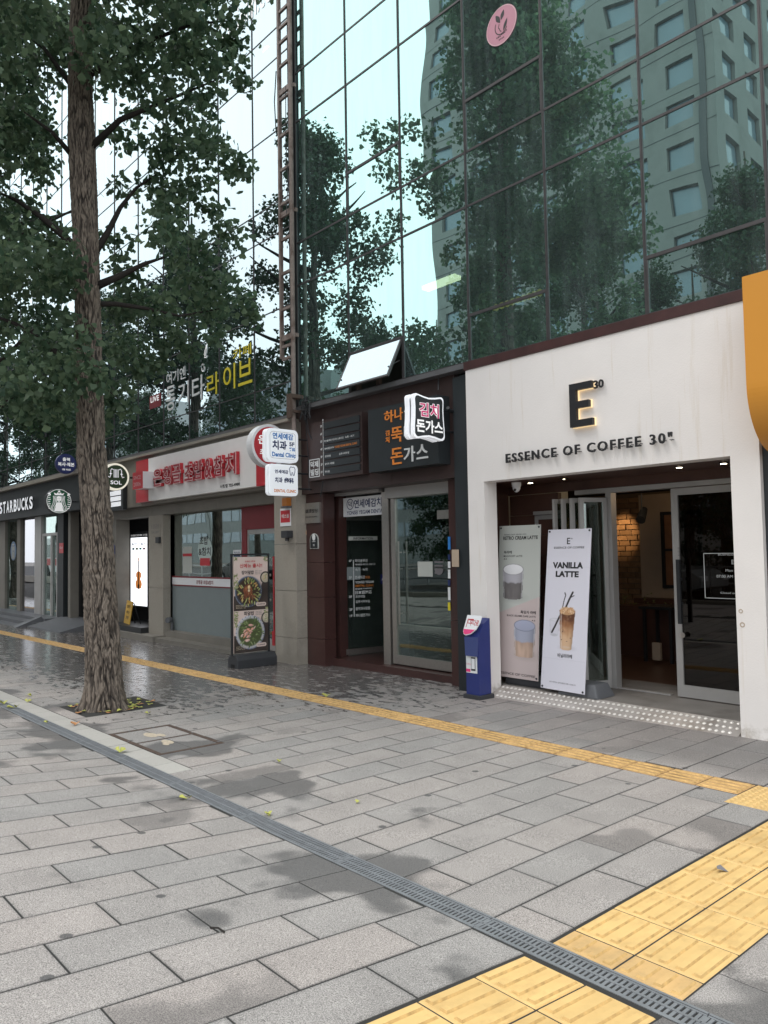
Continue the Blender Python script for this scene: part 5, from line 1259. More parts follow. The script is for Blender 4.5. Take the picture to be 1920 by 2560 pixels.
# bracket with cables at the ladder foot
t = thing('wall_bracket', A(725, 1010, 6.8), 'dark steel bracket with tangled cables at the foot of the ladder frame', 'bracket')
x0, x1, z0_, z1_ = bx(716, 986, 1046, 726, 6.75)
b = MB(); b.box(x0, x1, 6.75, 6.79, z0_, z1_); b.box(x0, x1, 6.79, 7.0, z1_ - .06, z1_); b.box(x0 + .02, x0 + .06, 6.79, 7.0, z0_ + .1, z0_ + .14); b.build('steel_arm', K['rust'], t)
b = MB(); rr = random.Random(8); c0 = Vector((x1 + .12, 6.95, z0_ + .15))
for i in range(9):
    pts = [c0 + Vector((rr.uniform(-.12, .12), rr.uniform(-.04, .04), rr.uniform(-.22, .2))) for _ in range(5)]; b.tube(pts, .008, 5)
b.tube([c0, c0 + Vector((.05, .02, -.4)), c0 + Vector((.25, .1, -.75)), c0 + Vector((.3, .12, -1.05)), c0 + Vector((.2, .12, -1.4))], .008, 5)
b.tube([c0 + Vector((-.02, 0, 0)), c0 + Vector((.02, .03, -.8)), c0 + Vector((.0, .05, -1.3))], .007, 5)
b.build('cables', K['blackm'], t)
b = MB(); q = A(1122, 1028, 7.0); b.tube([(q[0], 7.1, q[2]), (q[0] + .05, 6.95, q[2]), (q[0] + .08, 6.9, q[2] + .02)], .022, 8); b.tube([(q[0] - .2, 7.1, q[2] + .7), (q[0] - .22, 7.05, q[2] + .45), (q[0] - .18, 7.0, q[2] + .3)], .008, 5)
tag(b.build('sign_cable', K['blackm']), 'black cable and clamp on the brown fascia behind the wavy sign', 'cable')

# ================================================================ SHOPS UNDER THE GREY GLASS
SY_ = 7.25; BYm = 7.0
sh = thing('sushi_shop', (-12.5, SY_, -.1), 'beige stone sushi shop front with frosted window and red door frame', 'shop')
beam_z = A(687, 1221, BYm)[2]; top2 = A(687, 1258, SY_)[2]
xL, xR = -19.2, A(742, 1500, BYm)[0]
for a, b_ in ((xL, -15.9), (-15.9, -13.0), (-13.0, xR)):
    m = MB(); m.box(a + .003, b_ - .003, BYm, BYm + .35, beam_z, 3.715); m.build('fascia_beam', K['beige2'], sh)
    m = MB(); m.box(a + .003, b_ - .003, SY_ - .02, SY_ + .3, top2, beam_z - .004); m.build('lintel_panel', K['beige2'], sh)
cx0, cx1 = A(687.5, 1500, BYm)[0], A(742, 1500, BYm)[0]
for a, b_ in ((-.4, .25), (.25, 1.0), (1.0, 1.75), (1.75, beam_z)):
    m = MB(); m.box(cx0, cx1, BYm, 7.65, a + .003, b_ - .003); m.build('granite_block', K['beige'], sh)
c2, c3 = A(374, 1500, SY_)[0], A(410, 1500, SY_)[0]
for a, b_ in ((-.4, .9), (.9, top2)):
    m = MB(); m.box(c2, c3, SY_ - .02, 7.6, a + .003, b_ - .003); m.build('granite_block', K['beige'], sh)
WYs = 7.45
wl0, wl1 = A(426, 1500, WYs)[0], A(610, 1500, WYs)[0]; zb0 = A(425, 1573, WYs)[2]; zb1 = A(425, 1458, WYs)[2]; zb2 = A(425, 1443, WYs)[2]
m = MB(); m.box(c3, wl1, SY_, 7.6, -.4, zb0); m.build('sill_wall', K['beige2'], sh)
m = MB(); m.box(c3, wl0, WYs - .05, 7.6, zb0, top2); m.build('reveal', K['beige2'], sh)
m = MB(); m.box(wl0, wl1, WYs, WYs + .012, zb1, top2); m.build('window_pane', GSHOP, sh)
m = MB(); m.box(wl0, wl1, WYs - .004, WYs + .02, zb0, zb1); m.build('frosted_pane', K['frost'], sh)
m = MB(); m.box(wl0, wl1, WYs - .012, WYs - .006, zb1 - .02, zb2); fb = m.build('white_band', K['white'], sh)
m = MB(); m.box(wl0, wl1, WYs - .014, WYs - .005, zb2, zb2 + .03); m.build('red_trim', K['darkred'], sh)
m = MB(); m.box(wl0, wl1, WYs - .014, WYs - .005, zb1 - .045, zb1 - .022); m.build('red_trim', K['darkred'], sh)
m = MB(); x0, x1, z0_, z1_ = bx(491, 1450, 1460, 533, WYs - .013); text(m, '은행골 초밥&참치', (x0, WYs - .013, z0_), UX, UZ, x1 - x0, z1_ - z0_, bold=.02); m.build('lettering', K['darkred'], fb)
# red door frame
xa, xb = A(608, 1400, WYs)[0], A(620, 1400, WYs)[0]; zt0, zt1 = A(606, 1298, WYs)[2], A(606, 1325, WYs)[2]
m = MB(); m.box(xa, cx0 - .003, WYs - .03, WYs + .05, zt1, top2 + .02); m.box(xa, xb, WYs - .03, WYs + .05, -.2, zt1 - .002); m.build('red_frame', K['darkred'], sh)
m = MB(); m.box(xb, cx0, WYs + .0, WYs + .012, .1, zt1 - .09); m.build('door_pane', GDARK, sh)
m = MB(); m.box(xb, cx0, WYs - .01, WYs + .03, zt1 - .09, zt1 - .003); m.box(xb, xb + .03, WYs - .012, WYs + .03, -.1, zt1 - .09); m.box(xb, cx0, WYs - .012, WYs + .03, -.1, .1); m.build('door_frame', K['alu'], sh)
m = MB(); xx = A(684, 1500, WYs - .05)[0]; m.box(xx - .015, xx + .015, WYs - .05, WYs - .02, 0, 1.55); m.box(xx - .05, xx + .03, WYs - .055, WYs - .051, 0, .25); m.build('red_trim', K['red'], sh)
m = MB(); m.box(-17.0, cx0, 10, 10.1, -.3, 3); m.box(-17, cx0, 7.6, 10, 2.95, 3.0); m.box(-17, cx0, 7.5, 10, -.3, -.1); m.build('inner_wall', K['midin'], sh)
# stickers on the window
x0, x1, z0_, z1_ = bx(495, 1343, 1411, 530, WYs - .006); cxx, czz = (x0 + x1) / 2, (z0_ + z1_) / 2
t = thing('window_sticker', (x0, WYs, z0_), 'pale oval sushi and sashimi sticker on the shop window', 'sticker')
m = MB(); m.poly(circ((x1 - x0) / 2, 36, ry=(z1_ - z0_) / 2), (cxx, WYs - .003, czz), UX, UZ, .004); m.build('oval', mat('mint_film', (.5, .6, .57), .5), t)
m = MB(); text(m, '초밥', (cxx - .22, WYs - .0075, czz + .12), UX, UZ, .35, .17, bold=.02); text(m, '&참치', (cxx - .26, WYs - .0075, czz - .1), UX, UZ, .5, .17, bold=.02); m.build('lettering', K['ink'], t)
m = MB(); m.box(cxx - .2, cxx + .2, WYs - .009, WYs - .0071, czz - .3, czz - .15); m.build('red_seal', K['red'], t)
t, *_ = plate('poster', 457, 1367, 1433, 479, WYs - .006, K['bannerg'], 'white poster with a red stripe taped inside the sushi window', 'poster', .004)
m = MB(); x0, x1, z0_, z1_ = bx(457, 1384, 1391, 479, WYs - .008); m.box(x0, x1, WYs - .009, WYs - .0065, z0_, z1_); m.build('stripe', K['red'], t)
t, *_ = plate('notice', 583, 1375, 1391, 602, WYs - .006, K['white'], 'small white and blue notice near the red door frame', 'notice', .004)
m = MB(); x0, x1, z0_, z1_ = bx(584, 1387, 1391, 601, WYs - .008); m.box(x0, x1, WYs - .009, WYs - .0065, z0_, z1_); ptext(m, '영업시간 안내', 585, 1379, 1384, 600, WYs - .007, bold=.02); m.build('print', K['navyink'], t)
# sushi sign board
Yb = 6.88
x0 = A(340, 1200, Yb)[0]; x1 = A(668, 1150, Yb)[0]; z0_ = A(342, 1257, Yb)[2]; z1_ = A(340, 1154, Yb)[2]
t = thing('sushi_sign', (x0, Yb, z0_), 'long white and red sushi restaurant sign board with raised red letters', 'sign')
xr = A(371, 1200, Yb)[0]; xr2 = A(640, 1160, Yb)[0]
m = MB(); m.box(xr, xr2, Yb, BYm - .002, z0_, z1_); m.build('white_board', mat('sign_white', (.8, .78, .77), .5, var=.03), t)
for a, b_ in ((x0, xr - .002), (xr2 + .002, x1)):
    m = MB(); m.box(a, b_, Yb, BYm - .002, z0_, z1_); m.build('red_board', K['red'], t)
Yl_ = Yb - .075
for s, pl, pt, pb, pr in (('은', 382, 1174, 1218, 404), ('행', 406, 1167, 1214, 428), ('골', 430, 1161, 1211, 452), ('초', 460, 1156, 1205, 482), ('밥', 484, 1151, 1201, 507), ('&', 510, 1146, 1198, 531), ('참', 533, 1141, 1194, 558), ('치', 561, 1134, 1190, 590)):
    a0, a1, c0, c1 = bx(pl, pt, pb, pr, Yl_)
    m = MB(); text(m, s, (a0, Yl_ + .07, c0), UX, UZ, a1 - a0, c1 - c0, d=.068, bold=.045, m=1, side=0)
    layered(m, s, (a0, Yl_, c0), UX, UZ, a1 - a0, c1 - c0, .045, .006, d=.003, m=2)
    m.build('letter', [K['red'], mat('pale_pink_edge', (.72, .52, .52), .5) if s == '은' else bpy.data.materials['pale_pink_edge'], mat('letter_crimson', (.36, .02, .035), .45) if s == '은' else bpy.data.materials['letter_crimson']], t)
m = MB(); a0, a1, c0, c1 = bx(550, 1212, 1221.5, 600, Yb - .001); text(m, '시청옆 755-4988', (a0, Yb - .001, c0), UX, UZ, a1 - a0, c1 - c0, bold=.03); m.build('phone_number', K['ink'], t)
a0, a1, c0, c1 = bx(333, 1183, 1224, 357, 6.62)
m = MB(); m.box(a0, a1, 6.62, Yb - .003, c0, c1); sb = m.build('since_box', K['white'], t)
m = MB(); m.box(a0 - .004, a1 + .001, 6.61, 6.6195, c0 - .003, c1 + .003); m.build('box_face', K['red'], sb)
m = MB(); text(m, 'SINCE', (a0 + .05, 6.608, c0 + (c1 - c0) * .56), UX, UZ, (a1 - a0) * .75, (c1 - c0) * .24); text(m, '2006', (a0 + .05, 6.608, c0 + (c1 - c0) * .16), UX, UZ, (a1 - a0) * .75, (c1 - c0) * .24); m.build('lettering', K['pinkwhite'], sb)
# fixtures on the beige pier
t, *_ = plate('security_sticker', 700, 1272, 1316, 726, BYm - .012, K['white'], 'red and white security company plate on the beige pier', 'sticker', .01)
m = MB(); x0, x1, z0_, z1_ = bx(701.5, 1277, 1307, 724.5, BYm - .014); m.box(x0, x1, BYm - .015, BYm - .0125, z0_, z1_); m.build('red_panel', K['red'], t)
m = MB(); ptext(m, '에스원', 704, 1286, 1296, 722, BYm - .016, bold=.02); m.build('lettering', K['whiteink'], t)
t, x0, x1, z0_, z1_ = plate('beacon', 704, 1245, 1266, 717, BYm - .09, mat('amber_lens', (.45, .16, .03), .3), 'amber warning beacon on the beige pier under the dental signs', 'beacon', .088, .015)
m = MB(); m.box(x0 - .01, x1 + .01, BYm - .1, BYm - .001, z0_ - .03, z0_ - .001); m.build('base', K['greyplastic'], t)
t, x0, x1, z0_, z1_ = plate('wall_lamp', 702, 1327, 1345, 717, BYm - .12, K['plastic'], 'small black box lamp on the beige pier', 'wall lamp', .118, .01)
m = MB(); m.tube([((x0 + x1) / 2, BYm - .06, z0_ - .001), ((x0 + x1) / 2, BYm - .06, z0_ - .05)], .03, 12); m.build('lens', K['ink'], t)
t, x0, x1, z0_, z1_ = plate('meter_plate', 376, 1313, 1341, 400, SY_ - .03, K['beige'], 'pale engraved plate near the top of the narrow pier', 'plaque', .009)
m = MB(); text(m, '도장공방', (x0 + .03, SY_ - .031, z0_ + .16), UX, UZ, x1 - x0 - .06, .1); text(m, 'GALLERY', (x0 + .05, SY_ - .031, z0_ + .06), UX, UZ, x1 - x0 - .1, .05); m.build('lettering', K['greyink'], t)
m = MB(); x0, x1, z0_, z1_ = bx(388, 1343, 1358, 396, SY_ - .08); m.box(x0, x1, SY_ - .08, SY_ - .021, z0_, z1_); tag(m.build('wall_lamp', K['plastic'], bevel=.01), 'small grey lamp under the engraved plate on the narrow pier', 'wall lamp')
m = MB(); q = A(421, 1550, 7.3); m.tube([(q[0], 7.35, q[2]), (q[0] + .06, 7.25, q[2])], .06, 12); m.tube([(q[0], 7.38, q[2] - .05), (q[0], 7.38, -.1)], .03, 8); tag(m.build('tap_box', K['greyplastic']), 'grey pipe outlet at the foot of the sushi window', 'pipe')

# ---- music shop entrance
vs_ = thing('music_shop', (-17.4, SY_, -.1), 'narrow dark music shop entrance between beige piers', 'shop')
v0, v1 = A(262, 1450, SY_)[0], A(290, 1450, SY_)[0]
m = MB(); m.box(v0 - 1.0, v1, SY_, 7.58, -.4, top2); m.build('pier', K['beige2'], vs_)
vr = c2
m = MB(); m.box(v1, vr, 9.2, 9.3, -.1, 3); m.box(v1 - .5, v1 - .45, 7.59, 9.2, -.1, 3); m.box(v1 - .5, v1 - .001, 7.585, 7.59, -.1, 3); m.box(vr, vr + .05, 7.7, 9.2, -.1, 3); m.box(v1, vr, 7.7, 9.2, top2 + .02, top2 + .1); m.build('dark_lobby', K['black'], vs_)
m = MB(); m.box(v1, vr - .01, 7.05, 9.2, -.3, .03); m.build('black_step', K['blackm'], vs_)
Yv = 7.75
x0, x1, z0_, z1_ = bx(327.5, 1345, 1512, 368, Yv)
t = thing('light_panel', (x0, Yv, z0_), 'tall glowing white violin shop light panel in the dark entrance', 'light panel')
m = MB(); m.box(x0 - .03, x1 + .03, Yv, Yv + .1, z0_ - .03, z1_ + .14); m.build('case', K['blackm'], t)
m = MB(); m.box(x0, x1, Yv - .006, Yv - .001, z0_, z1_); m.build('screen', K['whitebright'], t)
m = MB(); Wv, Hv = x1 - x0, z1_ - z0_; yv = Yv - .007
text(m, '솔바이올린', (x0 + .04 * Wv, yv, z0_ + .885 * Hv), UX, UZ, .92 * Wv, .042 * Hv, d=.001, bold=.015, m=0); text(m, 'Solviolin.com', (x0 + .08 * Wv, yv, z0_ + .765 * Hv), UX, UZ, .88 * Wv, .026 * Hv, d=.001, m=0, bold=.01)
for s, fz, fw in (('고급 악기제작', .17, .5), ('매매 전문', .11, .4), ('수리 대여 (상담)', .05, .6)): text(m, s, (x0 + .2 * Wv, yv, z0_ + fz * Hv), UX, UZ, fw * Wv, .018 * Hv, d=.001, m=0)
for i, c in enumerate((1, 2, 1, 3)): m.box(x0 + (.1 + .22 * i) * Wv, x0 + (.24 + .22 * i) * Wv, yv - .001, yv, z0_ + .82 * Hv, z0_ + .85 * Hv, c)
m.build('print', [K['navyink'], K['teal'], K['food3'], K['pink']], t)
m = MB(); vx, vz = x0 + .5 * Wv, z0_ + .37 * Hv; body = [(.0, -.22), (.13, -.2), (.17, -.1), (.15, -.03), (.09, .02), (.1, .07), (.14, .1), (.13, .18), (.07, .23), (0, .235)]
body = [(-p[0], p[1]) for p in body[::-1][:-1]] + body[:0] ; bodyR = [(.0, -.22), (.13, -.2), (.17, -.1), (.15, -.03), (.09, .02), (.1, .07), (.14, .1), (.13, .18), (.07, .23)]
full = bodyR + [(-p[0], p[1]) for p in bodyR[::-1]]
sc = Hv / 1.75
m.poly([(p[0] * sc * 1.15, p[1] * sc) for p in full], (vx, yv - .0005, vz), UX, UZ, .002, 0)
for fx in (-.03,): m.box(vx - .025 * sc, vx + .025 * sc, yv - .0045, yv - .003, vz - .15 * sc, vz + .5 * sc, 1)
m.box(vx - .05 * sc, vx + .05 * sc, yv - .0045, yv - .003, vz - .22 * sc, vz - .1 * sc, 1)
for dz_ in (.52, .55): m.box(vx - .07 * sc, vx + .07 * sc, yv - .0045, yv - .003, vz + dz_ * sc, vz + (dz_ + .012) * sc, 1)
m.box(vx - .02 * sc, vx + .02 * sc, yv - .004, yv - .003, vz + .5 * sc, vz + .6 * sc, 0)
m.build('violin_picture', [K['violin'], K['violind']], t)
m = MB(); text(m, '바이올린 전문 매매 · 수리점', (x0, Yv - .001, z1_ + .03), UX, UZ, Wv, .05, bold=.01); m.build('heading', K['whiteink2'], t)
# tilted gold board
q0 = A(309, 1556, 7.2); q1 = A(323, 1561, 7.2); q2 = A(338, 1507, 7.3)
gb = thing('folding_board', (q0[0], 7.2, .03), 'small gold easel board leaning at the music shop step', 'board')
u_ = (Vector(q1) - Vector(q0)).normalized(); wv = (Vector(q1) - Vector(q0)).length; q0v = Vector((q0[0], 7.2, .06)); up_ = Vector((.22, .12, .97)).normalized()
up_ = (up_ - u_ * up_.dot(u_)).normalized()
m = MB(); m.slabp(q0v, u_, up_, wv, .52, .02); m.build('panel', K['gold'], gb)
m = MB(); nn = u_.cross(up_)
for i, s in enumerate(('입구', '레슨', '7F')): text(m, s, q0v + u_ * wv * .25 + up_ * (.36 - .13 * i) + nn * .001, u_, up_, wv * .5, .07, bold=.02)
m.build('lettering', K['ink'], gb)
m = MB(); m.tube([q0v + up_ * .5 - nn * .03, q0v + up_ * .5 - nn * .2 - Vector((0, 0, .5))], .012, 6); m.tube([q0v + u_ * wv + up_ * .5 - nn * .03, q0v + u_ * wv + up_ * .5 - nn * .2 - Vector((0, 0, .5))], .012, 6); m.build('leg', K['blackm'], gb)
# plates on the pier right of the trunk
for nm, r_, mk, lb, tx in (('house_number', (271, 1377, 1394, 287, 7.24), 'navy', 'navy house number plate 70-1 on the pier beside the tree trunk', '70-1'), ('intercom', (272, 1401, 1413, 286, 7.23), 'charcoal', 'small black intercom plate below the house number', None), ('bell_box', (270, 1350, 1358, 283, 7.235), 'blackm', 'black bell box above the house number plate', None)):
    t, x0, x1, z0_, z1_ = plate(nm, *r_, K[mk], lb, 'plaque', .009)
    if tx:
        m = MB(); text(m, tx, (x0 + .04, r_[4] - .001, z0_ + .05), UX, UZ, x1 - x0 - .08, .14, bold=.03); m.build('lettering', K['whiteink'], t)
        m = MB(); w_ = x1 - x0; m.poly([(0, 0), (w_, 0), (w_, .1), (w_ / 2, .2), (0, .1)], (x0, 7.249, z1_ + .005), UX, UZ, .01); m.build('roof_plate', K['navy'], t)
# white menu panel under the SOL sign
Ym = 6.9
x0, x1, z0_, z1_ = bx(256, 1232, 1272, 302, Ym)
t = thing('menu_panel', (x0, Ym, z0_), 'white lit tenant panel with dark stripes below the round green sign', 'sign')
m = MB(); m.box(x0 - .1, x1 + .12, Ym + .004, BYm - .003, z0_ - .08, z1_ + .12); m.build('frame', K['charcoal'], t)
for i in range(3):
    m = MB(); h = (z1_ - z0_) / 3; m.box(x0, x1, Ym - .004, Ym + .0035, z0_ + h * i + .012, z0_ + h * (i + 1) - .012); m.build('strip', K['whitelit'], t)
# ---- coffee shop at the far left
cf = thing('coffee_shop', (-24, SY_, -.1), 'dark coffee shop front with tan columns and glass doors at the left end', 'shop')
xs = A(160, 1400, SY_)[0]; cz0, cz1 = A(0, 1302, BYm)[2], 3.70
m = MB(); m.box(-46, A(200, 1250, BYm)[0], BYm, BYm + .4, cz0, cz1); m.build('fascia', K['charcoal'], cf)
m = MB(); m.box(-46, A(200, 1210, 6.9)[0], 6.85, 7.0, cz1 - .02, cz1 + .08); m.build('tan_trim', K['beige'], cf)
for a, b_, mk in ((145, 160, 'charcoal'), (172, 178, 'beige2'), (88, 104, 'alu'), (-10, 14, 'beige2'), (44, 52, 'beige2')):
    m = MB(); m.box(A(a, 1400, SY_)[0], A(b_, 1400, SY_)[0], SY_ - .02, SY_ + .2, -.3, cz0 + .01); m.build('column', K[mk], cf)
m = MB(); m.box(A(160.5, 1400, SY_)[0], v0 - 1.0, SY_ + .3, SY_ + .4, -.3, 3.1); m.build('black_recess', K['black'], cf)
for i, (a, b_) in enumerate(((14.5, 43.5), (52.5, 87.5), (104.5, 144.5), (-60, -10.5))):
    m = MB(); m.box(A(a, 1400, SY_)[0], A(b_, 1400, SY_)[0], SY_ + .05, SY_ + .06, -.1, cz0); m.build('glass_panel', GDARK if i != 1 else glassmat('bright_shop_glass', (.9, .9, .95), (.4, .42, .4), .16, .55, wave=.002), cf)
m = MB()
for a, b_ in ((104.5, 108), (126, 129), (141, 144.5)): m.box(A(a, 1400, SY_)[0], A(b_, 1400, SY_)[0], SY_ + .0, SY_ + .045, -.1, 2.2)
m.box(A(104.5, 1400, SY_)[0], A(144.5, 1400, SY_)[0], SY_ + .0, SY_ + .044, 2.2, 2.28); m.build('door_frame', K['alu'], cf)
m = MB(); m.box(A(20, 1400, 8)[0], A(48, 1400, 8)[0], 8, 8.1, .1, .9); m.box(A(52, 1300, 8)[0], A(86, 1300, 8)[0], 8, 8.1, 1.9, 2.6); m.build('wood_panel', K['woodl'], cf)
m = MB(); m.box(-46, v0, 11, 11.1, -.3, 3.2); m.box(-46, v0, 7.7, 11, 2.9, 3.0); m.box(-46, v0, 7.4, 11, -.3, -.05); m.build('inner_wall', K['midin'], cf)
m = MB(); x0, x1, z0_, z1_ = bx(4, 1257, 1285.5, 89, BYm - .02); zr = A(89, 1243, BYm)[2]; zl_ = A(4, 1257, BYm)[2]
sg = thing('wall_lettering', (x0, BYm, z0_), 'white raised coffee shop name lettering on the dark fascia', 'sign lettering')
for i, ch in enumerate('STARBUCKS'):
    w9 = (x1 - x0) / 9; m = MB(); text(m, ch, (x0 + i * w9 + .02, BYm - .05, z0_), UX, UZ, w9 - .075, z1_ - z0_, d=.035, bold=.03, side=1); m.build('letter', [K['whitelit'], K['charcoal']], sg)
x0, x1, z0_, z1_ = bx(26, 1354, 1401, 40, SY_ + .04); cxx, czz = (x0 + x1) / 2, (z0_ + z1_) / 2
t = thing('window_sticker', (cxx, SY_, czz), 'round pale blue siren sticker on the coffee shop window', 'sticker')
m = MB(); m.poly(circ((x1 - x0) / 2, 30, ry=(z1_ - z0_) / 2), (cxx, SY_ + .049, czz), UX, UZ, .004); m.build('disc', mat('blue_film', (.12, .2, .34), .5), t)
m = MB(); O3 = (cxx, SY_ + .044, czz); rx_, rz_ = (x1 - x0) / 2, (z1_ - z0_) / 2
for s_ in (-1, 1):
    for i in range(3): stroke(m, [(s_ * (.18 + .16 * i + .05 * math.sin(k + i)) * rx_, (.5 - .22 * k) * rz_) for k in range(7)], .05 * rx_ + .012, O3)
blob(m, (O3[0], O3[1], O3[2] + .25 * rz_), .2 * rx_, .22 * rz_); blob(m, (O3[0], O3[1], O3[2] - .5 * rz_), .3 * rx_, .4 * rz_); blob(m, (O3[0], O3[1], O3[2] + .66 * rz_), .4 * rx_, .1 * rz_)
m.build('emblem', K['bannerg'], t)
t, *_ = plate('security_sticker', 148, 1358, 1383, 158, SY_ - .03, K['red'], 'red security plate on the dark pillar of the coffee shop', 'sticker', .009)
m = MB(); ptext(m, '에스원', 149.5, 1366, 1373, 156.5, SY_ - .031); m.build('lettering', K['whiteink'], t)
# neighbour's orange awning at the right edge
aw = thing('orange_awning', (-2.6, 6.98, 2.9), 'orange rounded shop awning at the right edge of the white café front', 'awning')
ax0, ax1 = A(1859, 800, 6.5)[0], 1.5
pr_ = [(6.98, 3.88), (6.5, 3.88), (6.5, 2.965)] + [(6.5 + .48 * (1 - math.cos(a)), 2.965 - .55 * math.sin(a)) for a in np.linspace(.08, math.pi / 2, 22)]
m = MB(); k = len(pr_); vv = [(ax0, y, z) for y, z in pr_] + [(ax1, y, z) for y, z in pr_]
m.add(vv, [tuple(range(k)), tuple(range(2 * k - 1, k - 1, -1))] + [(i, k + i, k + (i + 1) % k, (i + 1) % k) for i in range(k)]); m.build('canopy_shell', K['orange'], aw)
m = MB(); m.box(wx1 + .31, 3.3, 7.0, 7.3, -.3, 3.8); tag(m.build('shop_wall', K['charcoal']), 'dark wall of the next shop beyond the white café pillar', 'wall')
# ================================================================ THINGS ON THE PAVEMENT
# food poster stand, face towards +x
g0 = gz(-10.48, 6.45)
fs = thing('poster_stand', (-10.48, 6.45, g0), 'double sided food poster stand on a black weighted base by the beige pier', 'poster stand')
X0, X1, Y0, Y1 = -10.64, -10.335, 6.10, 6.815
m = MB(); h1, h2 = .13, .2
prof = [(X0, g0), (X1, g0), (X1, g0 + h1), (X1 - .06, g0 + h2), (X0 + .06, g0 + h2), (X0, g0 + h1)]
vv = [(x, Y0, z) for x, z in prof] + [(x, Y1, z) for x, z in prof]
m.add(vv, [tuple(range(5, -1, -1))[::-1], tuple(range(6, 12))[::-1]] + [(i, (i + 1) % 6, 6 + (i + 1) % 6, 6 + i)[::-1] for i in range(6)])
m.build('base', K['plastic'], fs, bevel=.012)
m = MB(); m.box(X0 + .1, X1 - .1, Y0 - .004, Y0 + .02, g0 + .0, g0 + .06); m.build('base_slot', K['black'], fs)
XF = -10.47
ptl = AX(577, 1385, XF); ptr = AX(668.5, 1385, XF)
ya, yb2 = AX(579, 1500, XF)[1], AX(671, 1500, XF)[1]; zt = ptl[2]
for y in (ya, yb2):
    m = MB(); m.box(XF - .015, XF + .015, y - .012, y + .012, g0 + h2, zt); m.build('post', K['blackm'], fs)
m = MB(); m.box(XF - .014, XF + .014, ya + .012, yb2 - .012, zt - .024, zt); m.build('top_rail', K['blackm'], fs)
for z in (zt - .35, zt - .75, zt - 1.1):
    m = MB(); m.box(XF - .01, XF + .03, yb2 + .012, yb2 + .035, z - .02, z + .02); m.build('clip', K['steel'], fs)
pz0 = g0 + h2 + .03; pz1 = AX(585, 1393, XF)[2]; pa, pb = ya + .03, yb2 - .02; PW, PH = pb - pa, pz1 - pz0
m = MB(); m.box(XF - .012, XF + .016, pa, pb, pz0, pz1); po = m.build('poster', K['posterpk'], fs)
XP = XF + .017
m = MB(); mats_ = ['foodbg', 'plate', 'food1', 'food2', 'food3', 'food4', 'food5', 'red', 'ink', 'greyink', 'posterpk']
idx = {n: i for i, n in enumerate(mats_)}
def pr(fx, fz): return (XP, pa + fx * PW, pz0 + fz * PH)
rr = random.Random(3)
def rectp(x0, z0, x1, z1, c, lift): o = pr(x0, z0); m.add([(XP + lift, pa + a * PW, pz0 + b_ * PH) for a, b_ in ((x0, z0), (x1, z0), (x1, z1), (x0, z1))], [(0, 1, 2, 3)], idx[c])
NX = 110; asp = PH / PW; NY = int(NX * asp); pn = Paint(NX, NY, asp, (.68, .55, .50)); B_ = pn.Y / asp
tex = np.array([[noise.noise((px * 3, py * 3, 2)) for px in np.linspace(0, 1, NX)] for py in np.linspace(0, asp, NY)]); pn.im *= (1 + .1 * tex)[..., None]
wood = np.array((.055, .042, .037)) * (1 + .5 * tex)[..., None]
pn.mix(((B_ > .435) & (B_ < .72) & ((B_ < .60 + .03 * tex) | (pn.X > .82 - .5 * (.72 - B_)))).astype(float), wood); pn.mix(((B_ < .31) & ((B_ < .17 + .03 * tex) | (pn.X > .86 - .5 * (.31 - B_)))).astype(float), wood)
for (cx, cb, r, speck, pal) in ((.42, .635, .40, 1, (((.20, .07, .035), .35), ((.13, .045, .03), .3), ((.62, .36, .13), .2), ((.36, .40, .13), .15), ((.70, .58, .38), .1), ((.3, .1, .05), .2))), (.47, .205, .43, 2, (((.66, .27, .17), .3), ((.70, .40, .34), .3), ((.72, .52, .46), .2), ((.12, .17, .06), .3), ((.22, .3, .1), .2), ((.6, .24, .12), .15)))):
    cy = cb * asp; pn.ell(cx + .05, cy - .04, r * 1.12, r * 1.08, (.03, .022, .02), .3); pn.ell(cx, cy, r, r, (.12, .145, .21) if speck == 1 else (.42, .43, .47), .03, shade=.35); pn.ell(cx, cy, r * .93, r * .93, (.05, .055, .075) if speck == 1 else (.5, .5, .52), .03); 
    if speck == 2:
        for k in range(26): a_ = k * .24; pn.ell(cx + r * .965 * math.cos(a_), cy + r * .965 * math.sin(a_), .016, .016, (.1, .13, .3), .4)
    else:
        for k in range(70): a_ = rr.random() * 6.28; pn.ell(cx + r * .95 * math.cos(a_), cy + r * .95 * math.sin(a_), .008, .008, (.35, .38, .45), .5)
    pn.ell(cx, cy, r * .86, r * .86, (.05, .03, .02) if speck == 1 else (.08, .10, .04), .1)
    cs = [c for c, w9 in pal for _ in range(int(w9 * 20))]
    for k in range(60): a_ = rr.random() * 6.28; q = (.45 + .45 * rr.random()) * r; col = ((.33, .37, .14), (.45, .48, .2), (.62, .38, .14), (.24, .3, .1))[k % 4] if speck == 1 else ((.12, .18, .06), (.2, .28, .1), (.08, .12, .05), (.3, .35, .18))[k % 4]; pn.ell(cx + q * math.cos(a_), cy + q * math.sin(a_), rr.uniform(.03, .075), rr.uniform(.012, .024), col, .4, a_ + rr.uniform(-.5, .5), .35)
    for k in range(46):
        a_ = rr.random() * 6.28; q = rr.random() * r * .52; pn.ell(cx + q * math.cos(a_) + (.03 if speck == 1 else -.06), cy + q * math.sin(a_) - .02, rr.uniform(.03, .085), rr.uniform(.018, .034), rr.choice(cs[:max(3, int(len(cs) * .7))]), .3, rr.uniform(-.6, .6) + (1.4 if speck == 1 else .4), .5)
    if speck == 1:
        for k in range(5): pn.ell(cx - .1 + .045 * k, cy + .02 - .01 * k, .022, .16, (.24, .075, .035), .3, -.12, .4)
        pn.ell(cx + .02, cy + .1, .045, .06, (.75, .58, .3), .25, 0, .4); pn.ell(cx + .015, cy + .02, .035, .035, (.72, .64, .46), .3)
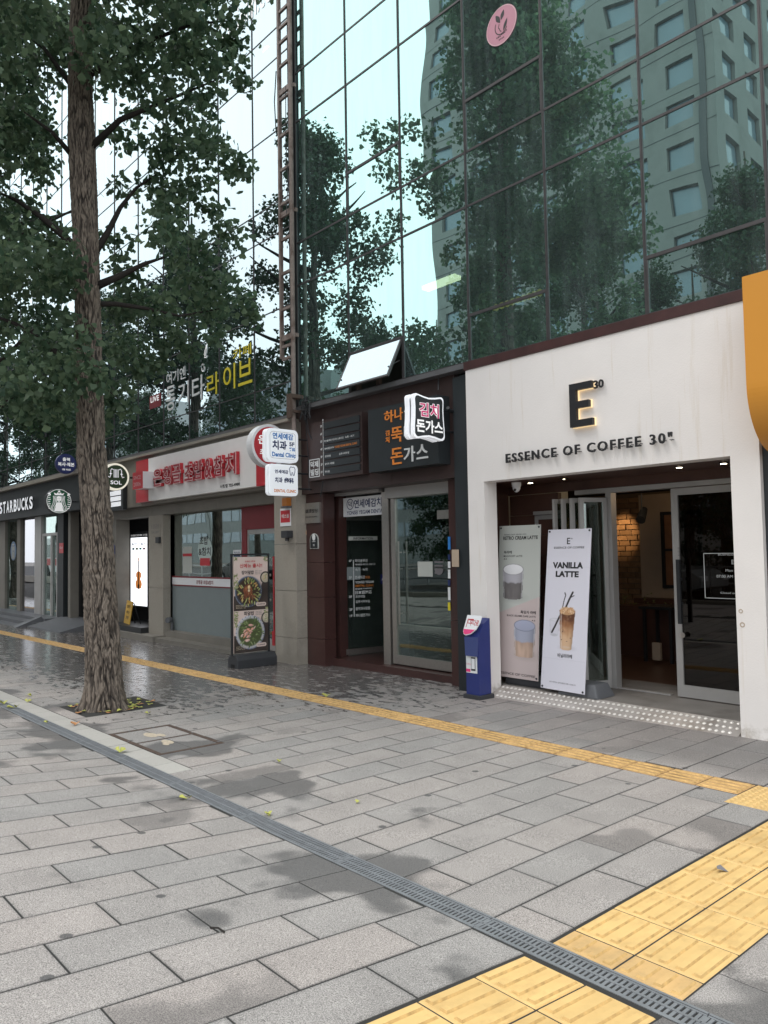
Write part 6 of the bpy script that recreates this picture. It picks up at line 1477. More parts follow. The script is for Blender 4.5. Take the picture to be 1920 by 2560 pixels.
for cx, cb in ((.93, .775), (.955, .345)): pn.ell(cx, cb * asp, .165, .165, (.04, .035, .035), .05); pn.ell(cx, cb * asp, .13, .13, (.5, .44, .34), .1, shade=.2); [pn.ell(cx + rr.uniform(-.07, .05), cb * asp + rr.uniform(-.08, .08), .03, .014, rr.choice(((.66, .62, .5), (.3, .33, .16), (.6, .45, .25))), .4, rr.random() * 3) for _ in range(14)]
for (gx, gb) in ((.03, .985), (.95, .985), (.02, .80), (.03, .74), (.02, .69), (.02, .41), (.03, .36), (.02, .3), (.95, .43)):
    for k in range(12): a_ = rr.random() * 6.28; pn.ell(gx + rr.uniform(-.05, .09) * (1 if gx < .5 else -1), gb * asp + rr.uniform(-.07, .05), .045, .014, rr.choice(((.16, .2, .07), (.28, .3, .12), (.36, .38, .2))), .4, a_, .3)
print_sheet('picture', (XP, pa, pz0), UY, UZ, PW, PH, pn.im, .0004, po)
def ptx(s, fx, fz, fw, fh, c, bold=.015, lift=.0044): text(m, s, (XP, pa + fx * PW, pz0 + fz * PH), UY, UZ, fw * PW, fh * PH, d=lift, bold=bold, m=idx[c])
ptx('은행골 시청점', .32, .945, .3, .016, 'red'); ptx('신메뉴 출시!!', .17, .885, .66, .045, 'red', .02); ptx('장어덮밥', .22, .815, .36, .042, 'ink', .02); ptx('회덮밥', .28, .385, .3, .042, 'ink', .02)
for i in range(3): ptx('특제소스 장어와', .62, .845 - .016 * i, .2, .009, 'greyink'); ptx('싱싱한 모둠회와', .62, .415 - .016 * i, .2, .009, 'greyink')
for cz, s in ((.475, '18,000원'), (.045, '15,000원')):
    m.poly(rrect(.3 * PW, .04 * PH, .02 * PH, x=.64 * PW, y=cz * PH), (XP, pa, pz0), UY, UZ, .0046, idx['posterpk']); ptx(s, .68, cz + .011, .22, .018, 'ink', .02, .005)
for i in range(3): ptx('양념장어덮밥 · 초밥', .05, .49 - .014 * i, .33 - .05 * (i == 2), .008, 'food5'); ptx('신선한 회와 야채 세트', .05, .06 - .014 * i, .38 - .06 * i, .008, 'food5')
m.box(XP, XP + .0012, pa, pb, pz0 + .431 * PH, pz0 + .437 * PH, idx['posterpk'])
m.build('print', [K[n] for n in mats_], po)
# umbrella wrap dispenser, slim blue box
bz = gz(-6.15, 6.82)
bl = thing('umbrella_wrapper', (-6.085, 6.82, bz), 'slim blue umbrella wrapping box with a white and pink slanted top sign', 'dispenser')
bx0, bx1, by0, by1 = -6.185, -5.985, 6.72, 6.93
m = MB(); m.box(bx0 - .03, bx1 + .03, by0 - .03, by1 + .02, bz - .01, bz + .05); m.build('foot', K['plastic'], bl, bevel=.008)
m = MB(); m.box(bx0, bx1, by0, by1, bz + .05, bz + .72); m.hexa([(bx0, by0, bz + .72), (bx1, by0, bz + .72), (bx1, by1, bz + .72), (bx0, by1, bz + .72)], [(bx0, by0 + .10, bz + .87), (bx1, by0 + .10, bz + .87), (bx1, by1, bz + .93), (bx0, by1, bz + .93)]); m.build('body', K['cobalt'], bl)
m = MB()
for i in range(9):
    pass
m.poly([(.02, .50), (.19, .50), (.2, .72), (.01, .72)] , (bx0, by0 - .001, bz), UX, UZ, .03); m.build('bag_tray', mat('tray_blue', (.05, .07, .2), .4), bl)
v = Vector((0, .09, .2)).normalized()
tp0 = Vector((bx0 - .012, by0 - .035, bz + .735))
m = MB(); W9 = bx1 - bx0 + .024
m.poly([(.0, .05), (.02, .015), (.05, .0), (W9 * .55, .02), (W9 * .85, .08), (W9, .17), (W9, .25), (0, .25)], tp0, UX, v, .012); m.build('top_sign', K['white'], bl)
m = MB(); nn = Vector(UX).cross(v); q = tp0 + nn * .0125
m.poly([(.004, .055), (.02, .02), (.05, .006), (W9 * .55, .025), (W9 * .8, .075), (.004, .075)], q, UX, v, .001); m.build('pink_band', K['magenta'], bl)
m = MB(); text(m, '무다로', q + Vector(UX) * .07 + v * .12, UX, v, .14, .075, d=.001, bold=.02); stroke(m, [(.03, .1), (.03, .2), (.12, .2), (.12, .19), (.04, .19), (.04, .15), (.1, .15)], .01, q, UX, v, .001); m.build('lettering', K['red'], bl)
m = MB(); m.box(bx0 + .005, bx0 + .175, by0 - .003, by0 - .0005, bz + .3, bz + .5); m.build('label', K['whiteink'], bl)
m = MB(); m.box(bx0 + .085, bx0 + .15, by0 - .006, by0 - .0032, bz + .33, bz + .485); m.build('phone_picture', K['ink'], bl)
m = MB(); m.box(bx0 + .092, bx0 + .143, by0 - .0075, by0 - .0063, bz + .35, bz + .47); m.build('phone_screen', K['white'], bl)
m = MB(); m.box(bx0 + .006, bx0 + .07, by0 - .0045, by0 - .0031, bz + .31, bz + .345); text(m, '우산비닐', (bx0 + .01, by0 - .0035, bz + .39), UX, UZ, .065, .022, d=.001); m.build('pink_print', K['magenta'], bl)

def banner(name, bl_, br_, tl_, tr_, base, label, basemat):
    t = thing(name, (base[0], base[1], gf), label, 'banner')
    u = (Vector(br_) - Vector(bl_)); W = u.length; u.normalize(); v = (Vector(tl_) - Vector(bl_)); H = v.length; v = (v - u * v.dot(u)).normalized()
    return t, Vector(bl_), u, v, u.cross(v), W, H
# grey and pink banner (behind)
t, o, u, v, n, W, H = banner('banner_stand', (-6.215, 7.30, .06), (-5.583, 7.30, .06), (-6.2, 7.43, 1.90), (-5.57, 7.43, 1.90), (-5.9, 7.4), 'grey and pink latte banner stand behind the blue dispenser', 'greyplastic')
m = MB(); m.slabp(o, u, v, W, H, .006); sh_ = m.build('sheet', K['bannerg'], t)
m = MB()
for fx in (.04, .96):
    for fz in (.015, .985): m = MB(); m.poly(circ(.012, 10), o + u * (fx * W) + v * (fz * H) + n * .001, u, v, .006); m.build('eyelet', K['plastic'], t)
def bt(s, fx, fz, fw, fh, bold=.012): text(m, s, o + u * (fx * W) + v * (fz * H), u, v, fw * W, fh * H, d=.002, bold=bold)
m = MB(); bt('RETRO CREAM LATTE', .1, .905, .84, .024, .03); bt('레트로한 감성의 크림라떼 시리즈', .12, .935, .55, .010, .01); bt('쑥라떼', .12, .812, .2, .02, .02); bt('MUGWORT LATTE', .12, .79, .46, .012); bt('4.0', .12, .772, .08, .01)
bt('흑임자 라떼', .56, .42, .36, .021, .02); bt('BLACK SESAME CAFE LATTE', .23, .398, .69, .012); bt('4.5', .83, .375, .08, .01); bt('ESSENCE OF COFFEE', .07, .018, .86, .015, .01)
m.build('lettering', K['ink'], sh_)
NX = 100; asp = H / W; NY = int(NX * asp); pn = Paint(NX, NY, asp, (.47, .49, .46)); g_ = np.random.default_rng(1)
pn.im *= (1.04 - .10 * (pn.Y / asp))[..., None]; pn.quad(pn.Y < asp * (.415 + .12 * pn.X), (.52, .44, .43))
def cup(pn, cx, cy, w_, h, body, upper, rim, fr, tint):
    pn.ell(cx + .06, cy - h * .5, w_ * 1.5, w_ * .5, tint, .9, al=.75)
    t = (pn.Y - (cy - h / 2)) / h; x = (pn.X - cx) / (w_ * (.9 + .1 * t)); curve = .16 * w_ * np.sqrt(np.clip(1 - x * x, 0, 1)); t2 = (pn.Y + curve - (cy - h / 2)) / h
    ins = (np.abs(x) < 1) & (t2 > 0) & (t < 1); sh = (1 - .38 * np.abs(x) ** 2.5 - .12 * x)[..., None]
    tex = np.array([[noise.noise((px * 14, py * 5, cx * 9)) for px in np.linspace(0, 1, pn.X.shape[1])] for py in np.linspace(0, asp, pn.X.shape[0])])
    pn.mix(ins.astype(float), np.array(upper) * sh); lo = np.clip((fr - t2 + .05 * tex) / .06, 0, 1) * ins
    pn.mix(lo, np.array(body) * sh * (1 + .22 * tex[..., None])); pn.mix((ins & (np.abs(np.abs(x) - .93) < .05)) * .35, (.75, .75, .78))
    pn.ell(cx, cy + h / 2, w_ * 1.02, w_ * .44, np.array(upper) * .55, .05); pn.ell(cx, cy + h / 2, w_ * .96, w_ * .40, rim, .06, shade=.06)
cup(pn, .36, .615 * asp, .255, .54, (.16, .148, .148), (.44, .43, .47), (.74, .74, .76), .62, (.33, .345, .325))
cup(pn, .66, .248 * asp, .255, .56, (.50, .36, .28), (.36, .38, .47), (.36, .385, .5), .56, (.38, .32, .31))
print_sheet('picture', o, u, v, W, H, pn.im, .0006, sh_)
m = MB(); m.box(-6.1, -5.52, 7.32, 7.62, gf + .001, gf + .16); m.build('base', K['plastic'], t, bevel=.03)
m = MB(); m.tube([(-5.85, 7.46, gf + .15), (-5.85, 7.45, 1.85)], .012, 8); m.build('pole', K['blackm'], t)
# white vanilla latte banner (front)
t, o, u, v, n, W, H = banner('banner_stand', (-5.466, 7.19, .02), (-4.852, 7.15, .02), (-5.461, 7.40, 1.829), (-4.851, 7.40, 1.824), (-5.1, 7.3), 'white vanilla latte banner stand in front of the folded café doors', 'greyplastic')
m = MB(); m.slabp(o, u, v, W, H, .006); sh_ = m.build('sheet', K['bannerw'], t)
m = MB()
for fx in (.04, .96):
    for fz in (.012, .988): m = MB(); m.poly(circ(.012, 10), o + u * (fx * W) + v * (fz * H) + n * .001, u, v, .006); m.build('eyelet', K['plastic'], t)
m = MB(); bt('E', .46, .905, .075, .04, .01); bt('30', .545, .935, .04, .009); bt('ESSENCE OF COFFEE', .16, .877, .7, .013, .01); bt('VANILLA', .15, .752, .7, .04, .05); bt('LATTE', .23, .698, .53, .038, .05); bt('바닐라라떼', .36, .20, .33, .026, .02)
m.build('lettering', K['ink'], sh_)
m = MB(); bt('상기 이미지는 실제 제품과 다를 수 있습니다', .2, .042, .6, .009); m.build('small_print', K['greyink'], sh_)
NX = 110; asp = H / W; NY = int(NX * asp); pn = Paint(NX, NY, asp, (.66, .65, .72)); B_ = pn.Y / asp
pn.im *= (1 - .05 * (np.abs(B_ - .19) < .003) - .04 * (np.abs(B_ - .76) < .003))[..., None]; pn.im[B_ < .19] *= .985
# empty tumbler behind
x = (pn.X - .255) / (.095 + .25 * (B_ - .33)); ins = (np.abs(x) < 1) & (B_ > .335) & (B_ < .43)
pn.mix(ins * .16, (.4, .4, .44)); pn.mix((ins & (np.abs(x) > .88)) * .5, (.42, .42, .46)); pn.ell(.255, .43 * asp, .12, .035, (.5, .5, .54), .25); pn.ell(.255, .43 * asp, .105, .026, (.63, .62, .68), .2); pn.ell(.255, .335 * asp, .095, .03, (.5, .5, .54), .3)
def bean(pts, w_):
    for (x0, y0), (x1, y1) in zip(pts, pts[1:]):
        for k in np.linspace(0, 1, 24): pn.ell(x0 + (x1 - x0) * k, (y0 + (y1 - y0) * k) * asp, w_, w_, (.03, .025, .025), .3)
bean([(.20, .35), (.27, .39), (.37, .455)], .022); bean([(.42, .50), (.455, .555), (.485, .585), (.465, .60)], .012); bean([(.5, .51), (.57, .56), (.645, .605)], .022); bean([(.62, .575), (.675, .585)], .009)
pn.ell(.56, .262 * asp, .26, .07, (.45, .44, .49), .9, al=.7)
tq = (B_ - .262) / (.492 - .262); x = (pn.X - .54) / (.132 + .052 * np.clip(tq, 0, 1)); cv = .015 * np.sqrt(np.clip(1 - x * x, 0, 1)); tt = (B_ + cv - .262) / .23
ins = (np.abs(x) < 1) & (tt > 0) & (tq < 1)
tex = np.array([[noise.noise((px * 9, py * 6, 2)) + .6 * noise.noise((px * 22, py * 15, 5)) for px in np.linspace(0, 1, NX)] for py in np.linspace(0, asp, NY)])
q = np.clip(tt + .13 * tex, 0, 1); cols = np.stack([np.interp(q, (0, .3, .5, .68, .82, 1), c) for c in ((.60, .58, .46, .30, .15, .10), (.41, .38, .26, .14, .06, .042), (.27, .235, .14, .065, .03, .022))], -1)
pn.mix(ins.astype(float), cols * (1.05 - .4 * np.abs(x) ** 3 - .08 * x)[..., None]); pn.mix((ins & (x < -.72) & (x > -.86)) * .35, (.8, .76, .72)); pn.mix((ins & (np.abs(x) > .95)) * .5, (.55, .5, .5))
rr = random.Random(9)
for i in range(9): pn.ell(.54 + rr.uniform(-.1, .1), (.33 + .14 * rr.random()) * asp, rr.uniform(.03, .055), rr.uniform(.02, .035), (.34, .19, .11), .8, rr.random(), al=.45)
for i in range(5): pn.ell(.54 + rr.uniform(-.11, .12), (.3 + .12 * rr.random()) * asp, .018, .008, (.05, .025, .03), .4)
pn.ell(.54, .487 * asp, .188, .075, (.5, .29, .15), .15)
for i in range(60): pn.ell(.54 + rr.uniform(-.15, .15), .490 * asp + rr.uniform(-.05, .06), rr.uniform(.012, .04), rr.uniform(.008, .022), rr.choice(((.66, .44, .26), (.72, .55, .38), (.42, .22, .1), (.58, .34, .18))), .5, rr.random() * 3, .2)
pn.ell(.54, .266 * asp, .125, .03, (.62, .5, .4), .5, al=.5)
print_sheet('picture', o, u, v, W, H, pn.im, .0006, sh_)
m = MB(); m.hexa([(-5.25, 7.2, gf + .001), (-4.72, 7.2, gf + .001), (-4.72, 7.55, gf + .001), (-5.25, 7.55, gf + .001)], [(-5.2, 7.24, gf + .15), (-4.78, 7.24, gf + .15), (-4.78, 7.5, gf + .15), (-5.2, 7.5, gf + .15)]); m.build('base', K['greyplastic'], t, bevel=.025)
m = MB(); m.tube([(-5.15, 7.42, gf + .14), (-5.15, 7.43, 1.8)], .013, 8); m.build('pole', K['blackm'], t)
# folded yellow board and red white pole tucked behind the banners
m = MB(); m.box(-5.50, -5.28, 7.75, 7.8, gf, 1.15); yb3 = thing('folded_board', (-5.4, 7.77, gf), 'yellow folded floor board tucked behind the two latte banners', 'board'); m.build('panel', K['gold'], yb3)
m = MB(); m.box(-5.51, -5.27, 7.745, 7.805, 1.151, 1.20); m.build('top_edge', K['blackm'], yb3)
pt_ = thing('striped_pole', (-5.55, 7.62, gf), 'red and white striped pole standing between the two latte banners', 'pole')
for i in range(7):
    m = MB(); m.tube([(-5.535, 7.62, gf + .02 + .17 * i), (-5.535, 7.62, gf + .02 + .17 * (i + 1) - .001)], .022, 10); m.build('band', K['darkred' if i % 2 else 'whiteink'], pt_)

# ================================================================ TREES
def leaf_arrays(blobs, size, g, per=6):
    """clusters of fan shaped leaves hanging round short shoots filling the given ellipsoids"""
    V = []; T = []; tone = []
    fan2 = np.array([(0, 0), (-.5, .62), (-.27, .95), (0, .86), (.27, .95), (.5, .62)])
    n0 = 0
    for (c, rad, ns, droop) in blobs:
        c = np.array(c); rad = np.array(rad)
        d = g.normal(size=(ns, 3)); d /= np.linalg.norm(d, axis=1, keepdims=True); rr_ = g.uniform(.25, 1, ns) ** .6
        sh = c + d * rr_[:, None] * rad
        k = per; P = np.repeat(sh, k, 0) + g.normal(size=(ns * k, 3)) * size * .75; N = len(P)
        ax = g.normal(size=(N, 3)) * .75 + np.array((0, 0, -droop)); ax /= np.linalg.norm(ax, axis=1, keepdims=True)
        up = g.normal(size=(N, 3)) * .8 + np.array((0, 0, .9)) + np.repeat(d, k, 0) * .7
        sd = np.cross(ax, up); sd /= np.linalg.norm(sd, axis=1, keepdims=True) + 1e-9; nn = np.cross(sd, ax)
        s = size * g.uniform(.65, 1.2, N)
        v = np.empty((N, 6, 3))
        curl = g.uniform(.05, .3, N)
        for i, (a, b_) in enumerate(fan2): v[:, i] = P + sd * (a * s)[:, None] + ax * (b_ * s)[:, None] - nn * (curl * s * (a * a * 2.4 + b_ * .25))[:, None]
        V.append(v.reshape(-1, 3)); base = n0 + np.arange(N) * 6
        T.append(np.stack([np.stack([base, base + i + 1, base + i], 1) for i in range(1, 5)], 1).reshape(-1, 3)); n0 += N * 6
        tn = np.clip(g.normal(.45, .2, N) + np.repeat(g.normal(0, .12, ns), k) , 0, 1); tone.append(np.repeat(tn, 6))
    return np.concatenate(V), np.concatenate(T), np.concatenate(tone)
def mesh_np(name, V, T, m, attr=None, smooth=False):
    me = bpy.data.meshes.new(name); me.vertices.add(len(V)); me.vertices.foreach_set('co', V.astype(np.float32).ravel())
    k = T.shape[1]; me.loops.add(T.size); me.loops.foreach_set('vertex_index', T.astype(np.int32).ravel()); me.polygons.add(len(T)); me.polygons.foreach_set('loop_start', np.arange(0, T.size, k, dtype=np.int32))
    try: me.polygons.foreach_set('loop_total', np.full(len(T), k, dtype=np.int32))
    except Exception: pass
    if smooth: me.polygons.foreach_set('use_smooth', np.ones(len(T), bool))
    if attr:
        for nm, a in attr.items(): at = me.attributes.new(nm, 'FLOAT', 'POINT'); at.data.foreach_set('value', a.astype(np.float32))
    me.materials.append(m); me.update(); me.validate(); return me
def nz(x, y, z): return noise.noise((x, y, z))
KA = math.atan2(-3.48, 8.62)
KNOTS = ((1.42, KA - .1, .11), (2.75, KA - .9, .09), (3.6, KA + .7, .08), (2.05, KA + 1.3, .08))
def trunk_mesh(axis, rads, nseg, nring, flare=True):
    """tapered trunk with interlacing vertical bark ridges cut into its surface"""
    ts = np.linspace(0, 1, nring); V = []; Rg = []
    axis = [Vector(a) for a in axis]; zs = [a.z for a in axis]
    for t in ts:
        z = zs[0] + (zs[-1] - zs[0]) * t
        x = np.interp(z, zs, [a.x for a in axis]); y = np.interp(z, zs, [a.y for a in axis]); r = np.interp(z, zs, rads)
        for k in range(nseg):
            a = 2 * math.pi * k / nseg
            ca, sa = math.cos(a), math.sin(a)
            wob = .9 * nz(ca * 1.5 + 9, sa * 1.5, z * 2.2)
            u_ = a + wob * .22 + .10 * nz(ca * 3, sa * 3, z * 5.5)
            cu, su = math.cos(u_), math.sin(u_)
            f1 = abs(nz(cu * 5.0, su * 5.0, z * 3.3)); f2 = abs(nz(cu * 8.5 + 4, su * 8.5, z * 7.0 + 7))
            s1 = min(1, f1 / .17); s2 = min(1, f2 / .16)
            rid = s1 * s1 * (3 - 2 * s1) * .62 + s2 * s2 * (3 - 2 * s2) * .38 + .3 * nz(cu * 14, su * 14, z * 26)
            lump = nz(ca * 1.1, sa * 1.1, z * .9 + 3)
            h = max(0, z - zs[0]); fl = 0
            if flare: fl = .075 * math.exp(-h / .13) * (1 + .7 * math.sin(3 * a + 1) + .45 * math.sin(5 * a)) + .022 * math.exp(-h / .45)
            rr_ = r * (1 + .05 * lump) + fl + (.036 * rid - .024) * min(1, r / .16)
            kn = 0
            for kz, ka, ks in KNOTS:
                da = (a - ka + math.pi) % (2 * math.pi) - math.pi; q = math.hypot(da * r / ks, (z - kz) / (ks * .75)); kn += (.035 * math.exp(-q * q * .7) - .05 * math.exp(-q * q * 5))
            rr_ += kn if flare else 0; rid -= max(0, -kn) * 14
            if flare: rid -= .5 * max(0, nz(ca * 2.2 + 3, sa * 2.2, z * 3)) * math.exp(-h / .4)
            V.append((x + rr_ * ca, y + rr_ * sa, z)); Rg.append(max(0, min(1, rid * .92 + .15 * nz(ca * 3, sa * 3, z * 8))))
    V = np.array(V); i, k = np.meshgrid(np.arange(nring - 1), np.arange(nseg), indexing='ij')
    T = np.stack([i * nseg + k, i * nseg + (k + 1) % nseg, (i + 1) * nseg + (k + 1) % nseg, (i + 1) * nseg + k], -1).reshape(-1, 4)
    return V, T, np.array(Rg)
# --- the street tree beside the drain
TX, TY = -8.62, 3.48; tz = gz(TX, TY) - .03
latR = np.array((cR[0], cR[1], 0)) / math.hypot(cR[0], cR[1]); dep = np.array((cF[0], cF[1], 0)) / math.hypot(cF[0], cF[1])
t1 = thing('street_tree', (TX, TY, tz), 'tall ginkgo street tree with a thick ridged trunk standing in the square stone pit', 'tree', 'ginkgo street trees')
def pt3(px, py, dd=0.0):              # a point of the crown, dd metres behind or before the trunk
    d = ray(px, py); k0 = np.dot(np.array((TX, TY, 0)), dep) + dd; k = k0 / np.dot(d[:2], dep[:2]); p = d * k; return np.array((p[0], p[1], p[2] + EYE))
axp = [(264, 1775), (256, 1600), (246, 1400), (238, 1250), (228, 1100), (222, 900), (220, 760), (212, 520), (204, 350), (200, 150), (205, -150), (215, -500), (225, -900)]
axis = [pt3(px, py) for px, py in axp]; axis[0][2] = tz
rads = [.185, .172, .160, .152, .142, .136, .134, .135, .142, .12, .09, .06, .02]
V, T, Rg = trunk_mesh(axis, rads, 220, 900)
o_ = link('trunk', mesh_np('trunk', V - np.array(t1.location), T, K['bark'], {'ridge': Rg}, True), t1)
limbs = [([(230, 720), (300, 690), (360, 660), (420, 640)], .07, .3), ([(232, 640), (270, 580), (300, 520), (340, 470), (400, 430)], .06, .5), ([(200, 930), (165, 900), (100, 850), (40, 810), (-40, 780)], .075, -.2), ([(205, 640), (160, 590), (100, 540), (40, 500), (-30, 470)], .075, .3),
    ([(225, 760), (290, 760), (360, 770), (450, 790), (560, 770)], .05, .6), ([(190, 400), (130, 330), (60, 280)], .05, -.5), ([(215, 380), (300, 300), (420, 250), (540, 200)], .06, .0), ([(205, 200), (330, 120), (480, 60), (600, 50)], .05, .3), ([(225, 780), (250, 960), (300, 1000)], .02, -.3), ([(205, 250), (110, 120), (20, 60)], .05, .4)]
for pts, r0, dd in limbs:
    k = len(pts); P = [pt3(px, py, dd * i / (k - 1)) for i, (px, py) in enumerate(pts)]
    m = MB(); m.tube(P, [r0 * .75 * (1 - .8 * i / (k - 1)) for i in range(k)], 9)
    m.build('limb', K['bark'], t1, smooth=True)
g = np.random.default_rng(5)
lobes = [(60, 40, 95, 0), (180, 40, 100, .3), (320, 50, 110, 0), (450, 60, 100, .2), (560, 60, 70, 0), (590, 110, 45, .1), (250, 130, 100, -.3), (380, 150, 110, 0), (500, 150, 80, .2), (565, 165, 48, .2), (606, 200, 22, .2), (90, 170, 80, .3), (150, 110, 80, .3), (20, 190, 60, -.4), (60, 270, 80, .2), (330, 230, 90, .3), (430, 250, 90, -.2), (520, 250, 55, .1), (300, 330, 60, .6), (410, 340, 90, .2), (500, 360, 70, -.2), (560, 390, 55, -.2), (605, 415, 32, -.2), (40, 370, 80, .3), (95, 420, 60, .5), (120, 330, 30, .4), (420, 430, 75, .3), (490, 460, 60, .0), (380, 480, 55, .4), (300, 470, 30, .3), (440, 520, 50, .1), (415, 570, 40, .1), (530, 520, 40, .2), (560, 560, 32, .2), (580, 590, 26, .2),
    (40, 540, 80, .2), (110, 580, 70, .3), (160, 650, 45, .4), (50, 640, 70, .0), (110, 690, 50, .2), (30, 720, 45, .2), (170, 690, 25, .3), (300, 610, 50, .5), (310, 680, 60, .4), (345, 740, 50, .4), (300, 770, 50, .5), (400, 780, 65, .3), (470, 700, 60, .2), (440, 640, 35, .3), (540, 700, 55, .3), (590, 745, 42, .3), (630, 785, 22, .3), (520, 780, 52, .4), (450, 838, 42, .5), (535, 838, 28, .3), (380, 860, 50, .5), (520, 650, 30, .2), (490, 610, 22, .2),
    (20, 800, 50, .0), (60, 880, 80, -.3), (140, 870, 60, -.4), (30, 960, 75, -.3), (110, 950, 70, -.5), (170, 960, 45, -.5), (60, 1010, 45, -.2), (140, 1010, 40, -.3), (205, 860, 36, -.55), (225, 915, 34, -.55), (235, 945, 26, -.55), (175, 800, 35, -.2), (300, 880, 55, .3), (345, 910, 46, .4), (390, 905, 32, .5), (300, 960, 40, .3), (270, 1000, 28, .3), (310, 1020, 26, .3), (250, 1050, 18, .2), (475, 872, 24, .6)]
blobs = []
for px, py, rp, dd in lobes:
    c = pt3(px, py, dd * 1.6); r = rp / 214 * .84
    blobs.append((c, (r * 1.0, r * 1.0, r * .95), int(8 + 270 * r * r), .85))
def pix(p):
    q = np.array((p[0], p[1], p[2] - EYE)); z = q @ cF; return 960 + FPX * (q @ cR) / z, 1280 + FPX * (q @ cD) / z
n_ = 0
while n_ < 150:                         # the body of the crown round the trunk, keeping the gaps between the boughs open
    a = g.uniform(0, 6.28); z = g.uniform(4.6, 12.4); R_ = 2.7 * math.sin(min(1, (z - 3.4) / 2.6) * math.pi / 2) * (1 - max(0, (z - 8) / 5.5)) * g.uniform(.2, 1) ** .6
    c = (TX - .2 + R_ * math.cos(a), TY + .1 + R_ * math.sin(a), z); px, py = pix(c)
    if c[0] / (14.1 - c[1]) < -.90 and not (-40 < px < 900 and py > -60): continue
    if px < -40 or py < -60 or any(math.hypot(px - lx, py - ly) < .5 * lr for lx, ly, lr, _ in lobes):
        inn = -40 < px < 900 and py > -60; blobs.append((c, (.26, .26, .24) if inn else (.52, .52, .42), 20 if inn else 60, .7)); n_ += 1
V, T, tn = leaf_arrays(blobs, .088, g, 5)
o_ = link('crown', mesh_np('crown', V - np.array(t1.location), T, K['leaf'], {'tone': tn}), t1); tag(o_, kind='stuff')
print('crown tris', len(T))
# --- the row further along: one crown and trunk shared
g = np.random.default_rng(9)
def far_tree(seed):
    g = np.random.default_rng(seed); bl_ = []
    for i in range(84):
        z = g.uniform(4.2, 11.8); Rm = 2.8 * math.sin(min(1, (z - 2.8) / 3.0) * math.pi / 2) * (1 - max(0, (z - 6) / 7)) ; a = g.uniform(0, 6.28); q = Rm * g.uniform(.15, 1)
        r = g.uniform(.32, .62); bl_.append(((q * math.cos(a), q * math.sin(a), z), (r, r, r * .8), int(230 * r * r), .7))
    V, T, tn = leaf_arrays(bl_, .098, g, 5); ax = [(0, 0, 0), (.05, .02, 1), (.0, .05, 3), (-.05, 0, 6), (.03, 0, 9), (.0, 0, 12)]
    Vt, Tt, Rt = trunk_mesh(ax, [.19, .165, .15, .12, .07, .02], 40, 120)
    lm = []
    for i in range(13):
        z = 4.0 + i * .5; a = g.uniform(0, 6.28); L_ = 2.2 * (1 - max(0, (z - 6) / 8)); m = MB(); m.tube([(0, 0, z), (L_ * .5 * math.cos(a), L_ * .5 * math.sin(a), z + .35), (L_ * math.cos(a + .2), L_ * math.sin(a + .2), z + .9)], [.06, .04, .012], 7); lm.append(m)
    return mesh_np('crown', V, T, K['leaf2'], {'tone': tn}), mesh_np('trunk', Vt, Tt, K['bark'], {'ridge': Rt}, True), lm
protos = [far_tree(21), far_tree(22)]
limbs_ = [[None] * 13, [None] * 13]
def place_tree(p, x, y, rz, sc, label, gid='ginkgo street trees'):
    t = thing('street_tree', (x, y, gz(x, y) - .02 if y > -3 else .1), label, 'tree', gid)
    cr_, tr_, lm = protos[p]
    o = link('trunk', tr_, t); o.rotation_euler.z = rz; o.scale = (sc,) * 3
    for i, mm in enumerate(lm):
        if limbs_[p][i] is None: o = mm.build('limb', K['bark'], None, smooth=True); limbs_[p][i] = o.data; o.parent = t
        else: o = link('limb', limbs_[p][i], t)
        o.rotation_euler.z = rz; o.scale = (sc,) * 3
    o = link('crown', cr_, t); o.rotation_euler.z = rz; o.scale = (sc,) * 3; tag(o, kind='stuff')
    return t
place_tree(0, -14.5, 3.4, .4, 1.0, 'ginkgo street tree next along the kerb, its trunk mirrored beside the ladder frame')
place_tree(1, -20.6, 3.4, 1.9, 1.0, 'ginkgo street tree third along the kerb, mirrored low in the grey glass at the left')
place_tree(0, -26.8, 3.4, 3.7, .95, 'ginkgo street tree fourth along the kerb, mirrored above the coffee shop lettering')
place_tree(1, -33.5, 3.4, 5.1, 1.05, 'ginkgo street tree fifth along the kerb, mirrored at the very left edge')
place_tree(1, -9.4, -8.5, .9, 1.1, 'median ginkgo tree across the lane, mirrored behind the main tree in the green glass', 'median ginkgo trees')
place_tree(0, -15.4, -9.0, 2.9, 1.15, 'median ginkgo tree mirrored at the middle of the green glass facade', 'median ginkgo trees')
place_tree(1, -12.4, -8.6, 4.2, .9, 'median ginkgo tree mirrored low behind the white café top', 'median ginkgo trees')
bl_ = []; g = np.random.default_rng(31)
for i in range(90):
    z = g.uniform(1.3, 7.0); Rm = 2.6 * math.sin(min(1, (z - .3) / 2.0) * math.pi / 2) * (1 - max(0, (z - 3.5) / 4.2)); a_ = g.uniform(0, 6.28); q = Rm * g.uniform(.2, 1); r = g.uniform(.35, .65); bl_.append(((q * math.cos(a_), q * math.sin(a_), z), (r, r, r * .8), int(210 * r * r), .3))
V, T, tn = leaf_arrays(bl_, .10, g, 5); protos.append((mesh_np('crown', V, T, K['leaf2'], {'tone': tn}), protos[0][1], protos[0][2][:3])); limbs_.append([None] * 13)
for i, (x_, y_, s_, lb) in enumerate(((-14.8, -8.9, 1.0, 'low bushy median tree mirrored above the middle of the white café wall'), (-11.2, -8.7, .85, 'low bushy median tree mirrored beside the orange awning'), (-18.6, -8.9, 1.05, 'low bushy median tree mirrored above the black pilaster'), (-22.6, -8.8, .95, 'low bushy median tree mirrored beside the open vent'))): place_tree(2, x_, y_, 1.1 * i, s_, lb, 'low bushy median trees')
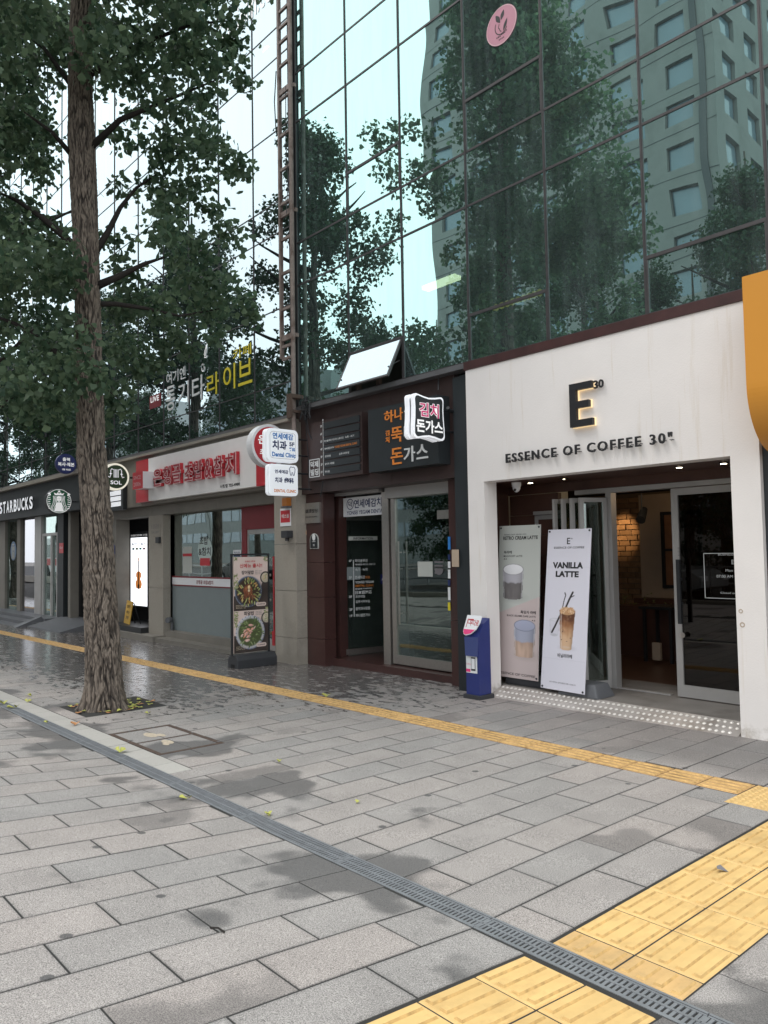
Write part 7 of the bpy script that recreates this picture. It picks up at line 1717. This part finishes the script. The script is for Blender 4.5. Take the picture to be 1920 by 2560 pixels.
for i, (p_, x_, y_, s_, lb) in enumerate(((0, -40, 3.4, 1.0, 'ginkgo street tree sixth along the kerb, mirrored over the coffee shop glass'), (1, -47, 3.4, 1.0, 'ginkgo street tree furthest along the kerb, mirrored at the edge of the photo'))): place_tree(p_, x_, y_, 1.3 * i, s_, lb)
for i, (p_, x_, y_, s_, lb) in enumerate(((0, -27, -9, 1.0, 'median ginkgo tree mirrored above the red sushi sign'), (1, -38, -9, 1.1, 'median ginkgo tree mirrored behind the tree trunk'), (0, -52, -9, 1.1, 'median ginkgo tree mirrored over the far left glass'), (1, -66, -9, 1.2, 'median ginkgo tree furthest left in the mirrored street'))): place_tree(p_, x_, y_, 2.1 * i, s_, lb, 'median ginkgo trees')
# low hedge of the median
g = np.random.default_rng(3); bl_ = [((-20 + i * .62, -8.6 + g.normal() * .25, .75 + g.normal() * .12), (.6, .5, .5), 45, .2) for i in range(40)]
V, T, tn = leaf_arrays(bl_, .11, g, 5); o_ = link('hedge', mesh_np('hedge', V, T, K['leaf2'], {'tone': tn})); tag(o_, 'long green hedge on the road median, seen only mirrored in the glass', 'hedge')
m = MB(); m.box(-24, 8, -9.6, -7.6, -.1, .15); struct('median_kerb', m, K['concrete'])

# ================================================================ ACROSS THE ROAD, SEEN IN THE GLASS
def tower(x0, x1, y, depth, H, pitch, floor, ww, wh, x_off, z_off, label):
    t = thing('office_tower', ((x0 + x1) / 2, y - depth / 2, 0), label, 'tower')
    core = MB(); core.box(x0 + .4, x1 - .4, y - depth + .4, y - .4, 0, H - .2); core.build('core', K['darkin'], t)
    nf = int((H - z_off) / floor); cols = [x_off + pitch * k for k in range(int((x1 - x_off - 1) / pitch) + 1) if x_off + pitch * k + ww < x1 - .5]
    dcols = [y - 1.4 - pitch * k for k in range(int((depth - 3) / pitch))]
    w_ = MB(); fr = []
    # front wall as piers and spandrels with real openings
    xs = [x0] + [v for c in cols for v in (c, c + ww)] + [x1]
    zs = [0] + [v for k in range(nf) for v in (z_off + floor * k, z_off + floor * k + wh)] + [H]
    for i in range(0, len(zs) - 1, 2): w_.box(x0, x1, y - .4, y, zs[i], zs[i + 1])
    for k in range(nf):
        for i in range(0, len(xs) - 1, 2): w_.box(xs[i], xs[i + 1], y - .4, y - .001, z_off + floor * k + .001, z_off + floor * k + wh - .001)
    ys = [y - .401] + [v for c in dcols for v in (c, c - ww)] + [y - depth]
    for i in range(0, len(zs) - 1, 2): w_.box(x1 - .4, x1, y - depth, y - .401, zs[i], zs[i + 1])
    for k in range(nf):
        for i in range(0, len(ys) - 1, 2): w_.box(x1 - .4, x1 - .001, ys[i + 1], ys[i], z_off + floor * k + .001, z_off + floor * k + wh - .001)
    w_.box(x0, x1, y - depth, y - depth + .1, 0, H); w_.box(x0, x0 + .1, y - depth, y - .41, 0, H); w_.box(x0, x1, y - depth, y, H, H + .3)
    w_.build('wall', K['tower'], t)
    cs = MB(); cs.box(x1 - 1.3, x1 - .75, y + .002, y + .12, 0, H); cs.build('corner_strip', K['towerf'], t)
    cs = MB(); [cs.box(x0, x1, y + .002, y + .03, z_off + floor * k - .75, z_off + floor * k - .69) for k in range(nf)]; tag(cs.build('panel_joints', K['towerf'], t), kind='stuff')
    b = MB(); e = .09
    b.box(0, ww, -.33, -.3, 0, e); b.box(0, ww, -.33, -.3, wh - e, wh); b.box(0, e, -.33, -.3, e, wh - e); b.box(ww - e, ww, -.33, -.3, e, wh - e)
    p_ = MB(); p_.box(e, ww - e, -.345, -.335, e, wh - e)
    s_ = MB(); s_.box(-.33, -.3, -ww, 0, 0, e); s_.box(-.33, -.3, -ww, 0, wh - e, wh); s_.box(-.33, -.3, -ww, -ww + e, e, wh - e); s_.box(-.33, -.3, -e, 0, e, wh - e)
    sp_ = MB(); sp_.box(-.345, -.335, -ww + e, -e, e, wh - e)
    pools = {}
    def inst(nm, mb_, mt, par, loc):
        if nm + mt.name not in pools: o = mb_.build(nm, mt, None); pools[nm + mt.name] = o.data; o.parent = par
        else: o = link(nm, pools[nm + mt.name], par)
        o.location = loc; return o
    root = t.location
    n_ = 0
    for k in range(nf):
        for c in cols:
            f_ = inst('window', b, K['towerf'], t, Vector((c, y, z_off + floor * k)) - root)
            if n_ < 300: inst('pane', p_, K['towerg'], f_, (0, 0, 0)); n_ += 1
    b2 = MB(); p2 = MB()
    for k in range(nf):
        for c in dcols:
            for (src, dst) in ((s_, b2), (sp_, p2)):
                nb = len(dst.v); dst.v += [(v[0] + x1, v[1] + c, v[2] + z_off + floor * k) for v in src.v]; dst.f += [tuple(i + nb for i in f) for f in src.f]; dst.m += src.m
    tag(b2.build('side_windows', K['towerf'], t), kind='stuff'); tag(p2.build('side_panes', K['towerg'], t), kind='stuff')
    return t
S_ = 59.0
tower(-.988 * S_, -.4497 * S_, 14.1 - S_, 26, 76, .0738 * S_, .0610 * S_, .040 * S_, .0345 * S_, -.9632 * S_, 1.62 + .5865 * S_ - .061 * S_ * 9, 'tall beige office tower with square windows, seen only mirrored in the green glass')
def block(x0, x1, y, d, H, mt, label, fl=3.4, curved=False):
    t = thing('city_block', ((x0 + x1) / 2, y - d / 2, 0), label, 'building')
    m = MB()
    if curved:
        k = 14; prof = [(x0 + (x1 - x0) * i / k, H + 2.2 * math.sin(math.pi * (i / k) ** .7) - .06 * i) for i in range(k + 1)]
        f = [(x, y, z) for x, z in prof] + [(x1, y, 0), (x0, y, 0)]; bk = [(x, y - d, z) for x, z, in prof] + [(x1, y - d, 0), (x0, y - d, 0)]; n_ = len(f)
        m.add(f + bk, [tuple(range(n_))[::-1], tuple(range(n_, 2 * n_))] + [(i, (i + 1) % n_, n_ + (i + 1) % n_, n_ + i) for i in range(n_)])
    else: m.box(x0, x1, y - d, y, 0, H)
    m.build('wall', mt, t)
    for k in range(1, int(H / fl)):
        m = MB(); m.box(x0 + .8, x1 - .8, y + .01, y + .06, k * fl - .1, k * fl + 1.5); m.build('window_band', K['towerg'], t)
        m = MB()
        n_ = int((x1 - x0) / 2.4)
        for i in range(1, n_): m.box(x0 + (x1 - x0) * i / n_ - .08, x0 + (x1 - x0) * i / n_ + .08, y + .061, y + .12, k * fl - .1, k * fl + 1.5)
        m.build('window_mullion', mt, t)
    return t
block(-112, -83, -46, 20, 27.5, K['lowgrey'], 'grey block with a curved roof line, mirrored behind the guitar bar lettering', curved=True)
block(-80.5, -60, -48, 20, 25.5, K['lowgrey'], 'lower grey block beside the tower, mirrored at the foot of the ladder', curved=True)
block(-176, -150, -46, 20, 34, K['lowlight'], 'pale office block with window bands, mirrored at the left edge of the glass')
block(-148, -114, -47, 20, 22, K['lowgrey'], 'mid grey office block mirrored above the coffee shop')
block(-24, 10, -60, 20, 30, K['lowgrey'], 'grey block behind the tower on the far side of the road')
# street lamp mirrored beside the tower corner
lp = thing('street_lamp', (-17.2, -10.5, .1), 'tall slim grey street lamp on the median, mirrored beside the tower corner', 'street lamp')
m = MB(); m.tube([(-17.2, -10.5, .1), (-17.2, -10.5, 5), (-17.2, -10.5, 13)], [.12, .1, .06], 10); m.build('post', K['silver'], lp)
m = MB(); m.tube([(-17.2, -10.5, 12.9), (-16.4, -10.5, 13.3), (-15.2, -10.5, 13.4)], .04, 8); m.build('arm', K['silver'], lp)
m = MB(); m.box(-15.4, -14.6, -10.62, -10.38, 13.34, 13.46); m.build('lamp_head', K['silver'], lp)
# passing cars, mirrored in the shop windows
def car(x, y, col, label, flip=1):
    t = thing('passing_car', (x, y, 0), label, 'car', 'cars passing on the road')
    prof = [(-2.25, .45), (-2.3, .75), (-2.15, .95), (-1.55, 1.0), (-.95, 1.38), (.3, 1.42), (1.05, 1.02), (1.95, .92), (2.25, .7), (2.25, .42), (1.85, .3), (-1.9, .3)]
    prof = [(p[0] * flip, p[1]) for p in prof]; n_ = len(prof)
    m = MB(); vs = []
    for yy, sc in ((-.86, .93), (-.7, 1), (.7, 1), (.86, .93)):
        for px, pz in prof:
            inn = .16 if pz > 1.05 else 0; vs.append((x + px, y + yy * (1 - inn), .3 + (pz - .3) * (sc if pz > .5 else 1)))
    fs_ = [(j * n_ + i, j * n_ + (i + 1) % n_, (j + 1) * n_ + (i + 1) % n_, (j + 1) * n_ + i) for j in range(3) for i in range(n_)] + [tuple(range(n_))[::-1], tuple(range(3 * n_, 4 * n_))]
    m.add(vs, fs_); m.build('body', col, t, smooth=False, bevel=.02)
    m = MB()
    for sg in (-1, 1):
        q = [(-1.45, 1.02), (.92, 1.02), (.25, 1.34), (-.9, 1.31)]; m.add([(x + p[0] * flip, y + sg * (.885 if p[1] < 1.1 else .76), p[1] - .02) for p in q], [(0, 1, 2, 3)])
    m.build('side_window', K['carglass'], t)
    for wx in (-1.4, 1.4):
        for sg in (-1, 1):
            m = MB(); m.tube([(x + wx, y + sg * .9, .32), (x + wx, y + sg * .68, .32)], .32, 18); wh_ = m.build('wheel', K['tyre'], t); m = MB(); m.tube([(x + wx, y + sg * .91, .32), (x + wx, y + sg * .895, .32)], .2, 12); m.build('rim', K['silver'], wh_)
    for sg in (-1, 1):
        m = MB(); m.box(x - 2.31 * flip, x - 2.2 * flip, y + sg * .72 - .13, y + sg * .72 + .13, .68, .82); m.build('tail_light', K['glassred'], t)
        m = MB(); m.box(x + 2.28 * flip, x + 2.15 * flip, y + sg * .66 - .15, y + sg * .66 + .15, .6, .74); m.build('headlight', K['white'], t)
    return t
car(-26.0, -5.6, K['silver'], 'silver saloon car passing on the road, mirrored in the sushi shop window', -1)
car(-33.5, -5.7, K['carblack'], 'black saloon car passing on the road behind the silver one', -1)
car(-12.5, -5.8, K['silver'], 'silver saloon car mirrored in the dark glass doors of the granite entrance', 1)
bus = thing('city_bus', (-58, -6, 0), 'red and white city bus on the road, mirrored in the coffee shop window', 'bus')
m = MB(); m.box(-63, -52, -7.2, -4.8, .4, 3.0); m.build('body', K['white'], bus, bevel=.08)
m = MB(); m.box(-62.9, -52.1, -4.79, -4.77, .9, 1.4); m.build('red_band', K['red'], bus)
m = MB(); m.box(-62.5, -52.5, -4.79, -4.765, 1.5, 2.5); m.build('window_band', K['carglass'], bus)
for wx in (-61, -54):
    m = MB(); m.tube([(wx, -4.78, .48), (wx, -5.1, .48)], .48, 18); m.build('wheel', K['tyre'], bus)
m = MB()
for i in range(40): m.box(-50 + i * 1.5, -50 + i * 1.5 + .06, -7.66, -7.6, .15, 1.0)
m.box(-50, 10, -7.65, -7.61, .9, .96); m.box(-50, 10, -7.65, -7.61, .4, .46)
o_ = m.build('guard_rail', K['silver']); tag(o_, 'long grey guard rail along the road median, mirrored low in the shop windows', 'railing')
for o in list(COL.objects):
    if o.type == 'EMPTY' and not o.children and not o.get('kind'): bpy.data.objects.remove(o)
bpy.data.scenes.remove(TS)
